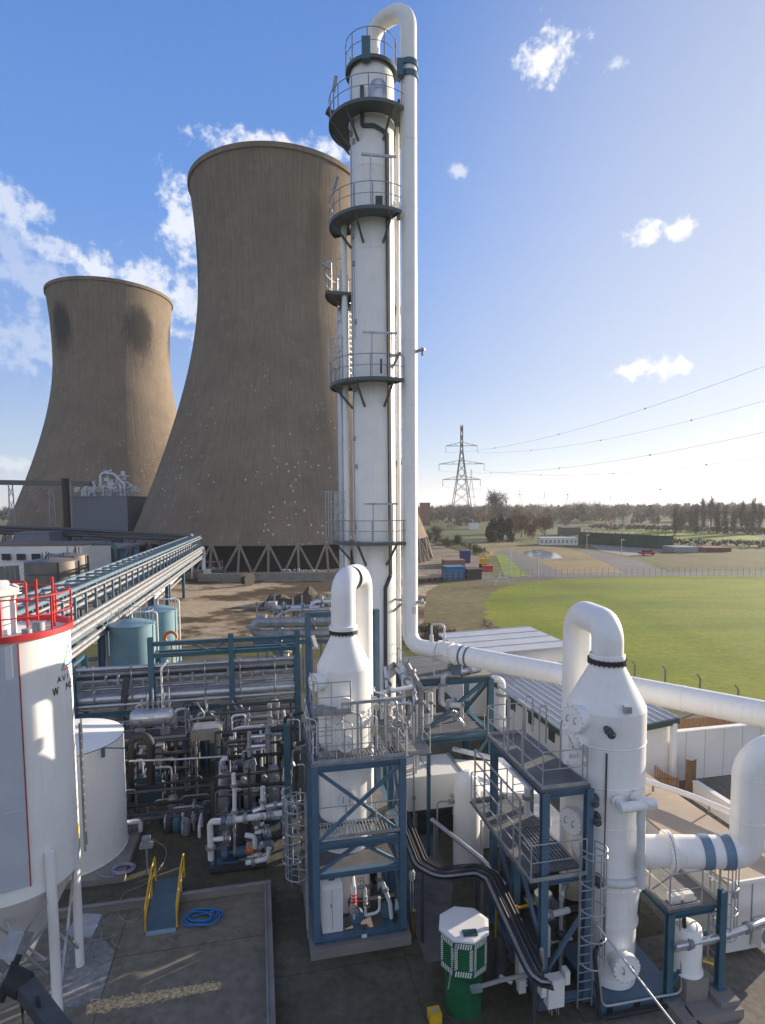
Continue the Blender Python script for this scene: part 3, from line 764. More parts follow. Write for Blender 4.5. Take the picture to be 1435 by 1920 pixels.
# cabinet group on the lower left gallery
a = MB()
for k in range(5):
    q = at(622 + 7 * k, 985, 31.3); a.cyl(Vector((q.x, 31.2, z4)), Vector((q.x, 31.2, zc(922))), .04, n=6)
for yy in (922, 940, 960, 975): 
    q = at(618, yy, 31.2); a.beam(q, at(650, yy, 31.2), .05)
a.build('pipe_rack', GALV, p4o)
a = MB()
for k in range(4):
    q = at(618 + 8 * k, 690, 31.3); a.cyl(Vector((q.x, 31.2, z3)), Vector((q.x, 31.2, zc(634 - 3 * (k % 2)))), .035, n=6)
for yy in (634, 650, 668): a.beam(at(614, yy, 31.2), at(648, yy, 31.2), .045)
a.build('pipe_rack', GALV, p3o)
a = MB()
for k in range(3):
    q = at(622 + 9 * k, 530, 31.6); a.cyl(Vector((q.x, 31.5, zs1)), Vector((q.x, 31.5, zc(492 + 6 * k))), .035, n=6)
a.beam(at(612, 492, 31.5), at(650, 482, 31.5), .05); a.build('pipe_rack', GALV, s1o)

# ================================================================= overhead duct
SADDLE = mat('faded_blue_band', (.13, .215, .30), .5)
od = thing('overhead_duct', at(767, 700, 30.4), 'long white insulated duct running down the tall column and across the roofs to the right', 'duct')
pr = .405
px0 = at(767, 400, 30.3).x
top = zc(20, 30.6); zd = 7.75
A0 = Vector((CXc + .03, CYc, zt - .05))
path = fillet([A0, Vector((A0.x, A0.y, top - .05)), Vector((px0, 30.3, top - .05)), Vector((px0, 30.3, zd + 1.5))], .95, 10)
a = MB(); a.tube(path, pr, 24); a.build('riser', WHITE, od)
a = MB(); B_ = Vector((17.0, 16.4, zd)); A1 = Vector((px0, 30.3, zd)); dd = (B_ - A1).normalized()
a.tube(fillet([Vector((px0, 30.3, zd + 1.52)), A1, A1 + dd * 2.3], .75, 10), pr, 24); a.build('elbow', WHITE, od)
a = MB(); e1 = A1 + dd * 1.9
a.disc_stack(e1, dd, [(pr, 0), (pr + .1, .1), (pr + .1, .75), (pr + .03, .8), (pr + .03, .95), (pr + .12, 1.0), (pr + .12, 1.1), (.47, 1.2)], 28); a.build('expansion_joint', WHITE2, od)
a = MB()
for t in (1.9, 2.3, 2.65, 2.95): flange(a, A1 + dd * t, dd, pr + .13, .05, 28, 24)
a.build('flange', WHITE2, od)
a = MB(); e2 = e1 + dd * 1.1
C_ = Vector((10.92, 16.95, zd)); D_ = Vector((10.92, 16.95, 4.55)); E_ = Vector((7.75, 17.28, 4.4))
a.tube([e2 + dd * (k * .5) for k in range(0, 35)], .47, 28); a.build('crossing_run', WHITE, od)
a = MB(); e3 = e2 + dd * 17.0
a.tube(fillet([e3, B_ + dd * .6, B_ + Vector((-.4, -1.9, 0)) * .0 + Vector((.2, -1.2, 0)), C_ + Vector((3, -.3, 0)), C_, D_, D_ + (E_ - D_).normalized() * 1.0], .85, 10), .47, 28); a.build('return_bend', WHITE, od)
ed = (E_ - D_).normalized()
a = MB(); a.tube([D_ + ed * 1.0, E_ - ed * .1], .47, 28); a.build('inlet_run', WHITE, od)
a = MB()
for t in (2.2, 2.3, 3.2): flange(a, D_ + ed * t, ed, .6, .07, 30, 26)
a.build('flange', WHITE2, od)
a = MB()
for t in (.62, 1.22): a.disc_stack(D_ + ed * t, ed, [(.485, -.14), (.5, -.14), (.5, .14), (.485, .14)], 30)
a.build('saddle_band', SADDLE, od)
a = MB()
for t in (3.3, 3.65): a.disc_stack(A1 + dd * t, dd, [(.475, -.05), (.49, -.05), (.49, .05), (.475, .05)], 28)
a.build('saddle_band', BLUE, od)
a = MB(); q = A1 + dd * 2.9; a.beam(q - DZ * .45, q - DZ * 1.0, .4, .4); a.build('saddle_band', BLUE, od)
a = MB()
for yy in (125, 146): a.disc_stack(Vector((px0, 30.3, zc(yy, 30.3))), DZ, [(pr + .01, -.13), (pr + .06, -.13), (pr + .06, .13), (pr + .01, .13)], 24)
q = Vector((px0 - .42, 29.95, zc(148, 30))); a.wbox(q, .32, .5, .75); a.build('pipe_clamp', TEAL, od)
a = MB()
for yy in (660, 1128):
    zz = zc(yy, 30.3); a.beam(Vector((CXc + .9, 31.2, zz)), Vector((px0 + .75, 29.85, zz)), .14, .12); a.beam(Vector((CXc + .9, 31.2, zz - .75)), Vector((px0 - .5, 30, zz - .1)), .1, .1)
    a.beam(Vector((px0 + .6, 29.7, zz)), Vector((px0 + .7, 30.9, zz)), .12, .1)
a.build('guide_bracket', GALVD, od)
a = MB()
q = at(775, 1150, 29.85)
for i in range(3):
    for j in range(2): a.wbox(q + Vector((j * .12, 0, .12 * i)), .035, .03, .07)
a.build('bolt_plate', DGREY, od)
a = MB(); q = A1 + dd * 1.4 + DZ * .4
a.tube(fillet([q, q + DZ * .9, q + DZ * 1.0 + dd * .8, q + dd * .8 + DZ * .1], .2), .05, 8); a.cyl(q, q + DZ * .35, .1, n=8); a.build('vent_pipe', PIPEW, od)

a = MB()
for k in range(8): a.disc_stack(Vector((px0, 30.3, 10.5 + 3.2 * k)), DZ, [(pr, -.03), (pr + .012, -.03), (pr + .012, .03), (pr, .03)], 24)
for k in range(6): a.disc_stack(e2 + dd * (2.4 + 2.6 * k), dd, [(.47, -.03), (.483, -.03), (.483, .03), (.47, .03)], 28)
for zz in (6.9, 5.6): a.disc_stack(Vector((D_.x, D_.y, zz)), DZ, [(.47, -.03), (.483, -.03), (.483, .03), (.47, .03)], 28)
a.build('seam_band', WHITE2, od)
# ================================================================= absorber by the middle frame
def absorber(root, cx, cy, r, z_bot, z_cone, z_neck, rn, prof_low, collar=1.2):
    a = MB(); c = Vector((cx, cy, 0))
    a.lathe(c, prof_low + [(r, z_bot), (r, z_cone)], 48); a.build('shell', WHITE, root)
    a = MB(); n = 40
    a.lathe(c, [(r, z_cone + .001), (r * .985, z_cone + .08), (rn * 1.08, z_neck - .12), (rn * 1.05, z_neck)], n); a.build('cone', WHITE, root)
    a = MB(); a.lathe(c, [(rn, z_neck), (rn * 1.17, z_neck), (rn * 1.17, z_neck + .13), (rn, z_neck + .13)], n)
    for p in a.ring(c + DZ * (z_neck + .06), DZ, rn * 1.13, 24): a.cyl(p - DZ * .1, p + DZ * .09, .025, n=5)
    a.build('flange_bolts', DARK, root)
    a = MB(); a.lathe(c, [(rn, z_neck + .131), (rn * collar, z_neck + .131), (rn * collar, z_neck + .27), (rn * 1.02, z_neck + .3)], n); a.build('neck_collar', WHITE, root)
    a = MB()
    zz = z_bot + .3
    while zz < z_cone + .05: a.lathe(c, [(r, zz - .03), (r + .018, zz), (r, zz + .03)], 48); zz += (z_cone - z_bot) / 3.0 - .02
    a.build('weld_band', WHITE2, root)
AC = Vector((-1.42, 20.75, 0)); AR = .965
ab1 = thing('absorber_vessel', AC, 'white absorber with conical top inside the blue frame in front of the tall column', 'absorber', 'absorbers with gooseneck ducts')
absorber(ab1, AC.x, AC.y, AR, 3.2, 9.28, 10.5, .43, [(.8, .5), (.8, 1.6), (AR, 2.6)])
a = MB(); gx = at(676, 1200, 22.5)
a.tube(fillet([AC + DZ * 10.6, AC + DZ * 12.42, Vector((gx.x + .05, 22.5, 12.42)), Vector((gx.x + .05, 22.5, 2.0))], .62, 12), .435, 26); a.build('gooseneck', WHITE, ab1)
a = MB(); flange(a, Vector((AC.x + .27, 21.3, 12.4)), Vector((.45, 1.8, 0)), .445, .02, 26); a.build('joint_ring', DGREY, ab1)
fd = (Vector((0, 0, 0)) - AC); fd.z = 0; fd = fd.normalized()
for (px, py) in ((655, 1318), (655, 1388), (655, 1490)):
    q = at(px, py, 19.8); an = fd.copy(); manway(ab1, AC + Matrix.Rotation(math.radians(2), 3, 'Z') @ an * (AR + .02) + DZ * q.z, an, .3)
q = at(612, 1272, 20.5); manway(ab1, AC + Vector((-.75, -.6, q.z)) , Vector((-.75, -.6, 0)), .33)

# its frame
fr1 = thing('access_tower', P(3.15, 20.4), 'blue steel frame with grating floors round the white absorber nearest the middle', 'steel frame', 'blue steel access frames')
pl = MB(); pl.ubox(1.42, 4.85, 18.45, 22.6, 0, .38); pl.build('plinth', CONC, fr1)
F0, F1, V0, V1 = 1.65, 4.62, 18.72, 22.3
steel(fr1, [(F0, V0, .6, 6.55), (F1, V0, .6, 6.55), (F0 + .15, V1, .6, 11.0), (F1 - .15, V1, .6, 11.0), (F0, 20.5, .6, 6.55), (F1, 20.5, .6, 6.55)],
      [((F0 - .1, V0, .49), (F1 + .1, V0, .49)), ((F0 - .1, V1, .49), (F1 + .1, V1, .49)), ((F0, V0 + .1, .49), (F0, V1 - .1, .49)), ((F1, V0 + .1, .49), (F1, V1 - .1, .49)),
       ((F0 + .11, V0, 2.75), (F1 - .11, V0, 2.75)), ((F0, V0 + .12, 2.75), (F0, V1, 2.75)), ((F1, V0 + .12, 2.75), (F1, V1, 2.75)),
       ((F0 + .11, V0, 3.75), (F1 - .11, V0, 3.75)), ((F0, V0 + .12, 3.78), (F0, V1, 3.78)), ((F1, V0 + .12, 3.78), (F1, V1, 3.78)), ((F0, V0 + .12, 6.4), (F0, V1, 6.4)), ((F1, V0 + .12, 6.4), (F1, V1, 6.4)), ((F0 + .11, V0, 6.42), (F1 - .11, V0, 6.42)),
       ((F0 + .04, V1, 10.89), (F1 - .04, V1, 10.89))],
      [((F0 + .1, V0 - .03, 3.95), (F1 - .1, V0 - .03, 6.3)), ((F0 + .1, V0 + .08, 6.3), (F1 - .1, V0 + .08, 3.95)), ((F0 + .1, V0, 2.85), (3.1, V0, 3.7)), ((F1 - .1, V0, 2.85), (3.2, V0, 3.7)),
       ((F1, V0 + .1, 3.95), (F1, 20.4, 6.3)), ((F1 + .06, V0 + .1, 6.3), (F1 + .06, 20.4, 3.95)), ((F1 - .2, V1, 9.4), (3.7, V1, 10.75)), ((F1, V0 + .1, .7), (F1, 20.4, 2.6))])
deck(fr1, F0 - .1, F1 + .2, V0 - .1, 19.65, 6.6, holes=True, m_=GALVD, rail=[[(F0 - .05, 22.2), (F0 - .05, V0 - .05), (F1 + .12, V0 - .05), (F1 + .12, 22.2)]])
deck(fr1, F0 - .1, 2.0, 19.66, 22.2, 6.6); deck(fr1, 4.05, F1 + .2, 19.66, 22.2, 6.6)
deck(fr1, F0 + .25, F1 - .35, V0 + .12, 19.62, 4.0, holes=True, m_=LAGG, rail=[[(F0, V0 - .06), (F1 + .1, V0 - .06), (F1 + .1, 20.4)]])
deck(fr1, F0 + .1, F1 - .1, 19.66, 22.2, 3.9)
deck(fr1, F0 + .12, F1 - .12, V0 + .12, 22.2, 2.82)
deck(fr1, F0 + .0, 3.0, 19.1, 20.1, 8.1, m_=GALVD, rail=[[(F0 + .05, 20.5), (F0 + .05, 19.15), (2.95, 19.15)]], h=1.05)
ladder(fr1, P(2.05, 19.0, 6.6), 8.1, -DV, cage=False)
ladder(fr1, P(1.4, 19.6, .1), 4.0, -DU, cage_from=2.2)
# gates & long stanchions on the top floor
a = MB()
for u in (3.1, 4.1): a.beam(P(u, V0 - .0, 6.6), P(u, V0 - .0, 8.55), .06)
a.beam(P(2.55, V0, 8.55), P(4.6, V0 + .1, 8.55), .1, .1); a.build('davit', GALV, fr1)
# small bore piping and instruments crowding the top floor
rq = random.Random(77)
for k in range(10):
    u = 1.8 + .3 * k; v = 18.95 + rq.uniform(0, .5); hh = 6.62 + rq.uniform(.8, 2.0); a = MB()
    a.tube(fillet([P(u, v, 6.62), P(u, v, hh), P(u + rq.choice((-.35, .4)), v + .45, hh), P(u + rq.choice((-.3, .3)), v + .5, hh + rq.uniform(-.5, .6))], .1, 4), rq.choice((.02, .03, .045)), 7); a.build('small_pipe', rq.choice((GALV, PIPEW, LAGG)), fr1)
for k in range(7):
    q = P(4.15 + rq.uniform(0, .5), 19.0 + .45 * k, 6.62); a = MB(); hh = rq.uniform(.7, 1.7); a.cyl(q, q + DZ * hh, .035, n=6); valve(a, q + DZ * hh * .7, DV, .08, DZ); a.build('instrument_stand', GALVD, fr1)
floodlight(P(F0 + .3, V1 - .15, 9.6), .5, (.25, -.3, -.65), fr1)
# vessels, valves and pumps inside the frame are things of their own
rr = random.Random(11)
def pipework(name, label, cat, base, paths, m_=PIPEW, r=.06, extras=(), group=None, flr=.18):
    t = thing(name, base, label, cat, group)
    for i, (pts, rad) in enumerate(paths):
        a = MB(); pp = [Vector(p) for p in pts]
        a.tube(fillet(pp, max(flr, rad * 1.5), 5), rad, 9)
        fl = MB()
        for q0, q1 in zip(pp[:-1], pp[1:]):
            if (q1 - q0).length > .7:
                d = (q1 - q0).normalized(); flange(fl, q0.lerp(q1, .3), d, rad * 1.7, .05, 10); flange(fl, q0.lerp(q1, .3) + d * .07, d, rad * 1.7, .05, 10)
        o = a.build('pipe', m_ if not isinstance(m_, list) else m_[i % len(m_)], t)
        if fl.v: fl.build('flange', GALVD, o)
    return t
def pump(root, p, d, m_=BLUE, s=1.0):
    p = Vector(p); d = Vector(d).normalized(); a = MB()
    a.disc_stack(p + DZ * .3 * s, d, [(.1 * s, -.12 * s), (.22 * s, -.1 * s), (.22 * s, .08 * s), (.1 * s, .1 * s)], 14)
    a.wbox(p - DZ * .02, .25 * s, .9 * s, .08, math.atan2(-d.x, d.y)); o = a.build('pump_casing', m_, root)
    b = MB(); b.disc_stack(p + DZ * .3 * s, d, [(.06 * s, .1 * s), (.06 * s, .25 * s), (.16 * s, .26 * s), (.17 * s, .7 * s), (.13 * s, .78 * s)], 14)
    for k in range(8):
        q = p + DZ * .3 * s + d * (.32 + .05 * k) * s; b.disc_stack(q, d, [(.18 * s, -.008), (.18 * s, .008)], 14)
    b.build('motor', m_, root)
cab = thing('control_cabinet', P(2.15, 19.05, .62), 'tall white control cabinet with sloped top at the foot of the middle blue frame', 'cabinet')
a = MB(); w0, w1, y0, y1 = 1.85, 2.55, 18.84, 19.4
q = [(w0, y0), (w1, y0), (w1, y1), (w0, y1)]
a.hexa([P(*k, .6) for k in q], [P(*k, 2.15) for k in q]); a.build('body', CLAD, cab)
a = MB(); a.hexa([P(*k, 2.152) for k in q], [P(w0 + .05, y0 + .3, 2.5), P(w1 - .05, y0 + .3, 2.5), P(w1, y1, 2.5), P(w0, y1, 2.5)]); a.build('hood', CLAD, cab)
a = MB(); a.ubox(w0 + .33, w0 + .345, y0 - .012, y0, .7, 2.1); a.ubox(w0 + .28, w0 + .31, y0 - .03, y0, 1.5, 1.62); a.build('door_handle', GALVD, cab)
a = MB(); c0 = P(2.2, y0 + .17, 2.36); a.wbox(c0, .2, .08, .06, GA); a.build('nameplate', DGREY, cab)
sk1 = pipework('pump_pipework', 'white plastic pipes and blue pump at the foot of the middle blue frame', 'pipework', P(3.6, 19.5, .6),
  [([P(2.95, 19.0, .9), P(2.95, 19.0, 1.9), P(2.95, 19.5, 2.3)], .09), ([P(3.35, 18.95, .95), P(3.35, 18.95, 2.0), P(3.05, 18.95, 2.0)], .05), ([P(3.35, 18.95, .95), P(3.85, 19.0, .95), P(3.85, 19.0, 1.5)], .05),
   ([P(3.95, 18.9, 2.1), P(4.2, 18.9, 1.3), P(4.25, 18.9, .75)], .07), ([P(3.6, 20, .8), P(3.6, 20, 2.5)], .11), ([P(4.1, 20.2, .8), P(4.1, 20.2, 2.6)], .09), ([P(2.9, 19.9, 2.1), P(4.4, 19.9, 2.1)], .1)])
a = MB(); valve(a, P(3.35, 18.95, 1.5), DZ, .055, -DV); valve(a, P(3.2, 18.95, 2.0), DU, .055); valve(a, P(2.95, 19.0, 1.25), DZ, .08, -DV); a.build('valve', GALVD, sk1)
a = MB(); valve(a, P(2.95, 19.0, 1.62), DZ, .07, -DV); a.build('red_valve', RED, sk1)
pump(sk1, P(3.05, 19.05, .6), DV, BLUE, 1.1); pump(sk1, P(4.15, 19.1, .6), DV, TEAL, 1.2)
a = MB(); a.ubox(3.0, 4.5, 19.4, 19.6, .62, 1.15); a.ubox(3.3, 4.4, 21, 21.4, .62, 2.4); a.build('base_tank', DGREY, sk1)
sg = MB(); sg.ubox(3.15, 3.33, V0 - .125, V0 - .11, .42, .54)
tag(sg.build('name_plate', SIGN, None), 'small white plate on the bottom beam of the middle blue frame', 'sign')
sh = thing('hanging_counterweight', P(4.95, 18.9), 'hanging weight and chain beside the right front post of the middle frame', 'counterweight')
a = MB(); q = P(4.95, 18.75, 2.1); a.lathe(q, [(.04, 0), (.1, .06), (.11, .3), (.05, .4)], 10); a.build('weight', GALV, sh)
a = MB(); a.tube([P(4.9, 18.75, 2.1), P(4.9, 18.75, 1.0)], .012, 5); a.tube([P(4.99, 18.75, 2.1), P(4.99, 18.75, 1.0)], .012, 5); a.build('chain', GALV, sh)
a = MB(); a.lathe(P(5.0, 18.8, .72), [(.06, -.72), (.06, .1), (.09, .12), (.09, .26), (.02, .3)], 10); a.build('brass_cap', BRASS, sh)
# ================================================================= right absorber
UC = at(1135, 1400, 18.0); UC.z = 0
LC = Vector((7.06, 17.35, 0))
ab2 = thing('absorber_vessel', LC, 'largest white absorber in the right foreground with a white gooseneck on its cone', 'absorber', 'absorbers with gooseneck ducts')
def rings(mb, lst, n=48, cap=True):
    base = len(mb.v)
    for (cx, cy, r, z) in lst:
        for k in range(n): mb.v.append(Vector((cx + r * math.cos(2 * PI * k / n), cy + r * math.sin(2 * PI * k / n), z)))
    for i in range(len(lst) - 1):
        for k in range(n):
            k2 = (k + 1) % n
            mb.f.append([base + i * n + k, base + i * n + k2, base + (i + 1) * n + k2, base + (i + 1) * n + k]); mb.m.append(mb.cm)
    return mb
def lc(t): q = LC.lerp(UC, t); return q.x, q.y
R2 = 1.18
a = MB(); rings(a, [(*lc(0), .73, .42), (*lc(0), .73, .62), (*lc(0), .69, .64), (*lc(0.05), .72, 2.3), (*lc(.25), .84, 2.9), (*lc(.4), .95, 3.4), (*lc(.6), 1.06, 4.0), (*lc(1), R2, 5.0)])
a.build('sump', WHITE, ab2)
absorber(ab2, UC.x, UC.y, R2, 5.0, 8.75, 10.12, .5, [], collar=1.06)
a = MB()
for (t, r, z) in ((.05, .72, 2.3), (.4, .95, 3.4)):
    x, y = lc(t); rings(a, [(x, y, r, z - .05), (x, y, r + .06, z - .04), (x, y, r + .06, z + .04), (x, y, r, z + .05)])
    for p in a.ring((x, y, z), DZ, r + .03, 44): a.cyl(p - DZ * .07, p + DZ * .07, .015, n=5)
a.build('bolted_flange', WHITE2, ab2)
lg = at(1081, 1250, 20.3)
a = MB(); a.tube(fillet([UC + DZ * 10.2, UC + DZ * 11.3, Vector((lg.x, lg.y, 11.3)), Vector((lg.x, lg.y, 1.0))], .75, 14), .475, 28); a.build('gooseneck', WHITE, ab2)
# manways on the near side and the big one at the foot
q = LC + Vector((.02, -.6, 0)).normalized() * .7; manway(ab2, q + DZ * 1.35, Vector((.16, -.98, 0)), .43)
lf = Vector((-.86, -.5, 0)).normalized()
for zz, rr_ in ((at(1064, 1345, 17.4).z, .42), (at(1063, 1535, 17.4).z, .42), (at(1055, 1390, 17.4).z, .36)):
    manway(ab2, UC + lf * R2 + DZ * zz, lf, rr_)
# arm that swings the manway cover
a = MB(); zz = at(1055, 1400, 16.8).z; q = UC + lf * (R2 + .35) + Vector((.15, -.25, 0))
a.beam(q + DZ * (zz + .55) - DU * .45, q + DZ * (zz - .5) + DU * .15, .16, .12); a.beam(q + DZ * (zz + .5) - DU * .45, q + DZ * (zz - .55) - DU * .42, .12, .12); a.beam(q + DZ * (zz - .5) - DU * .45, q + DZ * (zz - .5) + DU * .15, .12, .12)
a.build('cover_davit', WHITE2, ab2)
# header with two elbows on the face
fd2 = (-UC).normalized(); fd2.z = 0
def face(px, py, off=0.0):
    # point on the near surface of the upper shell at a photo pixel
    x0 = at(px, py, UC.y - 1.0); dx = max(-.98 * R2, min(.98 * R2, (x0.x - UC.x) * 1.0)); n = Vector((dx / R2, -math.sqrt(1 - (dx / R2) ** 2), 0))
    z = at(px, py, UC.y + n.y * R2).z
    return UC + n * (R2 + off) + DZ * z, n
h0, n0 = face(1153, 1500, 0); h1, n1 = face(1186, 1492, 0)
a = MB()
for h, n in ((h0, n0), (h1, n1)):
    a.tube(fillet([h - n * .1, h + n * .5, h + n * .5 - DZ * .001 + DU * .25], .2), .13, 12); flange(a, h + n * .1, n, .2, .06, 16, 8)
hm = h0 + n0 * .45; a.tube([hm - DU * .1, hm + DU * 1.05], .15, 12); a.build('header_pipe', WHITE2, ab2)
a = MB(); q = hm + DU * .62; a.tube([q, q - DZ * .6], .13, 12); a.tube([q - DZ * .6, Vector((LC.x + .55, LC.y - .75, 3.7))], .12, 12); a.build('downcomer', PIPEW, ab2)
a = MB(); c = lc(.45); zz = 3.78; a.tube([Vector((c[0] + 1.02 * math.cos(t), c[1] + 1.02 * math.sin(t), zz)) for t in [math.radians(-155 + 9 * k) for k in range(12)]], .13, 10); a.build('ring_main', PIPEW, ab2)
# dark sample nozzles and the cable run
for (px, py) in ((1135, 1366), (1116, 1492), (1118, 1526), (1118, 1638)):
    q, n = face(px, py, 0); a = MB(); n = (n + Vector((.25, -.1, 0))).normalized()
    a.disc_stack(q, n, [(.09, -.1), (.09, .16), (.125, .17), (.125, .24), (.085, .27), (.085, .42), (.12, .43), (.12, .52), (.075, .54), (.06, .64)], 14); a.build('sample_nozzle', DGREY, ab2)
a = MB(); q, n = face(1135, 1412, .04); q2, n2 = face(1133, 1500, .04); a.beam(q, q2, .05, .03, up=n)
q3, n3 = face(1131, 1560, .3); a.tube([q2, q3, Vector((LC.x - .55, LC.y - .75, 3.2)), Vector((LC.x - .5, LC.y - .8, 1.6))], .022, 5); a.build('cable', DGREY, ab2)
a = MB(); q, n = face(1172, 1330, .0); a.wbox(q - DZ * .1, .2, .2, .2); a.build('nameplate_bracket', GALV, ab2)
# blue base skid
sk = thing('base_skid', LC, 'blue steel skid base with black kerb pipe under the largest white absorber', 'skid')
u0, v0 = UV(LC)
a = MB(); a.ubox(u0 - 1.0, u0 + 1.55, v0 - 1.05, v0 + 1.4, .12, .4); a.build('base_frame', BLUE, sk)
a = MB()
for k in range(3): a.ubox(u0 - .8 + k * .9, u0 - .62 + k * .9, v0 - 1.08, v0 - 1.04, .16, .36)
a.build('lifting_slot', DARK, sk)
lines = thing('kerb_pipes', P(u0 + 1.7, v0 - 1.1), 'black insulated pipe looping down beside the blue skid of the largest absorber', 'pipe')
a = MB(); a.tube(fillet([P(u0 - .75, v0 - .7, 2.1), P(u0 - 1.15, v0 - .9, 2.0), P(u0 - 1.15, v0 - 1.25, .2), P(u0 + 1.75, v0 - 1.3, .2), P(u0 + 1.72, v0 - 1.0, 3.0)], .2), .06, 8); a.build('pipe', DARK, lines)
a = MB(); a.tube(fillet([P(u0 - .7, v0 - .6, 1.9), P(u0 - 1.02, v0 - .85, 1.8), P(u0 - 1.02, v0 - 1.15, .45), P(u0 + 1.6, v0 - 1.2, .45), P(u0 + 1.6, v0 - 1.0, 2.9)], .2), .035, 8); a.build('pipe', GALV, lines)

# frame beside it
X0, X1, Y0, Y1 = 7.95, 9.36, 15.05, 18.75
fr2 = thing('access_tower', P(8.7, 17), 'blue steel frame with long dark deck and caged ladder left of the largest white absorber', 'steel frame', 'blue steel access frames')
ZT = 6.85
steel(fr2, [(X0, Y0, .2, ZT - .1), (X1, Y0, .2, ZT - .1), (X0, Y1, .2, ZT - .1), (X1, Y1 + .1, .2, ZT - .1), (X0, 16.9, .2, 4.1)],
      [((X0 + .1, Y0, ZT - .17), (X1 - .1, Y0, ZT - .17)), ((X0, Y0 + .1, ZT - .17), (X0, Y1 - .1, ZT - .17)), ((X1, Y0 + .1, ZT - .17), (X1, Y1, ZT - .17)), ((X0 + .1, Y1, ZT - .17), (X1 - .1, Y1, ZT - .17)),
       ((X0 + .1, Y0, 4.05), (X1 - .1, Y0, 4.05)), ((X0 - .3, Y0 + .1, 4.05), (X0 - .3, 19.5, 4.05)), ((X0 - .1, Y0, .3), (X1 + .1, Y0, .3)), ((X0, Y0 + .1, .3), (X0, Y1 - .1, .3))],
      [((X0, Y0 + .1, 2.0), (X0, 16.8, 3.9)), ((X0, 16.9, 2.0), (X0, Y1, 3.9)), ((X0 + .1, Y0, 1.2), (X1 - .1, Y0, 2.9)), ((X0, Y0 + .1, 2.0), (X0 - .1, 16.8, .5))], pw=.22, bw=.18)
deck(fr2, X0 - .15, X1 - .05, Y0 - .1, Y1 + .4, ZT, rail=[[(X1 - .1, Y0 + .2), (X1 - .1, Y0 - .05), (X0 - .1, Y0 - .05), (X0 - .1, Y1 + .35), (X1 - .1, Y1 + .35)]], h=1.1)
deck(fr2, X0 - .55, X1 - .1, Y0 + .2, 19.7, 4.2, rail=[[(X1 - .15, Y0 - .2), (X0 - .5, Y0 - .2), (X0 - .5, 19.65), (X0 + .9, 19.65)]])
deck(fr2, X0 + .15, X1 - .2, Y0 + .6, 17.6, 4.26, holes=True, m_=GALVD)
ladder(fr2, P(X0 + .8, Y1 - .3, 4.2), ZT, -DV, cage=False)
ladder(fr2, P(9.15, 14.72, .2), 4.2, -DV, w=.46, cage_from=1.7)
a = MB()
for (u, v) in ((X0 - .1, 16.3), (X0 - .1, 17.4)): a.beam(P(u, v, ZT), P(u, v, ZT + 2.1), .06)
a.beam(P(X0 - .1, 15.7, ZT + 2.1), P(X0 - .1, 18.2, ZT + 2.1), .09, .09); a.build('davit', GALV, fr2)
a = MB()
for v in (15.6, 17.0, 18.4, 19.3): a.beam(P(X0 - .5, v, 4.2), P(X0 - .5, v, 6.3), .05)
for z in (5.85, 6.3): a.beam(P(X0 - .5, 15.6, z), P(X0 - .5, 19.3, z), .045)
a.build('stanchion_rail', GALV, fr2)
a = MB()
for v in (16.2, 17.6, 18.6): a.tube(fillet([P(X1 - .3, v, ZT), P(X1 - .3, v, ZT + 1.5), P(X1 - .05, v, ZT + 1.5), P(X1 - .05, v, ZT + .2)], .1, 4), .03, 6)
a.build('small_pipe', GALV, fr2)
a = MB(); a.beam(P(X0 - .05, 15.9, ZT - .4), P(X0 - .05, 17.3, ZT - .4), .12, .08); a.build('strip_light', SIGN, fr2)
cab2 = thing('control_cabinet', P(8.5, 14.6), 'pale wall cabinets at the foot of the right blue frame beside the caged ladder', 'cabinet')
a = MB(); a.ubox(7.9, 8.4, 14.55, 14.85, .5, 1.35); a.build('body', CLAD, cab2)
a = MB(); a.ubox(7.7, 7.87, 14.6, 14.85, .85, 1.25); a.ubox(8.45, 8.6, 14.6, 14.85, 1.1, 1.5); a.build('side_box', CLAD, cab2)
a = MB(); a.ubox(7.72, 7.84, 14.585, 14.597, 1.0, 1.2); a.build('notice', SIGN, cab2)
a = MB()
for k in range(6): p = P(7.95 + .07 * k, 14.7, .5); a.tube([p, p - DZ * (.15 + .1 * (k % 3))], .018, 5)
a.build('cable_gland', HOSEG, cab2)
pw2 = pipework('process_pipework', 'pale pipes and dark valves under the decks of the right blue frame', 'pipework', P(8.8, 16.5),
  [([P(8.35, 15.5, .4), P(8.35, 15.5, 2.2), P(8.1, 15.5, 2.6), P(9.1, 15.6, 2.6)], .09), ([P(8.9, 15.7, .3), P(8.9, 15.7, 3.2), P(9.6, 16.2, 3.2)], .06), ([P(8.2, 16.4, .8), P(9.3, 16.4, .8), P(9.3, 16.4, 3.4)], .08),
   ([P(8.3, 17.6, .4), P(8.3, 17.6, 3.8)], .11), ([P(8.8, 17.9, 4.5), P(8.8, 17.9, 6.3), P(9.6, 17.3, 6.3)], .1), ([P(8.25, 15.9, 1.4), P(9.4, 15.9, 1.4)], .05)], m_=[PIPEW, GALV])
a = MB()
for q in (P(8.9, 15.7, 1.8), P(8.35, 15.5, 1.2), P(9.3, 16.4, 2.2), P(8.3, 17.6, 2.2)): valve(a, q, DZ, .08, -DV)
a.build('valve', DGREY, pw2)
a = MB()
for q in range(7): a.wbox(P(8.2 + .15 * (q % 4), 16.0 + .4 * (q // 2), .2), .3, .3, .7 + .25 * (q % 3), GA)
a.build('machinery_block', DGREY, pw2)
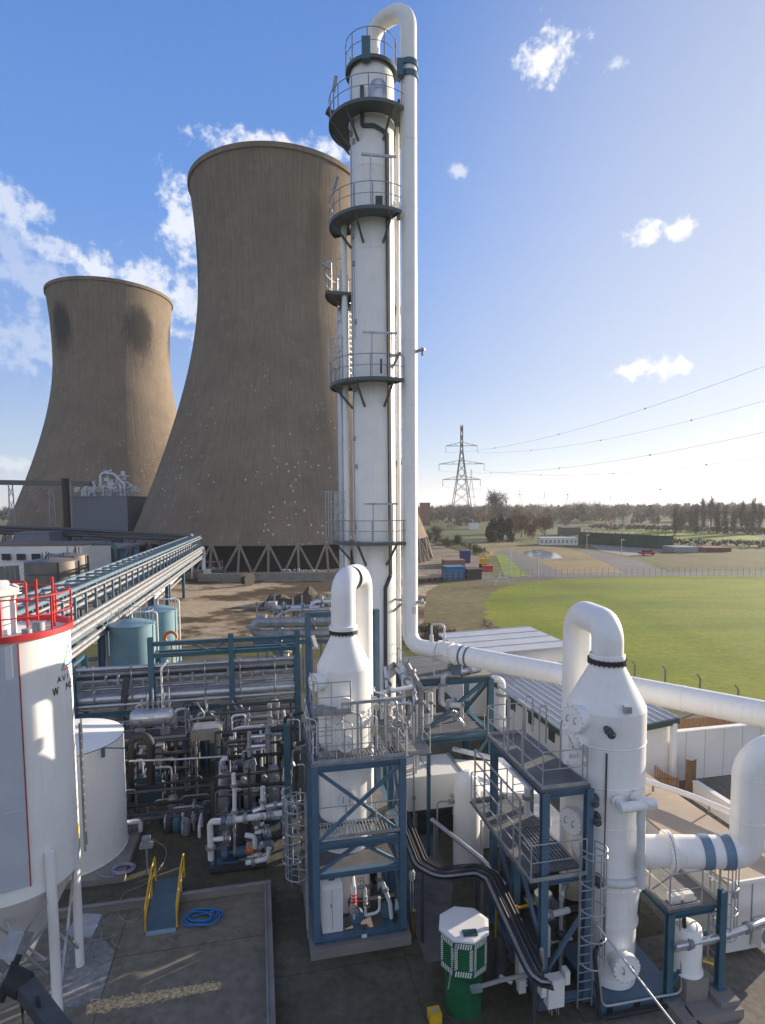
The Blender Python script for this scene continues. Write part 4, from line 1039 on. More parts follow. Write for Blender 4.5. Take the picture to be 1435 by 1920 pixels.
for nm, lb, bx in (('compressor_unit', 'dark grey machine housing added to block low sun under the near end of the right blue frame', (8.2, 9.15, 15.9, 16.95, .2, 2.3)), ('compressor_unit', 'taller dark grey machine housing blocking low sun under the far end of the right blue frame', (8.15, 9.2, 17.2, 18.6, .2, 3.0)), ('chiller_unit', 'unseen grey box added to block sun behind the right blue frame beside the capsule vessel', (9.6, 11.6, 18.6, 21.6, .1, 2.7))):  # housings added to stop sun streaks; the box behind the frame is unseen
    t = thing(nm, P((bx[0] + bx[1]) / 2, (bx[2] + bx[3]) / 2, bx[4]), lb, 'machine', 'grey machine housings added by the right frame to block sun'); a = MB(); a.ubox(*bx); a.build('housing', GALVD if nm[1] == 'h' else DGREY, t)
    a = MB(); a.ubox(bx[0] + .2, bx[1] - .2, bx[2] - .02, bx[2] - .002, bx[4] + .3, bx[5] - .3); a.build('added_louvre_panel', DGREY, t); a = MB(); a.cyl(P((bx[0] + bx[1]) / 2, (bx[2] + bx[3]) / 2, bx[5]), P((bx[0] + bx[1]) / 2, (bx[2] + bx[3]) / 2, bx[5] + .35), .28, n=16); a.build('added_fan_cowl', GALVD, t)
ys = thing('yellow_barrier', P(7.55, 16.6), 'yellow safety rails under the lower deck of the right blue frame', 'barrier')
a = MB()
for (p, q) in ((P(7.75, 18.0, .1), P(7.75, 18.0, 2.2)), (P(7.75, 18.0, 2.2), P(7.75, 17.2, 1.1)), (P(7.75, 16.4, .1), P(7.75, 16.4, 2.4)), (P(7.75, 16.4, 2.3), P(8.5, 16.4, 2.4))): a.beam(p, q, .06)
a.build('rail', YEL, ys)
# person-high stuff left of the frame: dark lagged vessels
lv = thing('lagged_valve_group', P(7.2, 16.4), 'dark lagged valve group with pale handles standing behind the green kiosk', 'valve group')
a = MB(); a.lathe(P(7.1, 16.2), [(.05, .2), (.2, .3), (.24, .7), (.16, 1.0), (.2, 1.3), (.12, 1.6), (.02, 1.65)], 14); a.build('body', DGREY, lv)
a = MB(); a.tube([P(7.0, 15.95, .55), P(7.35, 15.85, .35)], .06, 8); a.build('handle', PIPEW, lv)
a = MB(); a.wbox(P(7.55, 15.6, .25), .22, .2, .4, GA); a.wbox(P(7.75, 16.0, .1), .3, .25, 1.2, GA); a.build('terminal_box', CLAD, lv)

# black cable / pipe bundle snaking from the middle frame to the right frame
pb = thing('pipe_bundle', gz(900, 1640, 2.6), 'bundle of black insulated pipes snaking on a tray between the two blue frames', 'pipes')
ctr = [gz(752, 1520, 2.9), gz(792, 1622, 2.8), gz(825, 1640, 2.8), gz(895, 1632, 2.8), gz(925, 1648, 2.8), gz(1012, 1832, 2.2), gz(1016, 1850, 1.4)]
cpath = fillet(ctr, .5, 6)
def offset(path, d, dz=0):
    out = []
    for i, p in enumerate(path):
        t = (path[min(i + 1, len(path) - 1)] - path[max(i - 1, 0)]); t.z = 0
        t = t.normalized() if t.length > 1e-4 else DU
        out.append(p + Vector((t.y, -t.x, 0)) * d + DZ * dz)
    return out
for d, r, mm in ((-.2, .045, DARK), (-.08, .07, DARK), (.06, .05, DGREY), (.16, .06, DARK), (.24, .025, GALVD), (.29, .02, GALVD)):
    a = MB(); a.tube(offset(cpath, d, .1), r, 8); a.build('pipe', mm, pb)
a = MB()
op, oq = offset(cpath, -.28), offset(cpath, .34)
for i in range(len(cpath) - 1): a.hexa([op[i] - DZ * .03, op[i + 1] - DZ * .03, oq[i + 1] - DZ * .03, oq[i] - DZ * .03], [op[i], op[i + 1], oq[i + 1], oq[i]])
a.build('tray', DGREY, pb)
for i in (4, len(cpath) // 2, len(cpath) - 6):
    a = MB(); p = (op[i] + oq[i]) / 2; a.beam(p - DZ * .05, Vector((p.x, p.y, 0)), .1); a.build('support', DGREY, pb)
hl = thing('grey_lagged_pipe', gz(920, 1600, 1.5), 'pale grey pipe sloping behind the black pipe bundle', 'pipe')
a = MB(); a.tube([gz(810, 1537, 2.2), gz(905, 1612, 2.2), gz(950, 1660, 2.0)], .09, 10); a.build('pipe', LAGG, hl)
a = MB(); q = gz(905, 1612, 2.2); a.beam(q, Vector((q.x, q.y, 0)), .08); q = gz(815, 1540, 2.2); a.beam(q, Vector((q.x, q.y, 0)), .08); a.build('support', GALVD, hl)

# ================================================================= green octagonal kiosk
KC = gz(870, 1733, 2.6); KC.z = 0
kio = thing('octagonal_kiosk', KC, 'green octagonal kiosk with white lid and striped hazard borders in the foreground', 'kiosk')
def octo(r, z, rot=.25): return [KC + Vector((r * math.cos(2 * PI * k / 8 + rot), r * math.sin(2 * PI * k / 8 + rot), z)) for k in range(8)]
a = MB(); b0, b1 = octo(.73, 1.45), octo(.74, 2.56)
a.poly(b0[::-1]); a.poly(b1)
for k in range(8): a.poly([b0[k], b0[(k + 1) % 8], b1[(k + 1) % 8], b1[k]])
kb = a.build('hood', GREEN, kio, smooth=False)
a = MB(); c0, c1 = octo(.56, 0), octo(.60, 1.45)
a.poly(c1)
for k in range(8): a.poly([c0[k], c0[(k + 1) % 8], c1[(k + 1) % 8], c1[k]])
a.build('body', GREEN, kio, smooth=False)
a = MB(); d0, d1, d2 = octo(.785, 2.56), octo(.785, 2.62), octo(.66, 2.645)
for q0, q1 in ((d0, d1), (d1, d2)):
    for k in range(8): a.poly([q0[k], q0[(k + 1) % 8], q1[(k + 1) % 8], q1[k]])
a.poly(d2); a.poly(d0[::-1]); a.build('lid', CLAD, kio, smooth=False)
a = MB(); q = KC + Vector((.12, -.42, 2.648)); a.wbox(q, .42, .27, .02, .1); a.build('lid_panel', mat('dark_green_plate', (.01, .06, .045), .4), kio)
for k in range(8):
    p0, p1, q0, q1 = b0[k], b0[(k + 1) % 8], b1[k], b1[(k + 1) % 8]
    nrm_ = ((p0 + p1) / 2 - KC); nrm_.z = 0; nrm_.normalize(); o_ = nrm_ * .004
    def f(s_, t_): return (p0.lerp(p1, s_)).lerp(q0.lerp(q1, s_), t_) + o_
    a = MB(); n = 7
    for i in range(n):          # slanted bars along the bottom and top edges
        for t0 in (.03, .80):
            s0 = .05 + .88 * i / n; w = .065
            a.poly([f(s0, t0), f(s0 + w, t0), f(min(.97, s0 + w + .06), t0 + .15), f(min(.97, s0 + .06), t0 + .15)])
    for i in range(10):
        for s0, s1 in ((.04, .2), (.8, .96)):
            t0 = .2 + .058 * i
            a.poly([f(s0, t0), f(s1, t0 + .05), f(s1, t0 + .082), f(s0, t0 + .032)])
    a.build('hazard_border', SIGN, kb, smooth=False)
a = MB(); q = at(855, 1770, KC.y - .78); a.tube([q, q + Vector((-.22, -.05, -1.3))], .022, 6); a.build('strap', GALV, kio)
ph = thing('duct_hose', gz(960, 1830, 1.3), 'grey flexible duct running from the green kiosk to the right blue frame', 'duct')
a = MB(); a.tube(fillet([gz(900, 1850, 1.35), gz(940, 1838, 1.35), gz(1000, 1825, 1.4), gz(1018, 1815, 1.9), gz(1016, 1780, 2.6)], .25), .06, 8); a.build('hose', HOSEG, ph)
a = MB(); q = gz(893, 1853, 1.35); a.wbox(q - DZ * .06, .32, .2, .1, .2); a.build('end_box', LAGG, ph)
yb = thing('yellow_box', gz(815, 1905, .2), 'small yellow floor box beside the green kiosk', 'box')
q = gz(815, 1912, .0); a = MB(); a.wbox(q, .36, .34, .28, GA); a.build('body', YEL, yb)
a = MB(); a.wbox(q + DZ * .28, .12, .12, .03, GA); a.build('lid', GALV, yb)

# ================================================================= teal platform at the right edge
tf = thing('access_tower', P(12.6, 15), 'teal steel platform with handrails and caged ladder at the right edge', 'steel frame', 'teal steel access platforms')
T0, T1, TV0, TV1, TZ = 11.65, 13.45, 14.35, 16.2, 3.05
steel(tf, [(T0 + .05, TV0 + .05, .35, TZ - .1), (T1 - .1, TV0 - .1, .45, TZ + .45), (T0 + .05, TV1, .2, TZ - .1), (T1 - .1, TV1, .2, TZ - .1)],
      [((T0 + .1, TV0 + .05, TZ - .16), (T1 - .2, TV0 + .05, TZ - .16)), ((T0 + .05, TV0 + .15, TZ - .16), (T0 + .05, TV1 - .1, TZ - .16)), ((T1 - .1, TV0 + .1, TZ - .16), (T1 - .1, TV1 - .1, TZ - .16))],
      [((T0 + .1, TV0 + .05, .6), (T1 - .5, TV0 + .05, 2.2))], m_=TEAL, pw=.2, bw=.18)
deck(tf, T0 - .05, T1, TV0 - .02, TV1, TZ, rail=[[(T0, TV1), (T0, TV0 + .02), (T1 - .7, TV0 + .02)], [(T1 - .1, TV0 + .02), (T1 - .1, TV1 - .2)]], edge=TEAL)
ladder(tf, P(T1 + .04, TV0 + .35, .4), TZ, DU * .3 - DV * .1 + DU, w=.42, cage_from=1.35)
a = MB(); a.wbox(P(12.05, 14.7, TZ), .3, .25, .25, GA); a.build('junction_box', CLAD, tf); a = MB(); a.wbox(P(12.5, 14.7, TZ), .3, .25, .25, GA); a.build('junction_box', CLAD, tf)
fp_ = thing('concrete_footing', P(12.6, 13.9), 'concrete footing under the teal platform and small white vessel', 'footing')
a = MB(); a.ubox(11.55, 13.6, 13.55, 15.3, 0, .3); a.build('slab', CONC, fp_)
a = MB(); a.ubox(12.95, 13.6, 13.7, 14.3, .3, .45); a.build('pad', CONC, fp_); a = MB(); a.ubox(12.1, 12.85, 14.1, 14.9, .3, .95); a.build('block', CONC, fp_)
vs = thing('small_vessel', P(12.45, 14.5, .95), 'small plain white vessel on a concrete block under the teal platform', 'vessel')
a = MB(); a.lathe(P(12.45, 14.55), [(.45, .95), (.45, 1.0), (.41, 1.02), (.41, 2.2), (.36, 2.35), (.2, 2.42), (.02, 2.44)], 28); a.build('shell', WHITE, vs)
a = MB(); flange(a, P(12.45, 14.55, .98), DZ, .46, .04, 28, 16); a.build('base_flange', WHITE2, vs)
a = MB(); q = P(12.75, 14.25, 1.4); a.cyl(q, q + Vector((.25, -.15, 0)), .09, n=10); flange(a, q + Vector((.22, -.13, 0)), Vector((.25, -.15, 0)), .14, .05, 14); a.build('nozzle', BRASS, vs)
hp = thing('teal_hopper', P(11.4, 17.2), 'dark teal tapering hopper between the largest absorber and the teal platform', 'hopper')
a = MB(); q = [(10.95, 16.3), (12.1, 16.3), (12.1, 18.0), (10.95, 18.0)]
a.hexa([P(*k, 1.6) for k in q], [P(*k, 2.9) for k in q]); a.build('body', TEAL, hp)
a = MB(); a.hexa([P(11.3, 16.6, .1), P(11.85, 16.6, .1), P(11.85, 17.4, .1), P(11.3, 17.4, .1)], [P(*k, 1.598) for k in q]); a.build('cone', TEAL, hp)
pq = pipework('process_pipework', 'grey lagged pipes and hose passing under the teal platform to the cabin wall', 'pipework', P(13, 15, 2),
  [([P(11.75, 14.2, 2.05), P(13.3, 14.25, 2.05), P(17.5, 15.2, 1.7)], .09), ([P(11.75, 14.22, 1.9), P(13.3, 14.3, 1.88), P(17.5, 15.2, 1.5)], .05), ([P(12.0, 14.0, .3), P(11.95, 13.7, .3), P(12.2, 13.2, .1)], .03)], m_=[LAGG, GALVD, DARK])
pole = thing('tension_pole', P(10.2, 13.8, 2), 'long thin galvanised pole slanting across the front of the largest absorber', 'pole')
a = MB(); a.cyl(at(1118, 1732, 15.2), at(1275, 1935, 13.6), .03, n=8); a.build('tube', GALV, pole)
a = MB(); q = at(1118, 1732, 15.2); a.wbox(q - DZ * .05, .1, .1, .1); a.build('clamp', GALVD, pole)

# ================================================================= cabins and buildings on the right
def corr(mb, u0, u1, v0, v1, zf, pitch=.45, rib=.06, hgt=.05, along='v'):
    n = int((u1 - u0) / pitch) if along == 'v' else int((v1 - v0) / pitch)
    for k in range(n + 1):
        if along == 'v':
            u = u0 + (u1 - u0) * k / n; mb.beam(P(u, v0, zf(u, v0) + hgt / 2), P(u, v1, zf(u, v1) + hgt / 2), rib, hgt)
        else:
            v = v0 + (v1 - v0) * k / n; mb.beam(P(u0, v, zf(u0, v) + hgt / 2), P(u1, v, zf(u1, v) + hgt / 2), rib, hgt)
def building(name, label, cat, u0, u1, v0, v1, z0, ze, zr, wall, roofm, over=.25, ribs=None, pitch=.5, group=None, th=.12, gutter=None):
    t = thing(name, P((u0 + u1) / 2, (v0 + v1) / 2, z0), label, cat, group)
    q = [(u0, v0), (u1, v0), (u1, v1), (u0, v1)]
    def zf(u, v): return ze + (zr - ze) * (u - u0) / (u1 - u0)
    a = MB(); a.hexa([P(*k, z0) for k in q], [P(u, v, zf(u, v)) for u, v in q]); a.build('wall', wall, t)
    o = [(u0 - over, v0 - over), (u1 + over, v0 - over), (u1 + over, v1 + over), (u0 - over, v1 + over)]
    a = MB(); a.hexa([P(u, v, zf(u, v) + .003) for u, v in o], [P(u, v, zf(u, v) + th) for u, v in o]); rf = a.build('roof', roofm, t)
    if ribs:
        b = MB(); corr(b, u0 - over, u1 + over, v0 - over, v1 + over, lambda u, v: zf(u, v) + th, pitch, along=ribs); b.build('seams', roofm, rf)
    if gutter:
        b = MB(); b.beam(P(u0 - over - .08, v0 - over, zf(u0, v0) + .0), P(u0 - over - .08, v1 + over, zf(u0, v1) + .0), .16, .3)
        b.beam(P(u0 - over, v0 - over - .06, zf(u0, v0)), P(u1 + over, v0 - over - .06, zf(u1, v0)), .14, .3); b.build('gutter', gutter, rf)
    return t
cbn = building('site_cabin', 'long flat tan roofed white cabin behind the teal platform at the right edge', 'cabin', 14.8, 17.2, 15.55, 25.2, .25, 2.6, 2.6, CLAD, ROOFT, over=.06, th=.1)
a = MB(); a.beam(P(14.74, 15.45, 2.7), P(17.3, 15.45, 2.7), .08, .12); a.build('eaves_trim', SIGN, cbn)
a = MB(); a.ubox(15.7, 15.74, 15.53, 15.55, .4, 2.5); a.build('panel_joint', GALVD, cbn); a = MB(); a.ubox(14.95, 15.1, 15.47, 15.55, 2.15, 2.4); a.build('vent', GALVD, cbn)
ac = thing('air_conditioner', P(16.0, 15.3, .5), 'outdoor air conditioning unit on the wall of the tan roofed cabin', 'air conditioner')
a = MB(); a.ubox(15.75, 16.6, 15.15, 15.5, .55, 1.35); a.build('case', CLAD, ac); a = MB(); a.disc_stack(P(16.05, 15.15, .95), -DV, [(.3, 0), (.3, .012), (.26, .013)], 24); a.build('fan_grille', GALVD, ac)
c2 = thing('parapet_wall', gz(1340, 1490, .9), 'short white parapet wall slanting behind the right duct elbow', 'wall')
a = MB(); a.beam(gz(1303, 1466, .95) - DZ * .5, gz(1420, 1540, .95) - DZ * .5, .2, 1.0); a.build('panel', WHITE2, c2); a = MB(); a.beam(gz(1303, 1466, .95) + DZ * .045, gz(1420, 1540, .95) + DZ * .045, .3, .08); a.build('coping', CLAD, c2)
wp = thing('white_rooftop_pipe', gz(1207, 1463, 3.1), 'long white pipe crossing above the tan cabin roof', 'pipe')
a = MB(); a.tube([gz(1195, 1459, 3.1), gz(1290, 1490, 3.1), gz(1380, 1527, 3.1), gz(1500, 1580, 3.1)], .12, 12); a.build('pipe', WHITE, wp)
a = MB()
for px, py in ((1225, 1469), (1330, 1506)): q = gz(px, py, 3.1); a.beam(q - DZ * .12, q - DZ * .36, .06)
a.build('support', GALVD, wp)
bB = building('plant_building', 'white building with low ribbed grey roof and dark green gutter under the crossing duct', 'building', 15.6, 21.2, 26.4, 37.6, 0, 3.1, 3.7, CLAD, ROOFB, over=.2, ribs='v', pitch=.42, gutter=GUTT)
for k, v in enumerate((28.5, 31, 33.5)):
    a = MB(); a.ubox(15.52, 15.6, v, v + .6, 2.1, 2.7); a.build('vent', GUTT, bB)
a = MB(); a.ubox(15.5, 15.6, 34.6, 36, 1.4, 2.4); a.build('window', mat('dark_glass', (.02, .025, .03), .08), bB)
a = MB(); a.ubox(21.0, 21.25, 26.05, 26.3, 0, 3.6); a.build('downpipe', WHITE, bB)
bA = building('plant_building', 'grey standing seam roofed building behind the crossing duct beside the grass field', 'building', 14.6, 22.2, 38.6, 45.4, 0, 4.4, 4.6, CLAD, ROOFG, over=.25, ribs='u', pitch=1.75, th=.15)
wl_ = thing('white_wall', P(25, 27), 'long plain white wall behind the right duct elbow and wooden gates', 'wall')
a = MB(); a.ubox(21.4, 33, 26.9, 27.15, 0, 2.7); a.build('panel', CLAD, wl_); a = MB(); a.ubox(21.4, 33, 26.86, 27.19, 2.702, 2.78); a.build('coping', WHITE2, wl_); a = MB()
for k in range(9): a.ubox(22.5 + 1.2 * k, 22.52 + 1.2 * k, 26.892, 26.9, 0, 2.7)
a.build('joint', HOSEG, wl_)
for nm, lb, (ua, va, ub, vb), h0_, h1_ in (('wooden_gate', 'left of two brown wooden gates, scooped top, in front of the white wall', (19.6, 25.6, 20.75, 25.2), 1.75, 1.1), ('wooden_gate', 'right of two brown wooden gates, taller, at the foot of the white wall', (21.3, 25.4, 22.6, 26.2), 1.95, 1.5)):
    g = thing(nm, P((ua + ub) / 2, (va + vb) / 2), lb, 'gate', 'wooden gates by the white wall')
    n = 11; a = MB(); b = MB()
    for k in range(n):
        t = (k + .5) / n; h = h0_ + (h1_ - h0_) * math.sin(t * PI / 2); p = P(ua + (ub - ua) * t, va + (vb - va) * t)
        a.wbox(p + DZ * .05, .085, .03, h - .05, math.atan2(vb - va, ub - ua) + GA)
    a.build('boards', WOOD, g)
    for z in (.35, 1.0): b.beam(P(ua, va + .05, z), P(ub, vb + .05, z), .05, .1)
    b.build('rail', WOOD, g)
# low wooden fence behind the white wall
wf = thing('wooden_fence', P(26, 31), 'wooden slat fence behind the white wall under the duct', 'fence')
a = MB()
for k in range(60):
    p = P(24.2 + .14 * k, 30.5); a.wbox(p, .1, .03, 1.9, GA)
a.build('boards', WOOD, wf)
# raised white enclosure boxes in the middle
wbx = thing('equipment_enclosure', P(7.5, 25.4), 'white box enclosure on a dark steel base right of the middle blue frame', 'enclosure')
a = MB(); a.ubox(6.2, 8.75, 24.4, 26.5, 1.45, 3.0); a.build('body', CLAD, wbx)
a = MB(); a.ubox(7.35, 7.37, 24.38, 26.5, 3.0, 3.012); a.ubox(8.76, 8.86, 24.5, 26.5, 1.6, 3.05); a.build('panel_joint', GALVD, wbx)
a = MB()
for (u, v) in ((6.3, 24.5), (8.6, 24.5), (6.3, 26.3), (8.6, 26.3)): a.ubox(u - .08, u + .08, v - .08, v + .08, 0, 1.3)
a.ubox(6.2, 8.75, 24.45, 24.6, 1.302, 1.447); a.ubox(6.4, 8.5, 24.9, 26.3, .02, 1.3); a.build('base', DGREY, wbx)
wb2 = thing('equipment_enclosure', P(10, 24), 'white sunlit enclosure with sloped roof behind the capsule vessel', 'enclosure')
a = MB(); q = [(8.95, 23.1), (12.4, 23.1), (12.4, 26.4), (8.95, 26.4)]
a.hexa([P(*k, .1) for k in q], [P(u, v, 2.75 if u < 10 else 2.2) for u, v in q]); a.build('body', WHITE2, wb2)
a = MB(); a.ubox(8.9, 9.0, 23.02, 23.08, 2.1, 2.5); a.build('vent', GALVD, wb2)
a = MB(); a.beam(P(9.0, 26.3, 3.3), P(11.8, 24.6, 2.95), .25, .14); a.build('roof_channel', LAGG, wb2)
cap_ = thing('capsule_vessel', gz(878, 1640, .3), 'upright white capsule shaped vessel between the white enclosure and right frame', 'vessel')
q = gz(878, 1636, .1); q.y += .5; q.z = 0; a = MB()
a.lathe(q, [(.55, .05), (.55, 3.45), (.5, 3.75), (.38, 3.98), (.2, 4.1), (.02, 4.13)], 32); a.build('shell', WHITE, cap_)
a = MB(); a.lathe(q, [(.14, 4.05), (.14, 4.16), (.02, 4.165)], 12); a.build('cap', WHITE2, cap_)
a = MB(); a.cyl(q + Vector((.55, .1, 0)), q + Vector((.55, .1, 2.1)), .17, n=14); a.build('side_pipe', WHITE, cap_)
a = MB(); p = q + Vector((-.62, -.1, 2.9)); valve(a, p, Vector((-1, 0, 0)), .07); a.tube(fillet([p, p + Vector((-.6, 0, 0)), p + Vector((-.6, 0, -2.6))], .15), .035, 7); a.build('sample_line', GALVD, cap_)

# ================================================================= blue frame behind, under the overhead duct
fr3 = thing('access_tower', P(9.3, 28.5), 'blue steel frame with deck carrying the duct joint right of the tall column', 'steel frame', 'blue steel access frames')
Q0, Q1, W0, W1 = 7.35, 11.25, 27.1, 30.6
steel(fr3, [(Q0, W0, 0, 6.4), (Q1, W0, 0, 6.4), (Q0, W1, 0, 6.4), (Q1, W1, 0, 6.4)],
      [((Q0 + .13, W0, 6.38), (Q1 - .13, W0, 6.38)), ((Q0, W0 + .13, 6.38), (Q0, W1 - .13, 6.38)), ((Q1, W0 + .13, 6.38), (Q1, W1 - .13, 6.38)), ((Q0 + .13, W0, 3.5), (Q1 - .13, W0, 3.5)), ((Q0, W0 + .13, 3.5), (Q0, W1 - .13, 3.5)), ((Q1, W0 + .13, 3.5), (Q1, W1 - .13, 3.5)), ((Q0 - 1.6, W0 + .2, 3.4), (Q0 - .13, W0 + .2, 3.4))],
      [((Q0 + .15, W0, 3.7), (Q1 - .4, W0, 6.2)), ((Q1 - .1, W0 + .1, 6.2), (Q1 - .1, W1 - .2, 3.7)), ((Q1 - .15, W0, 3.3), (Q1 - 1.4, W0, 1.6)), ((Q0 + .15, W0, 3.3), (Q0 + 1.3, W0, 1.8))], m_=TEAL, pw=.27, bw=.27, kw=.16)
deck(fr3, Q0 - .4, Q0 + 2.2, W0 - .1, W1 + .8, 6.6, rail=[[(Q0 + 2.2, W0 - .05), (Q0 - .35, W0 - .05), (Q0 - .35, W1 + .8)]], edge=TEAL)
deck(fr3, Q0 + .2, Q1 - .2, W0 + .2, W1 - .2, 3.6, rail=[[(Q0 + .2, W0 + .25), (Q1 - .2, W0 + .25)]], edge=TEAL, h=1.0)
a = MB(); a.ubox(Q0 + 2.4, Q1, W0 - .1, W0 + .8, 6.52, 6.62); a.build('walkway_strip', CONC, fr3)
a = MB(); a.ubox(9.5, 9.95, 28.2, 28.6, 6.6, 7.3); a.build('duct_support', TEAL, fr3)
pw3 = pipework('process_pipework', 'grey and white pipes hanging through the teal braced frame under the duct', 'pipework', P(9, 28, 4),
  [([P(10.9, 27.6, 6.75), P(8.75, 27.0, 6.75), P(8.6, 26.95, 5.3), P(9.6, 26.9, 5.2)], .15), ([P(8.4, 28.6, 3.65), P(8.4, 28.6, 6.2)], .1), ([P(7.8, 28.3, 3.7), P(7.8, 28.3, 5.6), P(8.5, 28.2, 5.6), P(8.5, 28.2, 3.7)], .08),
   ([P(9.2, 27.6, 4.9), P(10.0, 27.5, 3.9)], .12), ([P(10.5, 29.2, 3.65), P(10.5, 29.2, 6)], .1), ([P(11.9, 28.6, 5.9), P(12.4, 28.3, 5.9), P(12.4, 28.3, 3.4)], .2), ([P(10, 29.9, 4.4), P(11.1, 29.9, 4.4)], .12), ([P(9.2, 30, 3.7), P(9.2, 30, 5.2), P(10, 30, 5.2)], .07)], m_=[LAGG, PIPEW, WHITE])
a = MB(); valve(a, P(9.6, 27.5, 4.4), DU, .1); valve(a, P(8.4, 28.6, 4.5), DZ, .1, -DV); valve(a, P(7.8, 28.3, 4.6), DZ, .09, -DV); a.build('valve', GALVD, pw3)
# tangle of pipes between the column foot and the middle frame
pw4 = pipework('process_pipework', 'sunlit bundle of thin pipes at the foot of the tall white column', 'pipework', P(6, 27),
  [([P(5.2 + .22 * k, 24.3 + .5 * (k % 3), .1), P(5.2 + .22 * k, 24.3 + .5 * (k % 3), 6.0 + .35 * ((k * 3) % 4)), P(5.5 + .22 * k, 26 + .5 * (k % 3), 6.4 + .35 * ((k * 3) % 4))], .05 + .02 * (k % 3)) for k in range(9)] +
  [([P(4.7, 23.6, 7.2), P(6.4, 24.1, 7.2), P(6.4, 27, 7.2)], .1), ([P(4.8, 23, 6.9), P(6.0, 23, 6.9), P(6.3, 24, 5.2)], .07), ([P(6.2, 24.3, 8.2), P(6.9, 24.5, 7.0), P(6.9, 24.5, 5.0)], .13)], m_=[GALV, PIPEW, LAGG, GALVD])
a = MB()
for k in range(6): valve(a, P(5.0 + .25 * k, 23.4 + .2 * (k % 2), 5.4 + .5 * (k % 3)), DU if k % 2 else DZ, .09, DZ if k % 2 else -DV)
a.build('valve', GALVD, pw4)
cg = thing('access_gallery', P(6.6, 26), 'grey galvanised gallery and stair between the column foot and middle frame', 'gallery')
deck(cg, 4.9, 7.0, 23.2, 27.0, 4.6, m_=GALVD, holes=False, rail=[[(4.95, 23.25), (6.95, 23.25), (6.95, 26.9)]])
a = MB()
for (u, v) in ((5.0, 23.3), (6.9, 23.3), (5.0, 26.9), (6.9, 26.9)): a.beam(P(u, v, 0), P(u, v, 4.54), .14)
a.build('support', TEAL, cg)
# stair stringers rising to the right platform from the white enclosure
# fence posts along the field edge
for k, (px, py, top_) in enumerate(((1189, 1305, 1250), (1246, 1316, 1247), (1311, 1335, 1268), (1382, 1360, 1288))):
    q = gz(px, py, 0); o = thing('fence_post', q, ('leftmost concrete fence post at the field edge', 'second concrete fence post at the field edge, near the gravel', 'third concrete fence post, above the crossing duct', 'rightmost cranked fence post above the crossing duct')[k], 'fence post', 'concrete fence posts by the field')
    a = MB(); h = 2.5; a.beam(q, q + DZ * h, .1); a.beam(q + DZ * h, q + DZ * (h + .3) + Vector((-.25, 0, 0)), .09); a.build('post', CONC, o)
# ================================================================= silo
SX = Vector((-10.95, 16.6, 0)); SR = 1.75
sf = (-SX).normalized()
def sdir(deg): return Matrix.Rotation(math.radians(deg), 3, 'Z') @ sf
def spt(deg, r, z): return SX + sdir(deg) * r + DZ * z
si = thing('storage_silo', SX, 'white storage silo with red railings round its top at the left edge', 'silo')
zs0 = at(40, 1697, 15.1).z; zs1_ = at(60, 1207, 15.2).z
a = MB(); a.lathe(SX, [(.3, 1.6), (SR * .98, zs0 - .02), (SR, zs0), (SR, zs1_), (SR - .06, zs1_ + .01), (0.02, zs1_ - .02)], 64); a.build('shell', WHITE2, si)
a = MB(); a.lathe(SX, [(SR + .01, zs1_ + .02), (SR + .09, zs1_ + .02), (SR + .09, zs1_ + .19), (SR - .02, zs1_ + .19), (SR - .02, zs1_ + .02)], 64); rim = a.build('red_rim', RED, si)
b = MB(); n = 26; pts = [spt(360 * k / n, SR + .05, zs1_ + .2) for k in range(n)]
b.tube([p + DZ * .95 for p in pts], .02, 6, closed=True); b.tube([p + DZ * .45 for p in pts], .018, 6, closed=True)
for k in range(0, n, 3): b.beam(pts[k], pts[k] + DZ * .95, .045, .04)
b.build('handrail', RED, rim)
a = MB()
for dg, rr_, hh in ((72, .95, 1.5), (95, 1.35, 1.5)): q = spt(dg, rr_, zs1_); a.beam(q, q + DZ * hh, .06)
q = spt(60, .75, zs1_); a.tube(fillet([q, q + DZ * 1.45, q + DZ * 1.45 - Vector((.45, 0, 0))], .06, 3), .04, 6); a.build('red_davit', RED, si)
a = MB(); q = SX + Vector((.0, -.1, zs1_)); a.lathe(q, [(.45, 0), (.45, 1.0)], 24); a.build('filter_housing', WHITE2, si)
a = MB(); a.lathe(q, [(.47, 1.0), (.47, 1.06), (.46, 1.07)], 24); a.lathe(q, [(.62, 1.12), (.62, 1.3), (.3, 1.5), (.02, 1.52)], 6, closed_bot=True); a.build('filter_cap', CLAD, si)
a = MB(); q = spt(55, 1.1, zs1_); a.lathe(q, [(.17, 0), (.17, .32), (.02, .33)], 14); a.lathe(spt(30, 1.2, zs1_), [(.13, 0), (.13, .22), (.02, .23)], 12); a.tube([spt(40, .8, zs1_ + .1), spt(75, 1.3, zs1_ + .15)], .05, 6); a.build('hatch', GALVD, si)
# grey wrap on the left half, with a red edged trim
PAN = mat('blue_grey_cladding', (.46, .48, .53), .5, var=.05)
a = MB(); n = 30; e0, e1 = -130, 11.0
for k in range(n):
    t0, t1 = e0 + (e1 - e0) * k / n, e0 + (e1 - e0) * (k + 1) / n
    a.poly([spt(t0, SR + .05, zs0 + .42), spt(t1, SR + .05, zs0 + .42), spt(t1, SR + .05, zs1_ - .03), spt(t0, SR + .05, zs1_ - .03)])
    a.poly([spt(t0, SR, zs0 + .42), spt(t1, SR, zs0 + .42), spt(t1, SR + .05, zs0 + .42), spt(t0, SR + .05, zs0 + .42)])
a.build('cladding_panel', PAN, si)
a = MB(); a.beam(spt(e1 + .5, SR + .03, zs0 + .38), spt(e1 + .5, SR + .03, zs1_ - .03), .03, .07, up=sdir(e1)); a.build('edge_trim', mat('rust_red_trim', (.3, .05, .03), .6), si)
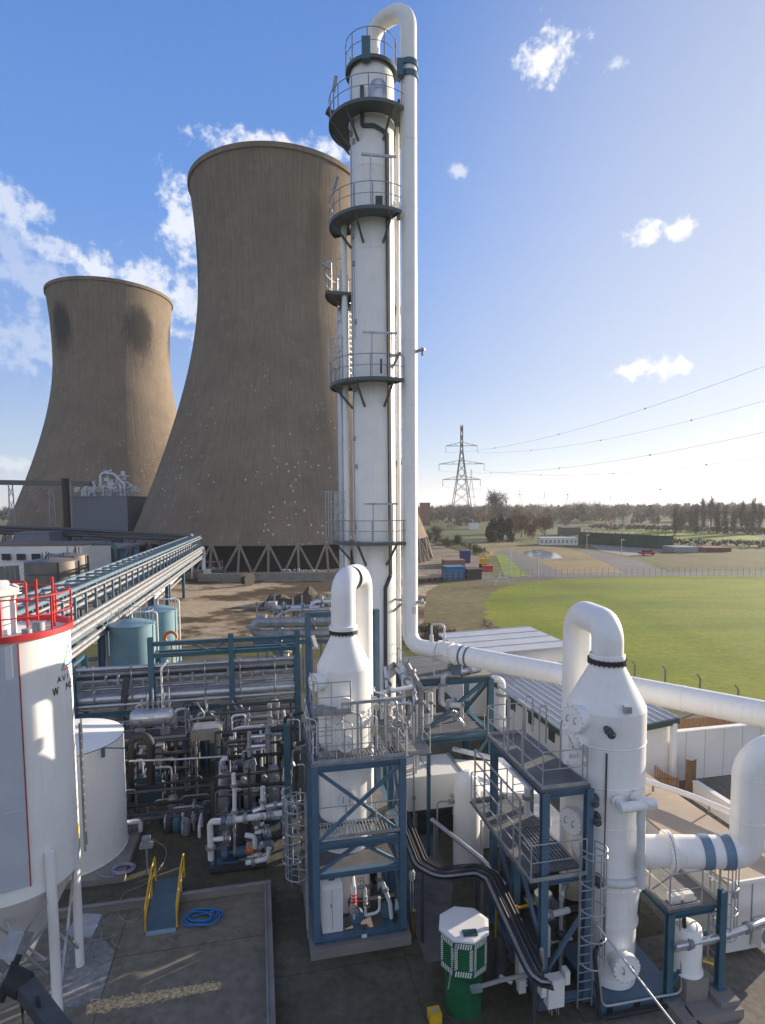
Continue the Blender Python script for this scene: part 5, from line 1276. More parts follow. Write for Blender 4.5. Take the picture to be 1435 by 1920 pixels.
a = MB(); a.lathe(SX, [(SR + .051, zs0 + 2.55), (SR + .06, zs0 + 2.57), (SR + .051, zs0 + 2.59)], 40, a0=math.radians(-150) , a1=math.radians(-48)); a.build('panel_joint', PAN, si)
# legs and braces
for dg in (27, 117, 207, 297):
    a = MB(); q = spt(dg, SR + .12, 0); a.wbox(q, .4, .4, .03); a.cyl(q, q + DZ * (zs0 + 1.15), .135, n=14); a.build('leg', WHITE2, si)
for d0, d1 in ((27, 117), (117, 207), (297, 27)):
    for (z0, z1_) in ((.6, zs0 - .8), (zs0 - .8, .6)):
        a = MB(); a.beam(spt(d0, SR + .1, z0), spt(d1, SR + .1, z1_), .07); a.build('brace', GALV, si)
ladder(si, spt(78, SR + .16, 4.6), 8.4, sdir(78), cage=False, mat_=GALVD, above=.2, w=.4)
# emblem and lettering, mapped on the shell
def stroke(mb, p0, p1, w):
    # p = (metres round the shell, z); drawn as a thin curved plate
    (s0, z0), (s1, z1_) = p0, p1
    L = math.hypot(s1 - s0, z1_ - z0); nx, nz_ = -(z1_ - z0) / L * w / 2, (s1 - s0) / L * w / 2
    m_ = 3
    for k in range(m_):
        def c(t, sg): return spt(math.degrees((s0 + (s1 - s0) * t + nx * sg) / SR), SR + .006, z0 + (z1_ - z0) * t + nz_ * sg)
        mb.poly([c(k / m_, -1), c((k + 1) / m_, -1), c((k + 1) / m_, 1), c(k / m_, 1)])
s0_ = math.radians(60) * SR; ztop = at(118, 1212, 16.6).z; zb_ = at(112, 1256, 16.6).z
lg_ = thing('company_emblem', spt(60, SR, zb_), 'triangular green, pink and blue emblem with black letters on the white silo', 'emblem')
a = MB(); stroke(a, (s0_ - .22, zb_), (s0_ + .22, ztop), .05); a.build('left_side', LOGOG, lg_, smooth=False)
a = MB(); stroke(a, (s0_ + .22, ztop), (s0_ + .62, zb_), .05); a.build('right_side', LOGOB, lg_, smooth=False)
a = MB(); stroke(a, (s0_ - .14, zb_), (s0_ + .6, zb_), .05); stroke(a, (s0_ - .12, zb_ + .03), (s0_ + .18, ztop - .2), .03); a.build('base_line', LOGOR, lg_, smooth=False)
a = MB(); stroke(a, (s0_ + .02, zb_ + .09), (s0_ + .5, zb_ + .09), .06); a.build('blue_bar', LOGOB, lg_, smooth=False)
GLY = {'W': [((0, 1), (.25, 0)), ((.25, 0), (.5, 1)), ((.5, 1), (.75, 0)), ((.75, 0), (1, 1))], 'M': [((0, 0), (0, 1)), ((0, 1), (.5, .3)), ((.5, .3), (1, 1)), ((1, 1), (1, 0))],
       'E': [((0, 0), (0, 1)), ((0, 1), (.8, 1)), ((0, .5), (.7, .5)), ((0, 0), (.8, 0))], 'I': [((.4, 0), (.4, 1))], 'V': [((0, 1), (.5, 0)), ((.5, 0), (1, 1))], 'A': [((0, 0), (.5, 1)), ((.5, 1), (1, 0)), ((.25, .4), (.75, .4))], 'L': [((0, 1), (0, 0)), ((0, 0), (.8, 0))]}
for txt, sx_, zz, hgt, wd in (('AVI L', s0_ - .42, zb_ - .30, .16, .15), ('W MEI', s0_ - .6, zb_ - .62, .22, .2)):
    a = MB(); x = sx_
    for ch in txt:
        for p, q in GLY.get(ch, []): stroke(a, (x + p[0] * wd, zz + p[1] * hgt), (x + q[0] * wd, zz + q[1] * hgt), .035)
        x += wd * 1.45
    a.build('lettering', BLACKP, lg_, smooth=False)
sg = MB(); stroke(sg, (math.radians(58) * SR, zs0 + .75), (math.radians(72) * SR, zs0 + .75), .6)
sgt = thing('warning_sign', spt(65, SR, zs0 + .7), 'white and yellow warning sign low on the silo wall', 'sign'); sg.build('plate', SIGN, sgt, smooth=False)
a = MB(); stroke(a, (math.radians(72) * SR, zs0 + .75), (math.radians(79) * SR, zs0 + .75), .7); a.build('yellow_strip', mat('bright_yellow_sign', (.7, .6, .02), .5), sgt, smooth=False)
# discharge gear under the silo
sc = thing('screw_conveyor', at(60, 1860, 13.6), 'dark grey screw conveyor with black motor under the silo in the near left corner', 'conveyor')
a = MB(); a.beam(at(48, 1850, 13.4), at(150, 1985, 12.4), .42, .32); a.build('trough', DGREY, sc)
a = MB(); q = at(48, 1850, 13.4); a.disc_stack(q + Vector((-.25, .1, .02)), Vector((1, -.2, -.3)), [(.2, -.25), (.3, -.22), (.3, .2), (.22, .3), (.15, .45)], 16); a.build('motor', DARK, sc)
a = MB(); a.beam(at(20, 1800, 14.2), at(42, 1745, 14.6), .45, .4); a.build('inlet_box', GALVD, sc)
a = MB(); a.tube([at(0, 1880, 13.5), at(35, 1790, 14.2)], .1, 8); a.tube([at(40, 1880, 13.3), at(52, 1960, 13.2)], .035, 6); a.tube([at(70, 1870, 13), at(88, 1960, 12.9)], .05, 6); a.build('drain_pipe', DARK, sc)
a = MB()
for p, q in ((at(0, 1740, 15), at(85, 1800, 15.2)), (at(30, 1770, 14.8), at(88, 1690, 15.2)), (at(48, 1790, 14.4), at(90, 1825, 15)), (at(0, 1700, 15.4), at(30, 1770, 15))): a.beam(p, q, .05)
a.build('support_strut', GALV, sc)
tb = thing('steel_table', gz(160, 1735, .9), 'grey sheet steel table on thin legs beside the silo leg', 'table')
q0, q1, q2, q3 = gz(122, 1757, .95), gz(172, 1757, .95), gz(192, 1714, .95), gz(145, 1712, .95)
a = MB(); a.hexa([p - DZ * .05 for p in (q0, q1, q2, q3)], [q0, q1, q2, q3]); a.build('top', GALV, tb)
for p in (q0, q1, q2, q3): a = MB(); c = p.lerp((q0 + q2) / 2, .08); a.beam(Vector((c.x, c.y, 0)), c - DZ * .05, .05); a.build('leg', GALVD, tb)

# ================================================================= white tank on its plinth
TK = at(125, 1500, 24.4); TK.z = 0
tk = thing('storage_tank', TK, 'plain round white tank with shallow cone roof right of the silo', 'tank')
a = MB(); tz = at(240, 1381, 24.6).z; TR = 2.35
a.lathe(TK, [(TR + .03, .25), (TR + .03, .31), (TR, .32), (TR, tz - .02), (TR + .02, tz), (TR + .015, tz + .03)], 64); a.build('shell', WHITE2, tk)
a = MB(); a.lathe(TK, [(TR + .015, tz + .031), (1.8, tz + .14), (.8, tz + .36), (.02, tz + .46)], 64); a.build('roof', WHITE2, tk)
a = MB(); a.lathe(TK, [(TR + .018, tz + .0), (TR + .035, tz + .015), (TR + .018, tz + .03)], 64); a.build('rim_band', DGREY, tk)
a = MB(); q = TK + Vector((TR * .93, -TR * .45, tz - .35)); a.wbox(q, .1, .1, .35); a.tube([q + DZ * .38, q + Vector((.9, 0, .36)), q + Vector((.95, 0, .1))], .03, 6); a.build('level_gauge', TEAL, tk)
a = MB(); a.cyl(TK + Vector((.3, .9, tz + .1)), TK + Vector((.3, .9, tz + .55)), .04, n=8); a.build('vent', GALV, tk)
tkp = MB(); u, v = UV(TK); tkp.ubox(u - 2.6, u + 2.75, v - 2.5, v + 2.5, 0, .26); tag(tkp.build('tank_plinth', CONC, None), 'rough concrete plinth under the round white tank', 'plinth')
# ================================================================= bund and its things
bd = thing('bund_wall', P(-4, 22.5), 'low concrete kerb wall enclosing the bund floor in the left foreground', 'wall')
a = MB(); a.ubox(-9.5, .2, 22.42, 22.62, 0, .32); a.build('back_kerb', CONC, bd); a = MB(); a.ubox(0, .2, 8, 22.418, 0, .32); a.build('side_kerb', CONC, bd)
a = MB(); a.beam(P(-9.5, 22.4, .36), P(.2, 22.4, .36), .04, .05); a.beam(P(-.02, 22.4, .36), P(-.02, 8, .36), .04, .05); a.build('kerb_angle', GALVD, bd)
sheet('bund_floor', [P(-12, 7), P(0, 7), P(0, 22.42), P(-12, 22.42)], .03, G_BUND)
mb = MB(); rr = random.Random(5); base = gz(170, 1825, 0); pts = []
for (x, y) in [(100, 1770), (150, 1765), (190, 1760), (212, 1785), (200, 1830), (185, 1870), (150, 1890), (90, 1890)]: pts.append(gz(x + rr.uniform(-4, 4), y, 0))
sheet('spill_patch', pts, .036, zone_mat('pale_lime_spill', [(.35, (.20, .195, .18)), (.65, (.33, .325, .31))], .8, bscale=6))
lt = MB(); p0, p1 = gz(165, 1893, 0), gz(412, 1850, 0)  # pale flakes paint a strip of mottled sunlight onto the floor
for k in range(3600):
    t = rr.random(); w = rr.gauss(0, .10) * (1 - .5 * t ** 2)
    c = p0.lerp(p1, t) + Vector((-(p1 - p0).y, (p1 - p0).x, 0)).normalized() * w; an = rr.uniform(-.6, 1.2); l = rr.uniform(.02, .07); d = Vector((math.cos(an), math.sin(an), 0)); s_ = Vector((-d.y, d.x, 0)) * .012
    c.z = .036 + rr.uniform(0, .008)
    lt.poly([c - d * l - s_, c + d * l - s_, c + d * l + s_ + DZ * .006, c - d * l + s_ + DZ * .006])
lt.build('sunlight_flakes', mat('painted_sunlight', (.50, .37, .21), .9, var=.6, scale=9), None, smooth=False, kind='stuff', label='strip of pale flakes painting sunlight as litter across the bund floor', cat='dapple')
hs = thing('hose_coil', gz(375, 1722, .1), 'coil of bright blue hose lying on the bund floor beside the blue ramp', 'hose')
a = MB(); c = gz(375, 1722, .08); pp = []
for k in range(150):
    t = k / 149; an = t * 2 * PI * 4.2; r = .36 + .16 * math.sin(an * .37 + 1) + .05 * math.sin(an * 2.1); pp.append(c + Vector((math.cos(an) * r * 1.15 + .1 * t, math.sin(an) * r * .95, .1 * t + .02 * math.sin(an * 3))))
pp += [c + Vector((.55, .35, .1)), c + Vector((.8, .2, .05)), c + Vector((.62, -.2, .03))]
a.tube(pp, .033, 7); a.build('hose', HOSEB, hs)
hs = thing('hose_coil', gz(235, 1632, .3), 'coil of lilac grey hose on the plinth beside the round white tank', 'hose')
a = MB(); c = gz(232, 1630, .3); pp = []
for k in range(110):
    t = k / 109; an = t * 2 * PI * 3.5; r = .36 + .05 * math.sin(an * .6); pp.append(c + Vector((math.cos(an) * r * 1.1, math.sin(an) * r * .9, .08 * t)))
pp += [c + Vector((-.2, -.5, .0)), c + Vector((-.7, -.45, .0)), c + Vector((-1, -.2, .02))]
a.tube(pp, .028, 6); a.build('hose', HOSEP, hs)
cb = thing('loose_cable', gz(240, 1700, .05), 'thin grey cable looping over the bund floor left of the ramp', 'cable')
a = MB(); base = [(285, 1572), (310, 1590), (308, 1615), (275, 1655), (235, 1675), (222, 1700), (228, 1722), (250, 1728), (267, 1712), (262, 1690), (240, 1686), (205, 1720), (186, 1742), (195, 1760), (218, 1752), (210, 1765), (228, 1780)]
sm = [gz(x, y, .05) for x, y in base]; out = []
for i in range(len(sm) - 1):
    pA, pB, pC, pD = sm[max(i - 1, 0)], sm[i], sm[i + 1], sm[min(i + 2, len(sm) - 1)]
    for k in range(6):
        t = k / 6; out.append(.5 * ((2 * pB) + (pC - pA) * t + (2 * pA - 5 * pB + 4 * pC - pD) * t * t + (3 * pB - 3 * pC + pD - pA) * t ** 3))
a.tube(out, .016, 5); a.build('cable', HOSEG, cb)
st = thing('hose_stand', gz(277, 1640, 0), 'grey post with a small tray near the round white tank', 'stand')
a = MB(); q = gz(277, 1640, 0); a.beam(q, q + DZ * 1.2, .07); a.build('post', GALVD, st); a = MB(); a.wbox(q + DZ * 1.2, .5, .35, .12, GA); a.wbox(q + DZ * 1.32, .3, .25, .3, GA); a.build('tray', GALVD, st)
rp = thing('access_ramp', gz(305, 1742, 0), 'blue ramp with yellow handrails stepping over the bund kerb', 'ramp')
uL, uR = -4.15, -3.15
a = MB(); a.hexa([P(uL, 20.95, .05), P(uR, 20.95, .05), P(uR, 22.35, .45), P(uL, 22.35, .45)], [P(uL, 20.95, .1), P(uR, 20.95, .1), P(uR, 22.35, .5), P(uL, 22.35, .5)])
a.hexa([P(uL, 22.35, .45), P(uR, 22.35, .45), P(uR, 23.3, .45), P(uL, 23.3, .45)], [P(uL, 22.35, .5), P(uR, 22.35, .5), P(uR, 23.3, .5), P(uL, 23.3, .5)])
RB = mat('ramp_blue_paint', (.06, .105, .14), .55, var=.15); a.build('deck', RB, rp)
a = MB(); a.hexa([P(uL, 20.82, .03), P(uR, 20.82, .03), P(uR, 20.95, .05), P(uL, 20.95, .05)], [P(uL, 20.82, .04), P(uR, 20.82, .04), P(uR, 20.95, .104), P(uL, 20.95, .104)]); a.build('toe_plate', PALEBLUE, rp)
for uu in (uL - .03, uR + .03):
    a = MB(); pts = [P(uu, 20.97, .1), P(uu, 21.0, .95), P(uu, 22.4, 1.5), P(uu, 23.25, 1.5), P(uu, 23.25, .5)]
    a.tube(fillet(pts, .12, 4), .032, 7); a.tube([P(uu, 21.0, .55), P(uu, 22.4, 1.05), P(uu, 23.25, 1.05)], .025, 6); a.tube([P(uu, 22.35, .5), P(uu, 22.4, 1.5)], .028, 6); a.build('handrail', YEL, rp)
for (u, v) in ((uL + .05, 23.2), (uR - .05, 23.2), (uL + .05, 22.75), (uR - .05, 22.75)): a = MB(); a.beam(P(u, v, 0), P(u, v, .44), .07); a.build('leg', RB, rp)

# ================================================================= pump skids left of the middle frame
def pxp(d, *pts): return [at(x, y, d) for x, y in pts]
s1 = pipework('pump_skid', 'front pump skid with white plastic pipes nearest the concrete kerb', 'pump skid', gz(450, 1640, 0),
   [(pxp(22.8, (396, 1612), (394, 1540), (420, 1540), (550, 1522)), .125), (pxp(22.8, (400, 1574), (432, 1572)), .09), (pxp(22.6, (462, 1618), (502, 1610), (505, 1590)), .1), (pxp(22.6, (478, 1590), (478, 1568), (460, 1566)), .1),
    (pxp(22.9, (440, 1540), (440, 1484), (438, 1450)), .085), (pxp(23, (493, 1516), (493, 1475)), .1), (pxp(23.1, (476, 1522), (500, 1512), (552, 1505)), .1), (pxp(23, (440, 1535), (440, 1600)), .05)], m_=[PIPEW, PIPEW, PIPEW, PIPEW, PIPEW, PIPEW, LAGG, GALV], flr=.16)
a = MB(); u0_, v0_ = UV(gz(398, 1642, 0)); a.ubox(u0_ - .1, u0_ + 2.2, v0_, v0_ + 1.9, .1, .28); a.build('base_frame', DGREY, s1)
a = MB()
for q in ((.1, .1), (2.0, .1), (.1, 1.7), (2.0, 1.7), (1.05, 1.7)): a.ubox(u0_ + q[0], u0_ + q[0] + .09, v0_ + q[1], v0_ + q[1] + .09, .28, 2.5)
a.ubox(u0_ + .1, u0_ + 2.1, v0_ + .1, v0_ + .18, 2.42, 2.5); a.ubox(u0_ + .1, u0_ + 2.1, v0_ + 1.7, v0_ + 1.79, 2.42, 2.5); a.build('support_frame', DGREY, s1)
a = MB(); a.lathe(P(u0_ + 1.0, v0_ + .8), [(.3, .28), (.34, .4), (.34, 1.9), (.26, 2.05), (.02, 2.1)], 20); a.build('buffer_vessel', DGREY, s1)
pump(s1, P(u0_ + .5, v0_ + .4, .28), DU, BLUE, 1.25); pump(s1, P(u0_ + 1.5, v0_ + .5, .28), DU, GALVD, 1.3); pump(s1, P(u0_ + 1.5, v0_ + 1.2, .28), DU, BLUE, 1.2)
a = MB()
for q in pxp(22.7, (432, 1541), (425, 1572), (505, 1530), (500, 1560)): valve(a, q, DU, .1)
a.build('valve', GALV, s1)
a = MB()
for q in pxp(22.65, (420, 1540), (535, 1524)): a.disc_stack(q, DU, [(.135, -.12), (.135, .12)], 12)
a.build('blue_coupling', BLUE, s1)
a = MB(); valve(a, at(468, 1595, 22.5), DU, .07); a.build('orange_valve', ORANGE, s1)
a = MB()
for k in range(14):
    q = at(488 + rr.uniform(-14, 18), 1548 + rr.uniform(-22, 60), 22.7); a.disc_stack(q, Vector((rr.uniform(-1, 1), rr.uniform(-1, 1), rr.uniform(-.5, .5))), [(.05, -.07), (.09, -.04), (.09, .04), (.05, .08)], 8)
a.build('fittings', GALV, s1)
s2 = pipework('pump_skid', 'rear pump skid crowded with grey valves behind the front white piped skid', 'pump skid', gz(480, 1560, 0),
   [(pxp(25.4, (398, 1590), (398, 1478), (540, 1468), (543, 1402), (575, 1388)), .075), (pxp(25.5, (404, 1590), (404, 1484), (545, 1474), (549, 1408), (575, 1395)), .04), (pxp(27.2, (424, 1500), (424, 1420), (530, 1412), (535, 1345), (572, 1335)), .075),
    (pxp(27, (414, 1470), (417, 1424), (427, 1422)), .11), (pxp(25.6, (536, 1468), (535, 1440), (552, 1432)), .11), (pxp(26, (437, 1470), (437, 1455), (430, 1455)), .08), (pxp(26.5, (468, 1418), (468, 1372)), .1), (pxp(26.5, (472, 1400), (498, 1398)), .09), (pxp(26.5, (472, 1382), (498, 1380)), .09),
    (pxp(25.7, (543, 1480), (545, 1530)), .13), (pxp(25, (532, 1478), (535, 1525)), .08), (pxp(26, (425, 1520), (425, 1485)), .07), (pxp(26.8, (503, 1360), (503, 1410)), .12)], m_=[DARK, GALVD, DARK, PIPEW, PIPEW, GALV, GALV, LAGG, LAGG, GALV, PIPEW, HOSEP, GALVD], flr=.2)
a = MB(); u1_, v1_ = UV(gz(398, 1590, 0)); a.ubox(u1_, u1_ + 3.2, v1_, v1_ + 3.6, .1, .28); a.build('base_frame', DGREY, s2)
a = MB()
for (du, dv) in ((0, .1), (1.6, .1), (3.0, .1), (0, 3.4), (3.0, 3.4), (1.6, 3.4), (1.6, 1.8)): a.ubox(u1_ + du, u1_ + du + .1, v1_ + dv, v1_ + dv + .1, .28, 3.2)
a.ubox(u1_, u1_ + 3.1, v1_ + .1, v1_ + .2, 3.1, 3.2); a.ubox(u1_, u1_ + 3.1, v1_ + 3.4, v1_ + 3.5, 3.1, 3.2); a.build('support_frame', DGREY, s2)
for k in range(4): pump(s2, P(u1_ + .5 + .75 * k, v1_ + .7 + .6 * (k % 2), .28), DU if k % 2 else DV, BLUE if k % 2 else GALVD, 1.3)
for k in range(5):
    a = MB(); a.lathe(P(u1_ + .45 + .58 * k, v1_ + 2.2 + .5 * (k % 2)), [(.24, .3), (.28, .4), (.28, 2.0 + .3 * (k % 3)), (.2, 2.2 + .3 * (k % 3)), (.02, 2.3 + .3 * (k % 3))], 16); a.build('filter_vessel', DGREY if k % 2 else GALVD, s2)
a = MB()
for k in range(22):
    q = at(rr.uniform(415, 545), rr.uniform(1425, 1520), 25.9 + rr.uniform(-.4, .8)); valve(a, q, DU if k % 2 else DV, .09, DZ)
a.build('valve', GALVD, s2)
a = MB(); q = at(473, 1430, 26); a.tube([q + Vector((-.25, 0, -.2)), q + Vector((-.1, 0, .12)), q + Vector((.12, 0, .18)), q + Vector((.2, 0, -.1))], .03, 6); a.build('bright_elbow', LAGG, s2)
a = MB()
for k in range(3): a.ubox(u1_ + .3 + k, u1_ + .9 + k, v1_ + 2.9, v1_ + 3.3, .3, 1.6)
a.build('panel_box', DGREY, s2)
rz = random.Random(99)
for nm, lb, (ux0, ux1, vy0, vy1, zt_) in (('process_pipework', 'dense tangle of grey pipes and valves between the rear pump skid and the pipe rack', (-2.2, 1.6, 28.6, 32.6, 4.2)), ('process_pipework', 'dark pipes and small vessels under the silver drum platform', (-8.6, -3.6, 30.6, 33.0, 2.6)), ('process_pipework', 'low pipes on the ground between the blue cabinet and the rear pump skid', (-6.2, -2.6, 27.0, 30.0, 1.3))):
    t = thing(nm, P((ux0 + ux1) / 2, (vy0 + vy1) / 2, 0), lb, 'pipework')
    n = int((ux1 - ux0) * (vy1 - vy0) * 1.5)
    for k in range(min(30, n)):
        u, v = rz.uniform(ux0, ux1), rz.uniform(vy0, vy1); hh = rz.uniform(.4, 1) * zt_; L = rz.choice((-1.2, -.7, .7, 1.3)); a = MB(); ax = (L, 0) if k % 3 else (0, L)
        a.tube(fillet([P(u, v, .1), P(u, v, hh), P(u + ax[0], v + ax[1], hh), P(u + ax[0], v + ax[1], hh * rz.uniform(.2, .7))], .16, 4), rz.choice((.035, .05, .07, .1)), 8); a.build('pipe', rz.choice((GALV, GALVD, DGREY, LAGG, PIPEW, DGREY)), t)
        if k % 2 == 0: a = MB(); valve(a, P(u, v, hh * .55), DZ, .09, -DV); a.build('valve', GALVD, t)
    for k in range(6):
        u, v = rz.uniform(ux0, ux1), rz.uniform(vy0, vy1); a = MB(); r = rz.uniform(.16, .3); h = zt_ * rz.uniform(.3, .6); a.lathe(P(u, v), [(r * .8, .05), (r, .15), (r, h), (r * .6, h + .15), (.02, h + .2)], 14); a.build('vessel', rz.choice((DGREY, GALVD, TEAL)), t)
    for k in range(3):
        z = zt_ * (.6 + .18 * k); v = vy0 + (vy1 - vy0) * (.2 + .3 * k); a = MB(); a.cyl(P(ux0 - .3, v, z), P(ux1 + .3, v, z), .08, n=8); a.build('pipe', rz.choice((DGREY, LAGG, DARK)), t)
    a = MB()
    for (u, v) in ((ux0, vy0), (ux1, vy0), (ux0, vy1), (ux1, vy1)): a.beam(P(u, v, 0), P(u, v, zt_), .1)
    a.beam(P(ux0, vy0, zt_), P(ux1, vy0, zt_), .1); a.beam(P(ux0, vy1, zt_), P(ux1, vy1, zt_), .1); a.build('support_frame', DGREY, t)
lk = thing('walkway_gallery', P(.7, 23), 'caged ladder and teal steel upright beside the front pump skid', 'ladder')
a = MB(); a.ibeam(P(.95, 23.0, 0), P(.95, 23.0, 6.4), .25, .25, up=DV); a.build('post', TEAL, lk)
ladder(lk, at(556, 1600, 21.9) * 1.0 - DZ * (at(556, 1600, 21.9).z - .1), 3.9, Vector((-.35, -.9, 0)), cage_from=1.4, above=.3)
bc = thing('blue_cabinet', gz(278, 1512, 0), 'dull blue plant cabinet behind the round white tank', 'cabinet')
u, v = UV(gz(252, 1512, 0)); a = MB(); a.ubox(u, u + 1.35, v, v + 1.1, .05, 1.45); a.build('body', mat('dull_blue_cabinet', (.055, .10, .13), .5), bc)
a = MB()
for k in range(2): a.ubox(u + .3 + .6 * k, u + .5 + .6 * k, v + .25, v + .35, 1.45, 1.5)
a.build('lifting_lug', GALV, bc); a = MB(); a.ubox(u + .9, u + 1.32, v + 1.12, v + 1.6, .1, 2.6); a.build('side_panel', GALVD, bc)
bp_ = thing('black_duct', gz(265, 1500, 0), 'thick black insulated pipe arching behind the blue cabinet', 'pipe')
a = MB(); a.tube(fillet([at(248, 1470, 28.2), at(248, 1380, 28.2), at(282, 1380, 28.2), at(284, 1470, 28.2)], .4, 6), .2, 12); a.build('pipe', DARK, bp_)
tp_ = thing('hand_pipe', at(330, 1420, 27.5), 'thin pale pipe running level from the round tank to the rear pump skid', 'pipe')
a = MB(); a.tube([at(242, 1427, 26.5), at(330, 1424, 27), at(425, 1418, 27.4)], .05, 8); a.build('pipe', GALV, tp_)

# ================================================================= long pipe rack behind
pk = thing('pipe_rack', P(-5, 36), 'long teal pipe rack carrying grey pipes across the plant behind the skids', 'pipe rack')
RV = 35.4; RU = [-14.6, -10.4, -6.2, -1.7, 2.2]
def rtop(u): return zt_r if u > -7 else at(440, 1236, 34.3).z
zt_r = at(440, 1188, 34.3).z
steel(pk, [(u, RV, 0, rtop(u)) for u in RU] + [(u, RV + 2.4, 0, at(440, 1230, 34.3).z) for u in RU], [], [], m_=TEAL, pw=.3)
zb1, zb2, zb3 = at(440, 1200, 34.3).z, at(440, 1221, 34.3).z, at(440, 1322, 34.3).z
steel(pk, [], [((-6.35, RV, zb1), (2.1, RV, zb1)), ((-6.35, RV, zb2), (2.1, RV, zb2)), ((-16, RV, zb3), (2.1, RV, zb3)), ((-16, RV + 2.4, zb3), (2.1, RV + 2.4, zb3)), ((-6.35, RV + 2.4, zb2 - .4), (2.1, RV + 2.4, zb2 - .4))],
      [((-6.3 + 2.2 * k, RV, zb1), (-6.3 + 2.2 * k + (1.4 if k % 2 else -1.0), RV, zb2)) for k in range(1, 4)], m_=TEAL, bw=.24)
for yy, dv, r, mm in ((1240, .3, .1, LAGG), (1250, .5, .09, GALVD), (1256, .8, .09, DGREY), (1262, .25, .1, GALVD), (1244, 1.3, .12, LAGG), (1252, 1.8, .12, GALVD), (1294, .5, .26, LAGG), (1288, 1.4, .3, LAGG), (1330, .4, .07, GALVD), (1342, .3, .18, GALVD), (1338, 1.2, .2, LAGG), (1272, .9, .06, GALV), (1240, .9, .14, GALVD), (1247, 1.9, .12, DGREY), (1268, 1.6, .1, GALVD), (1276, .5, .05, LAGG), (1279, 1.9, .15, GALVD), (1306, .2, .1, LAGG), (1312, .35, .06, GALV), (1350, .7, .12, GALVD), (1358, .4, .08, LAGG), (1336, 2.0, .22, DGREY)):
    a = MB(); z = at(440, yy, 34.3 + dv).z; a.cyl(P(-17, RV + dv, z), P(2.0, RV + dv, z), r, n=12); a.build('pipe', mm, pk)
a = MB(); a.ubox(-16, 1.9, RV + 1.0, RV + 2.2, zb3 + .16, zb3 + .22); a.build('tray', GALVD, pk)
for u in RU:
    for zz in (zb2 - .35, zb2 - 1.0, zb3 + .3): a = MB(); a.beam(P(u, RV, zz), P(u, RV + 2.4, zz), .16); a.build('cross_beam', TEAL, pk)
a = MB()
for k in range(26):
    u = -15.5 + .68 * k; z = at(440, 1268 + 3 * (k % 5), 34.3).z; a.wbox(P(u, RV + .15, z), .12, .12, .35 + .1 * (k % 3))
    if k % 3 == 0: a.cyl(P(u, RV + .2, zb3), P(u, RV + .2, zb2 - .5), .04, n=6)
a.build('clips', GALVD, pk)
a = MB()
for k in range(11): u = -15.6 + 1.65 * k; a.tube(fillet([P(u, RV + .1, zb3 - .1), P(u, RV - .25, zb3 - .5), P(u + .2, RV - .25, zb3 - 2.2 - .5 * (k % 3))], .2, 4), .05 + .02 * (k % 3), 8)
a.build('drop_pipe', LAGG, pk)
ct = MB(); q = [at(238, 1270, 33.2), at(232, 1320, 33.2), at(222, 1370, 32.8)]
for p0, p1 in zip(q[:-1], q[1:]): ct.beam(p0, p1, .35, .12, up=(0, -1, 0))
rr2 = random.Random(31)
for j in range(3):
    lbs = ('grey valve station under the left end of the pipe rack', 'grey valve station under the middle of the pipe rack', 'grey valve station under the right end of the pipe rack, by the middle frame')
    vs_ = thing('valve_station', P(-9.5 + 4.4 * j, 34.2), lbs[j], 'valve station', 'valve stations under the pipe rack')
    for k in range(9):
        u = -11.3 + 4.4 * j + .42 * k; v = 33.6 + rr2.uniform(-.5, 1.0); a = MB(); hh = rr2.uniform(1.6, 3.9)
        a.tube(fillet([P(u, v, .1), P(u, v, hh), P(u + rr2.choice((-.5, .5, .9)), v + .3, hh), P(u + .4, v + .3, hh + rr2.choice((-.8, .9)))], .15, 4), rr2.choice((.05, .07, .1, .13)), 8); a.build('pipe', rr2.choice((GALV, GALVD, LAGG, DGREY)), vs_)
        a = MB(); valve(a, P(u, v, hh * .6), DZ, .09, -DV); a.build('valve', GALVD, vs_)
    for k in range(3):
        a = MB(); u = -11 + 4.4 * j + 1.4 * k; a.ubox(u, u + .8, 34.5, 35.0, .1, rr2.uniform(.9, 2.0)); a.build('cabinet', rr2.choice((DGREY, GALVD, TEAL)), vs_)
    a = MB(); a.beam(P(-11.4 + 4.4 * j, 33.4, 2.5), P(-7.4 + 4.4 * j, 33.4, 2.5), .14); a.beam(P(-11.4 + 4.4 * j, 33.4, 0), P(-11.4 + 4.4 * j, 33.4, 2.5), .12); a.beam(P(-7.5 + 4.4 * j, 33.4, 0), P(-7.5 + 4.4 * j, 33.4, 2.5), .12); a.build('frame', TEAL, vs_)
tag(ct.build('cable_ladder', DGREY, None), 'dark cable ladder dropping from the pipe rack behind the round tank', 'cable tray')
ht = thing('horizontal_vessel', at(286, 1345, 31.4), 'silver horizontal drum on a blue legged platform in front of the pipe rack', 'vessel')
q = at(286, 1345, 31.4); a = MB(); a.disc_stack(q, DU, [(.15, -1.17), (.36, -1.12), (.47, -1.0), (.49, -.9), (.49, .9), (.47, 1.0), (.36, 1.12), (.15, 1.17)], 28); a.build('drum', LAGG, ht)
a = MB()
for k in (-.65, .65): a.beam(q + DU * k - DZ * .4, q + DU * k - DZ * 1.0, .5, .15)
a.build('saddle', GALVD, ht); a = MB(); p = q - DV * .49 ; a.wbox(p + DZ * .12, .3, .02, .13, GA); a.build('nameplate', SIGN, ht)
a = MB()
for k in range(6): p = q + DU * (-.5 + .28 * k) + DZ * .45; a.cyl(p, p + DZ * (.6 + .3 * (k % 3)), .05, n=8); valve(a, p + DZ * .4, DZ, .06, -DV)
a.build('riser', GALV, ht); a = MB(); p = q + DU * .55 + DZ * .5; a.tube([p, p + DZ * 2.2, p + DZ * 2.6 + DU * .35], .06, 8); a.build('vent_pipe', WHITE2, ht)
hf = thing('access_tower', P(-5.5, 33), 'small teal legged platform with handrail under the silver drum', 'steel frame', 'teal steel access platforms')
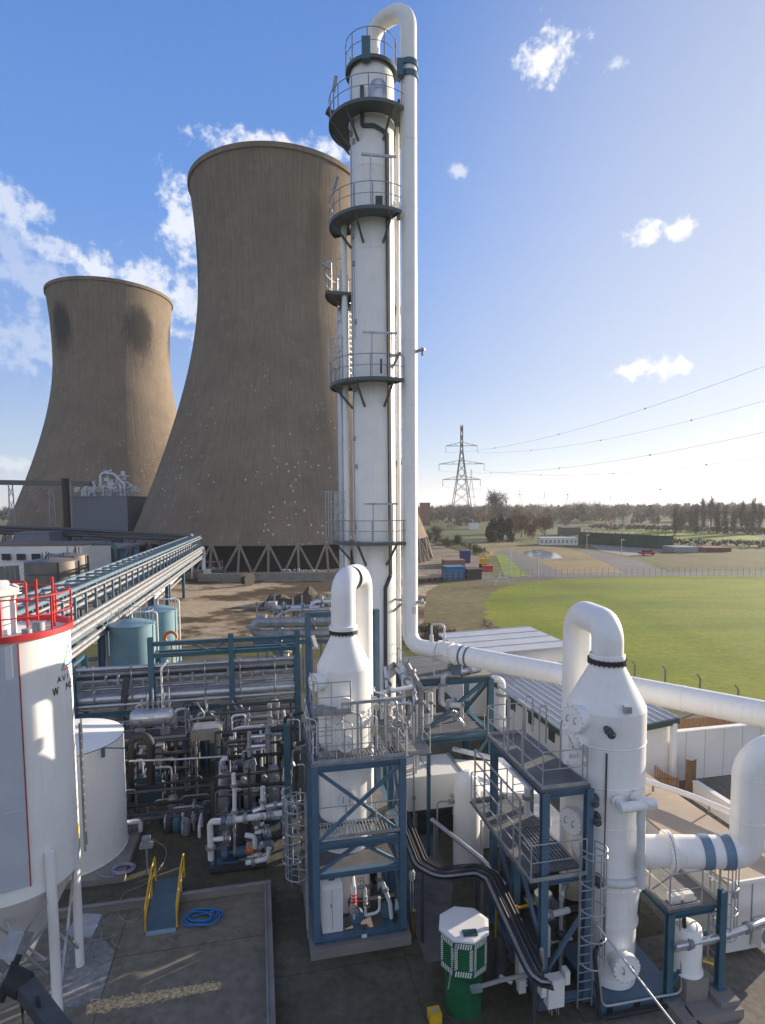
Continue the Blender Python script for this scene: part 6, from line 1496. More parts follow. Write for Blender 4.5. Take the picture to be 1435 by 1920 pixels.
hz_ = q.z - 1.0; u, v = UV(q)
steel(hf, [(u + 1.7, v - .5, .35, hz_ - .05), (u + 1.7, v + .8, .35, hz_ - .05), (u - 1.5, v - .5, .35, hz_ - .05), (u - 1.5, v + .8, .35, hz_ - .05)], [((u - 1.5, v - .5, hz_ - .17), (u + 1.7, v - .5, hz_ - .17))], m_=TEAL)
deck(hf, u - 1.7, u + 1.85, v - .65, v + .95, hz_, rail=[[(u - 1.7, v - .6), (u + 1.8, v - .6), (u + 1.8, v + .9)]])
a = MB()
for (x, y) in ((u + 1.7, v - .5), (u + 1.7, v + .8)): a.wbox(P(x, y, 0), .5, .5, .35, GA)
a.build('foot', CONC, hf)
bt = thing('settling_tank', at(388, 1365, 30), 'low brown grey open tank behind the rear skid catching the sun', 'tank')
q = at(388, 1362, 29.5); a = MB(); a.wbox(Vector((q.x, q.y, q.z - .5)), 1.5, 1.2, .5, GA); a.build('body', CONC, bt); a = MB(); a.wbox(Vector((q.x - .6, q.y, 0)), .12, .12, q.z - .502, GA); a.wbox(Vector((q.x + .6, q.y, 0)), .12, .12, q.z - .502, GA); a.build('leg', GALVD, bt); a = MB(); q.z += .003; a.wbox(q, 1.3, 1.0, .06, GA); a.build('lid', GALVD, bt)
# ================================================================= pipe bridge running back to the cooling tower
far = gz(369, 1085, 0); zbt = at(365, 1005, far.y).z; zbb = at(369, 1038, far.y).z; near = gz(128, 1098, zbt); near.z = 0
bd_ = (near - far).normalized(); near2 = near + bd_ * 13; bs = Vector((-bd_.y, bd_.x, 0))
if bs.x < 0: bs = -bs
pbz = thing('pipe_bridge', (near + far) / 2, 'long pale blue pipe bridge running from the silo towards the big cooling tower', 'pipe bridge')
BW = 2.3; Lb = (near2 - far).length
LB = mat('pale_blue_bridge_paint', (.12, .19, .24), .5, var=.12)
for sx_, zz in ((0, zbt), (BW, zbt), (0, zbb), (BW, zbb)):
    a = MB(); a.beam(far + bs * (sx_ - BW / 2) + DZ * zz, near2 + bs * (sx_ - BW / 2) + DZ * zz, .24); a.build('chord', LB, pbz)
nb = int(Lb / 2.6); a = MB(); b = MB()
for k in range(nb + 1):
    p = far + bd_ * (k * Lb / nb)
    a = MB()
    for zz in (zbt, (zbt + zbb) / 2, zbb): a.beam(p - bs * BW / 2 + DZ * zz, p + bs * BW / 2 + DZ * zz, .16)
    for sx_ in (-1, 1): a.beam(p + bs * BW / 2 * sx_ + DZ * zbb, p + bs * BW / 2 * sx_ + DZ * zbt, .16)
    a.build('cross_frame', LB, pbz)
    if k < nb:
        p2 = p + bd_ * (Lb / nb); b.beam(p - bs * BW / 2 + DZ * zbb, p2 - bs * BW / 2 + DZ * zbt, .09)
b.build('diagonals', LB, pbz) if b.v else None
for sx_, zz, r, mm in ((.9, zbb + .3, .28, GALVD), (1.45, zbb + .5, .26, LAGG), (.2, zbb + .35, .22, GALVD), (-.5, zbb + .3, .2, LAGG), (-.9, zbt - .3, .16, LAGG), (-.2, zbt - .25, .12, GALVD), (.5, (zbt + zbb) / 2 + .2, .16, LAGG), (-.6, (zbt + zbb) / 2 + .2, .2, GALVD), (1.6, zbb - .3, .16, LAGG), (1.5, zbb - .75, .16, GALVD), (1.42, zbb + 1.0, .2, GALVD), (1.42, zbb + 1.45, .16, LAGG), (1.42, zbt - .35, .1, GALVD)):
    a = MB(); a.cyl(far + bs * sx_ + DZ * zz, near2 + bs * sx_ + DZ * zz, r, n=10); a.build('pipe', mm, pbz)
for (px, py) in ((180, 1290), (234, 1185), (281, 1142), (309, 1112), (340, 1086)):
    t = ((gz(px, 1150, 5) - far).dot(bd_));
    # leg under the bridge where the pixel column crosses it
    best = min(range(200), key=lambda k: abs((717.5 + 1100 * ((far + bd_ * (Lb * k / 199) + bs * BW / 2).x) / (far + bd_ * (Lb * k / 199)).y) - px))
    p = far + bd_ * (Lb * best / 199)
    for sx_ in (-1, 1): a = MB(); a.ibeam(p + bs * BW / 2 * sx_, p + bs * BW / 2 * sx_ + DZ * (zbb - .12), .45, .45, up=bs, t=.06); a.build('leg', BLUE, pbz)
a = MB(); p = far - bd_ * .5; a.tube(fillet([far + bd_ * 3 + bs * 1.45 + DZ * (zbb + 1.2), p + bs * 1.45 + DZ * (zbb + 1.2), p + bs * 1.45], .8), .4, 12); a.tube(fillet([far + bd_ * 3 - bs * .2 + DZ * (zbt + .3), p - bs * .9 + DZ * (zbt + .3), p - bs * .9], .8), .25, 10); a.build('end_drop', WHITE, pbz)
gp = thing('ground_pipes', far, 'white pipes on low sleepers beside the far end of the pipe bridge', 'pipes')
a = MB(); a.tube([gz(285, 1125, 1.2), gz(345, 1070, 1.2)], .3, 8); a.build('pipe', WHITE, gp); a = MB(); a.tube([gz(296, 1125, 1.0), gz(352, 1074, 1.0)], .2, 8); a.build('pipe', LAGG, gp)
a = MB()
for k in range(6): p = gz(290 + 10 * k, 1125 - 9.5 * k, .1); a.wbox(p, .9, .4, .9)
a.build('sleeper', CONC, gp)
# pale blue tanks
for (px, yt, d, r, lb) in ((248, 1160, 50, 1.85, 'nearer of two pale blue round tanks behind the pipe rack'), (296, 1135, 56, 1.75, 'further pale blue tank half hidden by its neighbour behind the pipe rack')):
    q = at(px, yt, d); zt2 = q.z; q.z = 0; t = thing('water_tank', q, lb, 'tank', 'pale blue tanks')
    a = MB(); a.lathe(q, [(r, .1), (r, zt2 - .5), (r + .05, zt2 - .48), (r + .05, zt2 - .4)], 40); a.build('shell', PALEBLUE, t)
    a = MB(); a.lathe(q, [(r + .05, zt2 - .399), (r * .5, zt2 - .1), (.1, zt2 + .1), (.02, zt2 + .1)], 40); a.build('roof', PALEBLUE, t)
    a = MB()
    for k in range(7): an = math.radians(-30 + 30 * k); p = q + Vector((math.cos(an) * r * .95, math.sin(an) * r * .95, zt2 - .35)); a.beam(p, p + DZ * 1.1, .05)
    a.tube([q + Vector((math.cos(math.radians(-30 + 15 * k)) * r * .95, math.sin(math.radians(-30 + 15 * k)) * r * .95, zt2 + .75)) for k in range(13)], .03, 6); a.build('handrail', GALV, t)
    a = MB(); p = q + Vector((-r - .25, -.3, 0)); a.cyl(p, p + DZ * (zt2 - .4), .12, n=10); a.tube(fillet([q + Vector((0, 0, zt2)), q + Vector((0, 0, zt2 + .6)), q + Vector((r + .3, 0, zt2 + .6)), q + Vector((r + .3, 0, .2))], .3), .08, 8); a.build('pipe', CLAD, t)
orr = thing('hose_reel', at(320, 1198, 48), 'orange hose reel on a post behind the pipe rack', 'hose reel')
q = at(321, 1196, 48); a = MB(); a.tube([q + Vector((math.cos(t * .5) * .5, 0, math.sin(t * .5) * .5)) for t in range(13)], .13, 8, closed=False); a.build('reel', ORANGE, orr); a = MB(); a.beam(Vector((q.x, q.y + .1, 0)), q + Vector((0, .1, -.4)), .14); a.build('post', YEL, orr)
# pipe station beyond the rack
ps = pipework('pipe_station', 'grey pipe manifold with a wide return bend behind the middle of the pipe rack', 'pipe manifold', at(540, 1190, 42),
   [(pxp(41, (640, 1165), (478, 1168), (478, 1188), (640, 1186)), .36), (pxp(47, (500, 1142), (600, 1140)), .3), (pxp(46, (522, 1200), (524, 1152), (545, 1144), (620, 1142)), .14), (pxp(47, (585, 1160), (588, 1128), (640, 1126)), .25), (pxp(45, (536, 1240), (536, 1180)), .28), (pxp(45, (522, 1240), (522, 1185)), .28), (pxp(46, (560, 1240), (562, 1150)), .12)],
   m_=[GALVD, LAGG, GALV, LAGG, WHITE2, GALV, GALV], flr=.4)
a = MB()
for k in range(9): q = at(482 + 17 * k, 1150, 48); a.beam(Vector((q.x, q.y, 0)), Vector((q.x, q.y, at(482, 1128 - 6 * (k % 3), 48).z)), .14)
a.build('upright', GALVD, ps)
a = MB()
for (x0, y0, w, h) in ((503, 1128, 16, 18), (505, 1158, 14, 18), (600, 1150, 20, 16), (484, 1152, 16, 20), (620, 1150, 14, 20)): q = at(x0 + w / 2, y0 + h, 47); a.wbox(q, w * .043, .8, h * .043)
a.build('cabinet', GALV, ps)
a = MB()
for k in range(16): q = at(500 + 8.5 * k, 1138 + 5 * (k % 4), 46.6); valve(a, q, DU, .2, DZ)
a.build('valve', GALV, ps)
a = MB(); a.beam(at(475, 1205, 44), at(700, 1200, 46), .3); a.beam(at(528, 1162, 44), at(528, 1240, 44), .3); a.beam(at(475, 1185, 46), at(700, 1180, 46), .3); a.build('beam', BLUE, ps)
sp_ = thing('spoil_heap', gz(575, 1130, 0), 'dark ridged heap of soil on the bare earth yard', 'heap')
a = MB(); q = gz(575, 1132, 0); n = 26; m_ = 14
grid = [[None] * (m_ + 1) for _ in range(n + 1)]
for i in range(n + 1):
    for j in range(m_ + 1):
        x, y = -7 + 14 * i / n, -3.5 + 7 * j / m_
        h = max(0, 1 - (x / 7) ** 2) ** .6 * max(0, 1 - (y / 3.5) ** 2) * (1.7 + .8 * math.sin(x * 1.1 + 1) + .3 * math.sin(x * 3.1)) + rr.uniform(-.1, .1) * (0 < i < n and 0 < j < m_)
        grid[i][j] = q + Vector((x, y, h - .05))
for i in range(n):
    for j in range(m_): a.poly([grid[i][j], grid[i + 1][j], grid[i + 1][j + 1], grid[i][j + 1]])
a.build('soil', mat('dark_soil', (.06, .05, .03), .95, var=.4, scale=1, bump=.5, bscale=3), sp_)
# ================================================================= left background works
def wb(name, label, cat, px0, px1, ytop, d0, mat_, depth=10, roof=None, z0=0, rot=0, group=None):
    a0, a1 = at(px0, 1000, d0), at(px1, 1000, d0); h = at((px0 + px1) / 2, ytop, d0).z
    c = (a0 + a1) / 2; c.z = z0; c.y += depth / 2
    t = thing(name, c, label, cat, group)
    a = MB(); a.wbox(c, (a1 - a0).length, depth, h - z0, rot); a.build('wall', mat_, t)
    a = MB(); a.wbox(Vector((c.x, c.y, h)), (a1 - a0).length + .3, depth + .3, .25, rot); a.build('roof', roof or mat_, t)
    return t, c, h
BLG = mat('blue_grey_sheeting', (.17, .18, .21), .5, var=.06, stretch=(3, 3, .2))
t, c, h = wb('boiler_house', 'big blue grey block building in front of the smaller cooling tower', 'building', 142, 247, 932, 165, BLG, 16, rot=-.08)
a = MB(); a.wbox(c + Vector((-3, -8.6, 0)), 17, 1.2, 6.5); a.build('canopy', DGREY, t)
rr = random.Random(21)
rs = thing('rooftop_plant', Vector((c.x, c.y, h)), 'jumble of pale pipes and steelwork on the blue grey block building', 'plant')
a = MB()
for k in range(34):
    x = c.x + rr.uniform(-7.2, 5.5); top = 1.5 + 5.5 * math.exp(-((x - c.x) / 4) ** 2); p = Vector((x, c.y + rr.uniform(-6, 0), h + .25)); q = p + Vector((rr.uniform(-2.5, 2.5), 0, rr.uniform(.6, top)))
    a.beam(p, Vector((p.x, p.y, q.z)), .4); a.beam(Vector((p.x, p.y, q.z)), q + Vector((1.6, 0, rr.uniform(-1, 1))), .35); a.wbox(q, .9, .9, rr.uniform(.5, 1.2))
a.build('steelwork', PIPEW, rs)
a = MB(); a.tube(fillet([Vector((c.x - 1.5, c.y - 5, h + .2)), Vector((c.x - 1.5, c.y - 5, h + 7)), Vector((c.x + 2.2, c.y - 5, h + 6.5)), Vector((c.x + 5.2, c.y - 5, h + 3.4)), Vector((c.x + 5.2, c.y - 5, h + .3))], 1.2), .5, 10); a.build('flue', LAGG, rs)
a = MB(); handrail(a, [Vector((c.x - 2, c.y - 7.6, h + .25)), Vector((c.x + 7.5, c.y - 7.6, h + .25))], h=2.0, r=.08, sp=1.5); a.build('handrail', GALVD, rs)
ch = thing('steel_chimney', at(127, 1000, 150), 'dark steel chimney standing before the smaller cooling tower', 'chimney')
q = at(127, 1000, 150); q.z = 0; a = MB(); zc_ = at(127, 897, 150).z; a.lathe(q, [(.85, 0), (.85, zc_), (.75, zc_), (.75, zc_ - 1)], 20); a.build('stack', mat('sooty_steel', (.03, .028, .026), .7), ch)
a = MB(); a.cyl(q + Vector((1.3, 0, 6)), q + Vector((1.3, 0, zc_ - 1)), .22, n=8); a.build('pipe', GALVD, ch)
gt = thing('conveyor_gantry', at(50, 904, 160), 'horizontal conveyor gantry on lattice legs at the far left', 'gantry')
a = MB(); a.beam(at(-40, 904, 160), at(170, 907, 160), 1.6, 1.3); a.build('gallery', mat('olive_grey_sheet', (.12, .12, .1), .6), gt)
for px in (20, 96):
    a = MB(); q = at(px, 910, 160); w = 1.2
    for s_ in (-1, 1): a.beam(Vector((q.x + s_ * .5, q.y, q.z)), Vector((q.x + s_ * w, q.y, 0)), .22)
    for k in range(6): z0, z1_ = q.z * k / 6, q.z * (k + 1) / 6; a.beam(Vector((q.x - w + .1 * k, q.y, z0)), Vector((q.x + w - .1 * k, q.y, z1_)), .13); a.beam(Vector((q.x + w - .1 * k, q.y, z0)), Vector((q.x - w + .1 * k, q.y, z1_)), .13)
    a.build('lattice_leg', GALVD, gt)
dbk = thing('pipe_bridge', at(160, 1000, 140), 'dark pipe bridge crossing low in front of both cooling towers', 'pipe bridge')
for i, (dy, r, mm) in enumerate(((4, .4, DGREY), (10, .3, DGREY), (15, .4, DGREY))):
    a = MB(); a.tube([at(-60, 982 + dy, 140), at(120, 988 + dy, 138), at(352, 1003 + dy * .6, 136)], r, 8); a.build('pipe', mm, dbk)
for px in (30, 92, 150, 205, 252, 300, 335):
    a = MB(); q = at(px, 1000, 138.5); a.beam(Vector((q.x, q.y, 0)), q, .6); a.build('leg', BLUE, dbk)
t, c, h = wb('workshop', 'grey flat roofed shed below the gantry at the far left', 'building', 28, 92, 1000, 132, BLG, 8)
BLD = mat('blue_roller_door', (.10, .22, .36), .5, var=.05)
t, c, h = wb('workshop', 'long low white workshop with blue doors behind the dark round tanks', 'building', -160, 152, 1024, 112, CLAD, 12, roof=mat('rust_brown_roof', (.2, .13, .1), .8), rot=0)
a = MB()
for k in range(5): q = at(12 + 28 * k, 1050, 111.6); a.wbox(q, 1.6, .2, 1.2)
a.build('window', mat('dark_window', (.03, .035, .05), .1), t)
w2 = thing('loading_bay', at(180, 1060, 116), 'white framed bay with tall blue doors at the right end of the workshop', 'building')
p0 = gz(157, 1086, 0); 
for k in range(4):
    a = MB(); q = p0 + Vector((1.6 + 1.75 * k, 3.2 * k + 1, 0)); a.wbox(q, 1.5, .4, 6.2, 1.05); a.build('door', BLD, w2)
a = MB(); a.wbox(p0 + Vector((.5, .2, 0)), .5, 2.4, 6.9, -.3); a.build('frame', SIGN, w2); a = MB(); a.wbox(p0 + Vector((3.5, 8, 6.4)), 9, 14, .5, .0); a.build('roof', GALVD, w2)
a = MB()
for px in (86, 140, 216): q = gz(px, 1080, 0); a.cyl(q, Vector((q.x, q.y, at(px, 1022, q.y).z)), .22, n=8)
q = at(86, 1020, 118); a.tube(fillet([at(84, 1045, 116), at(84, 1020, 116), at(216, 1020, 116), at(218, 1048, 116)], .8), .3, 8); a.build('overhead_pipe', mat('dark_teal_pipe', (.03, .13, .12), .5), w2)
STL = mat('weathered_steel_tank', (.20, .18, .16), .45, .4, var=.2, scale=.6, streak=.3)
for (px, w, yt, d, lb) in ((98, 46, 1051, 80, 'nearer of two dark weathered steel tanks above the silo railing'), (128, 34, 1041, 92, 'further dark weathered steel tank half hidden by its neighbour')):
    q = at(px, yt, d); zz = q.z; q.z = 0; r = w * d / FP; t = thing('storage_tank', q, lb, 'tank', 'weathered steel tanks')
    a = MB(); a.lathe(q, [(r, 0), (r, zz), (r * .98, zz + .05), (.02, zz + .5)], 48); a.build('shell', STL, t)
    a = MB()
    for k in range(4): a.lathe(q, [(r, zz * (.2 + .2 * k) - .08), (r + .14, zz * (.2 + .2 * k)), (r, zz * (.2 + .2 * k) + .08)], 48)
    a.build('stiffener_ring', STL, t)
    a = MB()
    for an in (-50, 0): p = q + Vector((math.cos(math.radians(an)) * (r + .25), math.sin(math.radians(an)) * (r + .25), 0)); a.beam(p, p + DZ * zz, .3, .12)
    for k in range(6): p = q + Vector((rr.uniform(-r, r) * .6, rr.uniform(-r, r) * .5, zz + .2)); a.beam(p, p + DZ * rr.uniform(.5, 1.4), .12)
    a.build('roof_fittings', DGREY, t)
wf2 = thing('pale_wall', gz(20, 1120, 0), 'pale panelled yard wall at the left edge behind the silo railing', 'wall')
a = MB(); a.beam(at(-80, 1084, 92), at(36, 1078, 90), .3, 3.0); a.build('panel', CONC, wf2)
a = MB()
for k in range(10): p = at(-60 + 10 * k, 1098, 89.5); a.beam(p, p + DZ * 2.9, .12)
a.build('joint', GALVD, wf2)
py_ = thing('pipe_run', gz(10, 1130, 0), 'low bundle of pale pipes along the yard wall at the left edge', 'pipes')
for k in range(4): a = MB(); a.tube([at(-60, 1112 + 7 * k, 76), at(40, 1094 + 6 * k, 84)], .14, 8); a.build('pipe', LAGG if k % 2 else GALVD, py_)
# clutter in front of the big tower
lw = thing('low_wall', gz(500, 1084, 0), 'long low pale concrete wall at the foot of the big cooling tower', 'wall')
a = MB(); a.beam(gz(372, 1083, .8), gz(660, 1079, .8), .5, 1.6); a.build('panel', CONC, lw)
fences = [(376, 1084, 16, 1.6), (412, 1084, 22, 2.0), (597, 1082, 16, 1.3), (637, 1081, 14, 1.3)]
for k, (px, py, w, hh) in enumerate(fences):
    q = gz(px, py, 0); q.y -= 1.2; t = thing('skip_bin', q, ('leftmost dark skip by the end of the pipe bridge', 'dark rubble skip left of the cable drum', 'low dark skip near the column foot', 'rightmost low dark skip, half behind the tall column')[k], 'skip', 'skips along the low wall')
    a = MB(); s_ = w * q.y / FP / 2
    a.hexa([q + Vector((-s_ * .75, -.7, .1)), q + Vector((s_ * .75, -.7, .1)), q + Vector((s_ * .75, .7, .1)), q + Vector((-s_ * .75, .7, .1))], [q + Vector((-s_, -.8, hh)), q + Vector((s_, -.8, hh)), q + Vector((s_, .8, hh)), q + Vector((-s_, .8, hh))]); a.build('body', DGREY if k % 2 else mat('rusty_skip', (.2, .12, .08), .8), t)
    a = MB()
    for j in range(10): p = q + Vector((rr.uniform(-s_, s_) * .7, rr.uniform(-.5, .5), hh)); a.beam(p, p + Vector((rr.uniform(-.5, .5), 0, rr.uniform(.1, .6))), .2)
    a.build('rubble', GALVD, t)
for k, (px, lb) in enumerate(((540, 'dark low trailer left of the longer one by the low wall'), (572, 'longest dark flat trailer along the low wall'))):
    q = gz(px, 1083, 0); q.y -= 1.4; L = (2.0, 4.6)[k]; t = thing('flat_trailer', q, lb, 'trailer', 'trailers along the low wall')
    a = MB(); a.wbox(q + DZ * .8, L, 1.6, .5); a.build('bed', DGREY, t)
    for s_ in (-.3, .3): a = MB(); a.cyl(q + Vector((L * s_, -.85, .45)), q + Vector((L * s_, -.6, .45)), .45, n=12); a.build('wheel', DARK, t)
    a = MB()
    for j in range(6): a.wbox(q + Vector((-L / 2 + L * (j + .5) / 6, rr.uniform(-.3, .3), 1.3)), L / 9, .8, rr.uniform(.3, .9))
    a.build('load', GALVD, t)
dr = thing('cable_drum', gz(465, 1086, 0), 'big dark cable drum standing by the low wall', 'cable drum'); q = gz(465, 1086, 1.3)
a = MB(); a.disc_stack(q, Vector((.8, -.6, 0)), [(1.3, -.6), (1.3, -.5), (.7, -.48), (.7, .48), (1.3, .5), (1.3, .6)], 20); a.build('reel', mat('dark_wood', (.06, .05, .045), .8), dr)
sf_ = thing('scaffold_frame', gz(400, 1080, 0), 'small brown scaffold frame beside the low wall near the pipe bridge end', 'scaffold')
a = MB(); q = gz(398, 1079, 0)
for x in (-2, 0, 2):
    for y in (0, 1.5): a.beam(q + Vector((x, y, 0)), q + Vector((x, y, 3.4)), .14)
for z in (1.6, 3.0): a.beam(q + Vector((-2, 0, z)), q + Vector((2, 0, z)), .14); a.beam(q + Vector((-2, 1.5, z)), q + Vector((2, 1.5, z)), .14)
a.build('tubes', mat('rusty_tube', (.22, .15, .12), .8), sf_)
a = MB(); a.wbox(q + Vector((-.4, -.3, 0)), 1.6, .2, 1.5); a.build('white_board', SIGN, sf_)

# ================================================================= trees
BARK = mat('grey_brown_bark', (.09, .075, .06), .9)
TWIG = mat('bare_brown_twigs', (.105, .088, .072), .9, var=.35, scale=.4)
TWIGR = mat('russet_twigs', (.19, .105, .055), .9, var=.35, scale=.3)
CONIF = mat('dark_evergreen_foliage', (.022, .035, .022), .9, var=.4, scale=.5)
LEAFY = mat('olive_green_foliage', (.10, .115, .03), .9, var=.4, scale=.5)
def crown(mb, c, rx, rz, n, size, r_, spiky=0.0, up=.5, lumps=7):
    L = []
    for k in range(lumps):
        an, el = r_.uniform(0, 2 * PI), r_.uniform(-.7, 1.2); L.append((Vector((math.cos(an) * math.cos(el) * rx * .55, math.sin(an) * math.cos(el) * rx * .55, math.sin(el) * rz * .6)), r_.uniform(.35, .6)))
    for k in range(n):
        lc_, lr = r_.choice(L); d = Vector((r_.gauss(0, 1), r_.gauss(0, 1), r_.gauss(0, 1))).normalized() * (r_.random() ** .4)
        p = c + lc_ + Vector((d.x * rx * lr, d.y * rx * lr, d.z * rz * lr))
        o = Vector((r_.gauss(0, 1), r_.gauss(0, 1), r_.gauss(0, 1) + up * 2)).normalized() * size * r_.uniform(.6, 1.4)
        s_ = o.cross(Vector((r_.gauss(0, 1), r_.gauss(0, 1), r_.gauss(0, 1)))).normalized() * size * (.12 if spiky else .5) * r_.uniform(.5, 1.2)
        if spiky: mb.poly([p - s_, p + s_, p + o * spiky])
        else: mb.poly([p - o * .5 - s_ * .3, p + s_, p + o * .6, p - s_])
def tree(px, py, w, h, kind, label, seed, group=None, z=0, cat='tree', n=900):
    q = gz(px, py, 0); r_ = random.Random(seed); t = thing(kind[0], q, label, cat, group)
    w = w * q.y / FP; h = h * q.y / FP
    a = MB(); a.tube([q, q + DZ * h * .4, q + Vector((r_.uniform(-.3, .3), 0, h * .75))], [max(.12, h * .025), h * .018, h * .006], 7)
    for k in range(5): an = r_.uniform(0, 6.28); a.tube([q + DZ * h * (.3 + .08 * k), q + Vector((math.cos(an) * w * .3, math.sin(an) * w * .3, h * (.55 + .08 * k)))], [h * .01, h * .003], 5)
    a.build('trunk', BARK, t)
    b = MB(); sz = kind[3] * q.y / 250
    crown(b, q + DZ * h * kind[4], w / 2, h * (1 - kind[4]) * 1.05, n, sz, r_, kind[2])
    b.build('crown', kind[1], t, smooth=False)
    return t
BARE = ('bare_tree', TWIG, 2.0, 1.1, .55); RUSS = ('bare_willow', TWIGR, 1.8, 1.0, .5); EVER = ('evergreen_tree', CONIF, 0, .8, .45); SHRUB = ('shrub', LEAFY, 0, .45, .45); POP = ('poplar', TWIG, 3.2, .7, .42)
tree(930, 990, 58, 68, BARE, 'tallest round bare tree on the skyline right of the lattice pylon', 1, n=1500)
for k, (x, w) in enumerate(((921, 24), (936, 26), (952, 26))): tree(x, 1016, w, 44 + k % 2 * 2, EVER, ('left evergreen of the dark clump beyond the sandy ground', 'middle evergreen of the dark clump beyond the sandy ground', 'right evergreen of the dark clump, next to the russet willows')[k], 10 + k, 'dark evergreens beyond the sandy ground', n=1600)
for k, (x, y, w, h) in enumerate(((978, 1008, 34, 42), (1000, 1010, 36, 46), (1022, 1010, 34, 40), (975, 1000, 40, 56))): tree(x, y, w, h, RUSS, ('leftmost russet willow touching the dark evergreens', 'middle russet willow behind the sandy ground', 'rightmost russet willow, just left of the white cabin', 'taller russet willow standing behind the other willows')[k], 20 + k, 'russet bare willows', n=1100)
for k, (x, y, w, h) in enumerate(((818, 1022, 24, 34), (838, 1028, 20, 24), (800, 1020, 24, 22), (893, 1040, 18, 22), (858, 1026, 14, 20))): tree(x, y, w, h, SHRUB if k in (1, 3) else BARE, ('grey bare bush just right of the duct riser', 'round olive bush left of the works yard containers', 'dark low bush beside the duct riser', 'yellow olive bush beside the red box', 'thin bare bush above the navy container')[k], 30 + k, n=420, cat='shrub')
rr = random.Random(8)
for k in range(13):
    x = 1268 + 13.2 * k + rr.uniform(-4, 4); tree(x, 996 + rr.uniform(-3, 8), 10 + rr.uniform(-3, 5), 50 + rr.uniform(-10, 12) + (8 if k in (3, 11) else 0), POP, 'bare poplar in the row along the right of the skyline', 60 + k, 'bare poplars on the right skyline', n=1000)
# woodland far off, one mass
wm_ = MB(); rr = random.Random(15); fol = []
for k in range(620):
    x = rr.uniform(770, 1560) if k < 540 else rr.uniform(-250, 70); d = rr.uniform(420, 1100); q = at(x, 950, d); q.z = 0; h = rr.uniform(7, 13) * (1 + .0003 * d); w = rr.uniform(8, 16)
    crown(wm_, q + DZ * h * .5, w / 2, h * .55, 90, 2.4 * d / 450, rr, 1.6 if rr.random() < .6 else 0, lumps=4); wm_.cm = rr.choice((0, 0, 1, 2, 3))
wm_.build('distant_woodland', [TWIG, CONIF, LEAFY, TWIGR], None, smooth=False, kind='stuff', label='far off winter woodland along the horizon', cat='woodland')
hd = MB(); rr = random.Random(16)
for k in range(220):
    t = k / 219; q = gz(1110 + 330 * t, 992 + 10 * t + rr.uniform(-1, 1), 0); crown(hd, q + DZ * 1.5, 2.0, 2.0, 30, 1.0, rr, 1.2 if k % 3 else 0, lumps=3)
for k in range(140):
    t = k / 139; q = gz(1040 + 400 * t, 1014 + 12 * t + rr.uniform(-2, 2), 0); crown(hd, q + DZ * 1.0, 1.6, 1.3, 24, .8, rr, 1.2 if k % 3 else 0, lumps=3)
for k in range(60):
    t = k / 59; q = gz(800 + 110 * t, 1016 + 26 * t ** 2 + rr.uniform(-2, 2), 0); crown(hd, q + DZ * .8, 1.6, 1.2, 24, .7, rr, 1.2 if k % 3 else 0, lumps=3)
for k in range(60):
    t = k / 59; q = gz(790 + 60 * t, 1188 + 18 * t + rr.uniform(-8, 4), 0); crown(hd, q + DZ * .5, .9, .8, 26, .28, rr, 1.4 if k % 3 else 0, lumps=3)
hd.build('hedgerow_scrub', TWIG, None, smooth=False, kind='stuff', label='ragged winter hedges and scrub between the fields', cat='scrub')
vg = MB(); rr = random.Random(17); base = [(905, 1168), (945, 1195), (1010, 1225), (1100, 1262), (1200, 1290), (1320, 1318), (1435, 1342)]
for k in range(420):
    t = rr.random() * 5.99; i = int(t); f = t - i; q = gz(base[i][0] + (base[i + 1][0] - base[i][0]) * f, base[i][1] + (base[i + 1][1] - base[i][1]) * f + rr.uniform(-6, 5), 0)
    crown(vg, q + DZ * .12, .5, .25, 8, .2, rr, 1.5, lumps=2)
vg.build('field_edge_weeds', TWIG, None, smooth=False, kind='stuff', label='dark strip of dead weeds along the near edge of the field', cat='weeds')

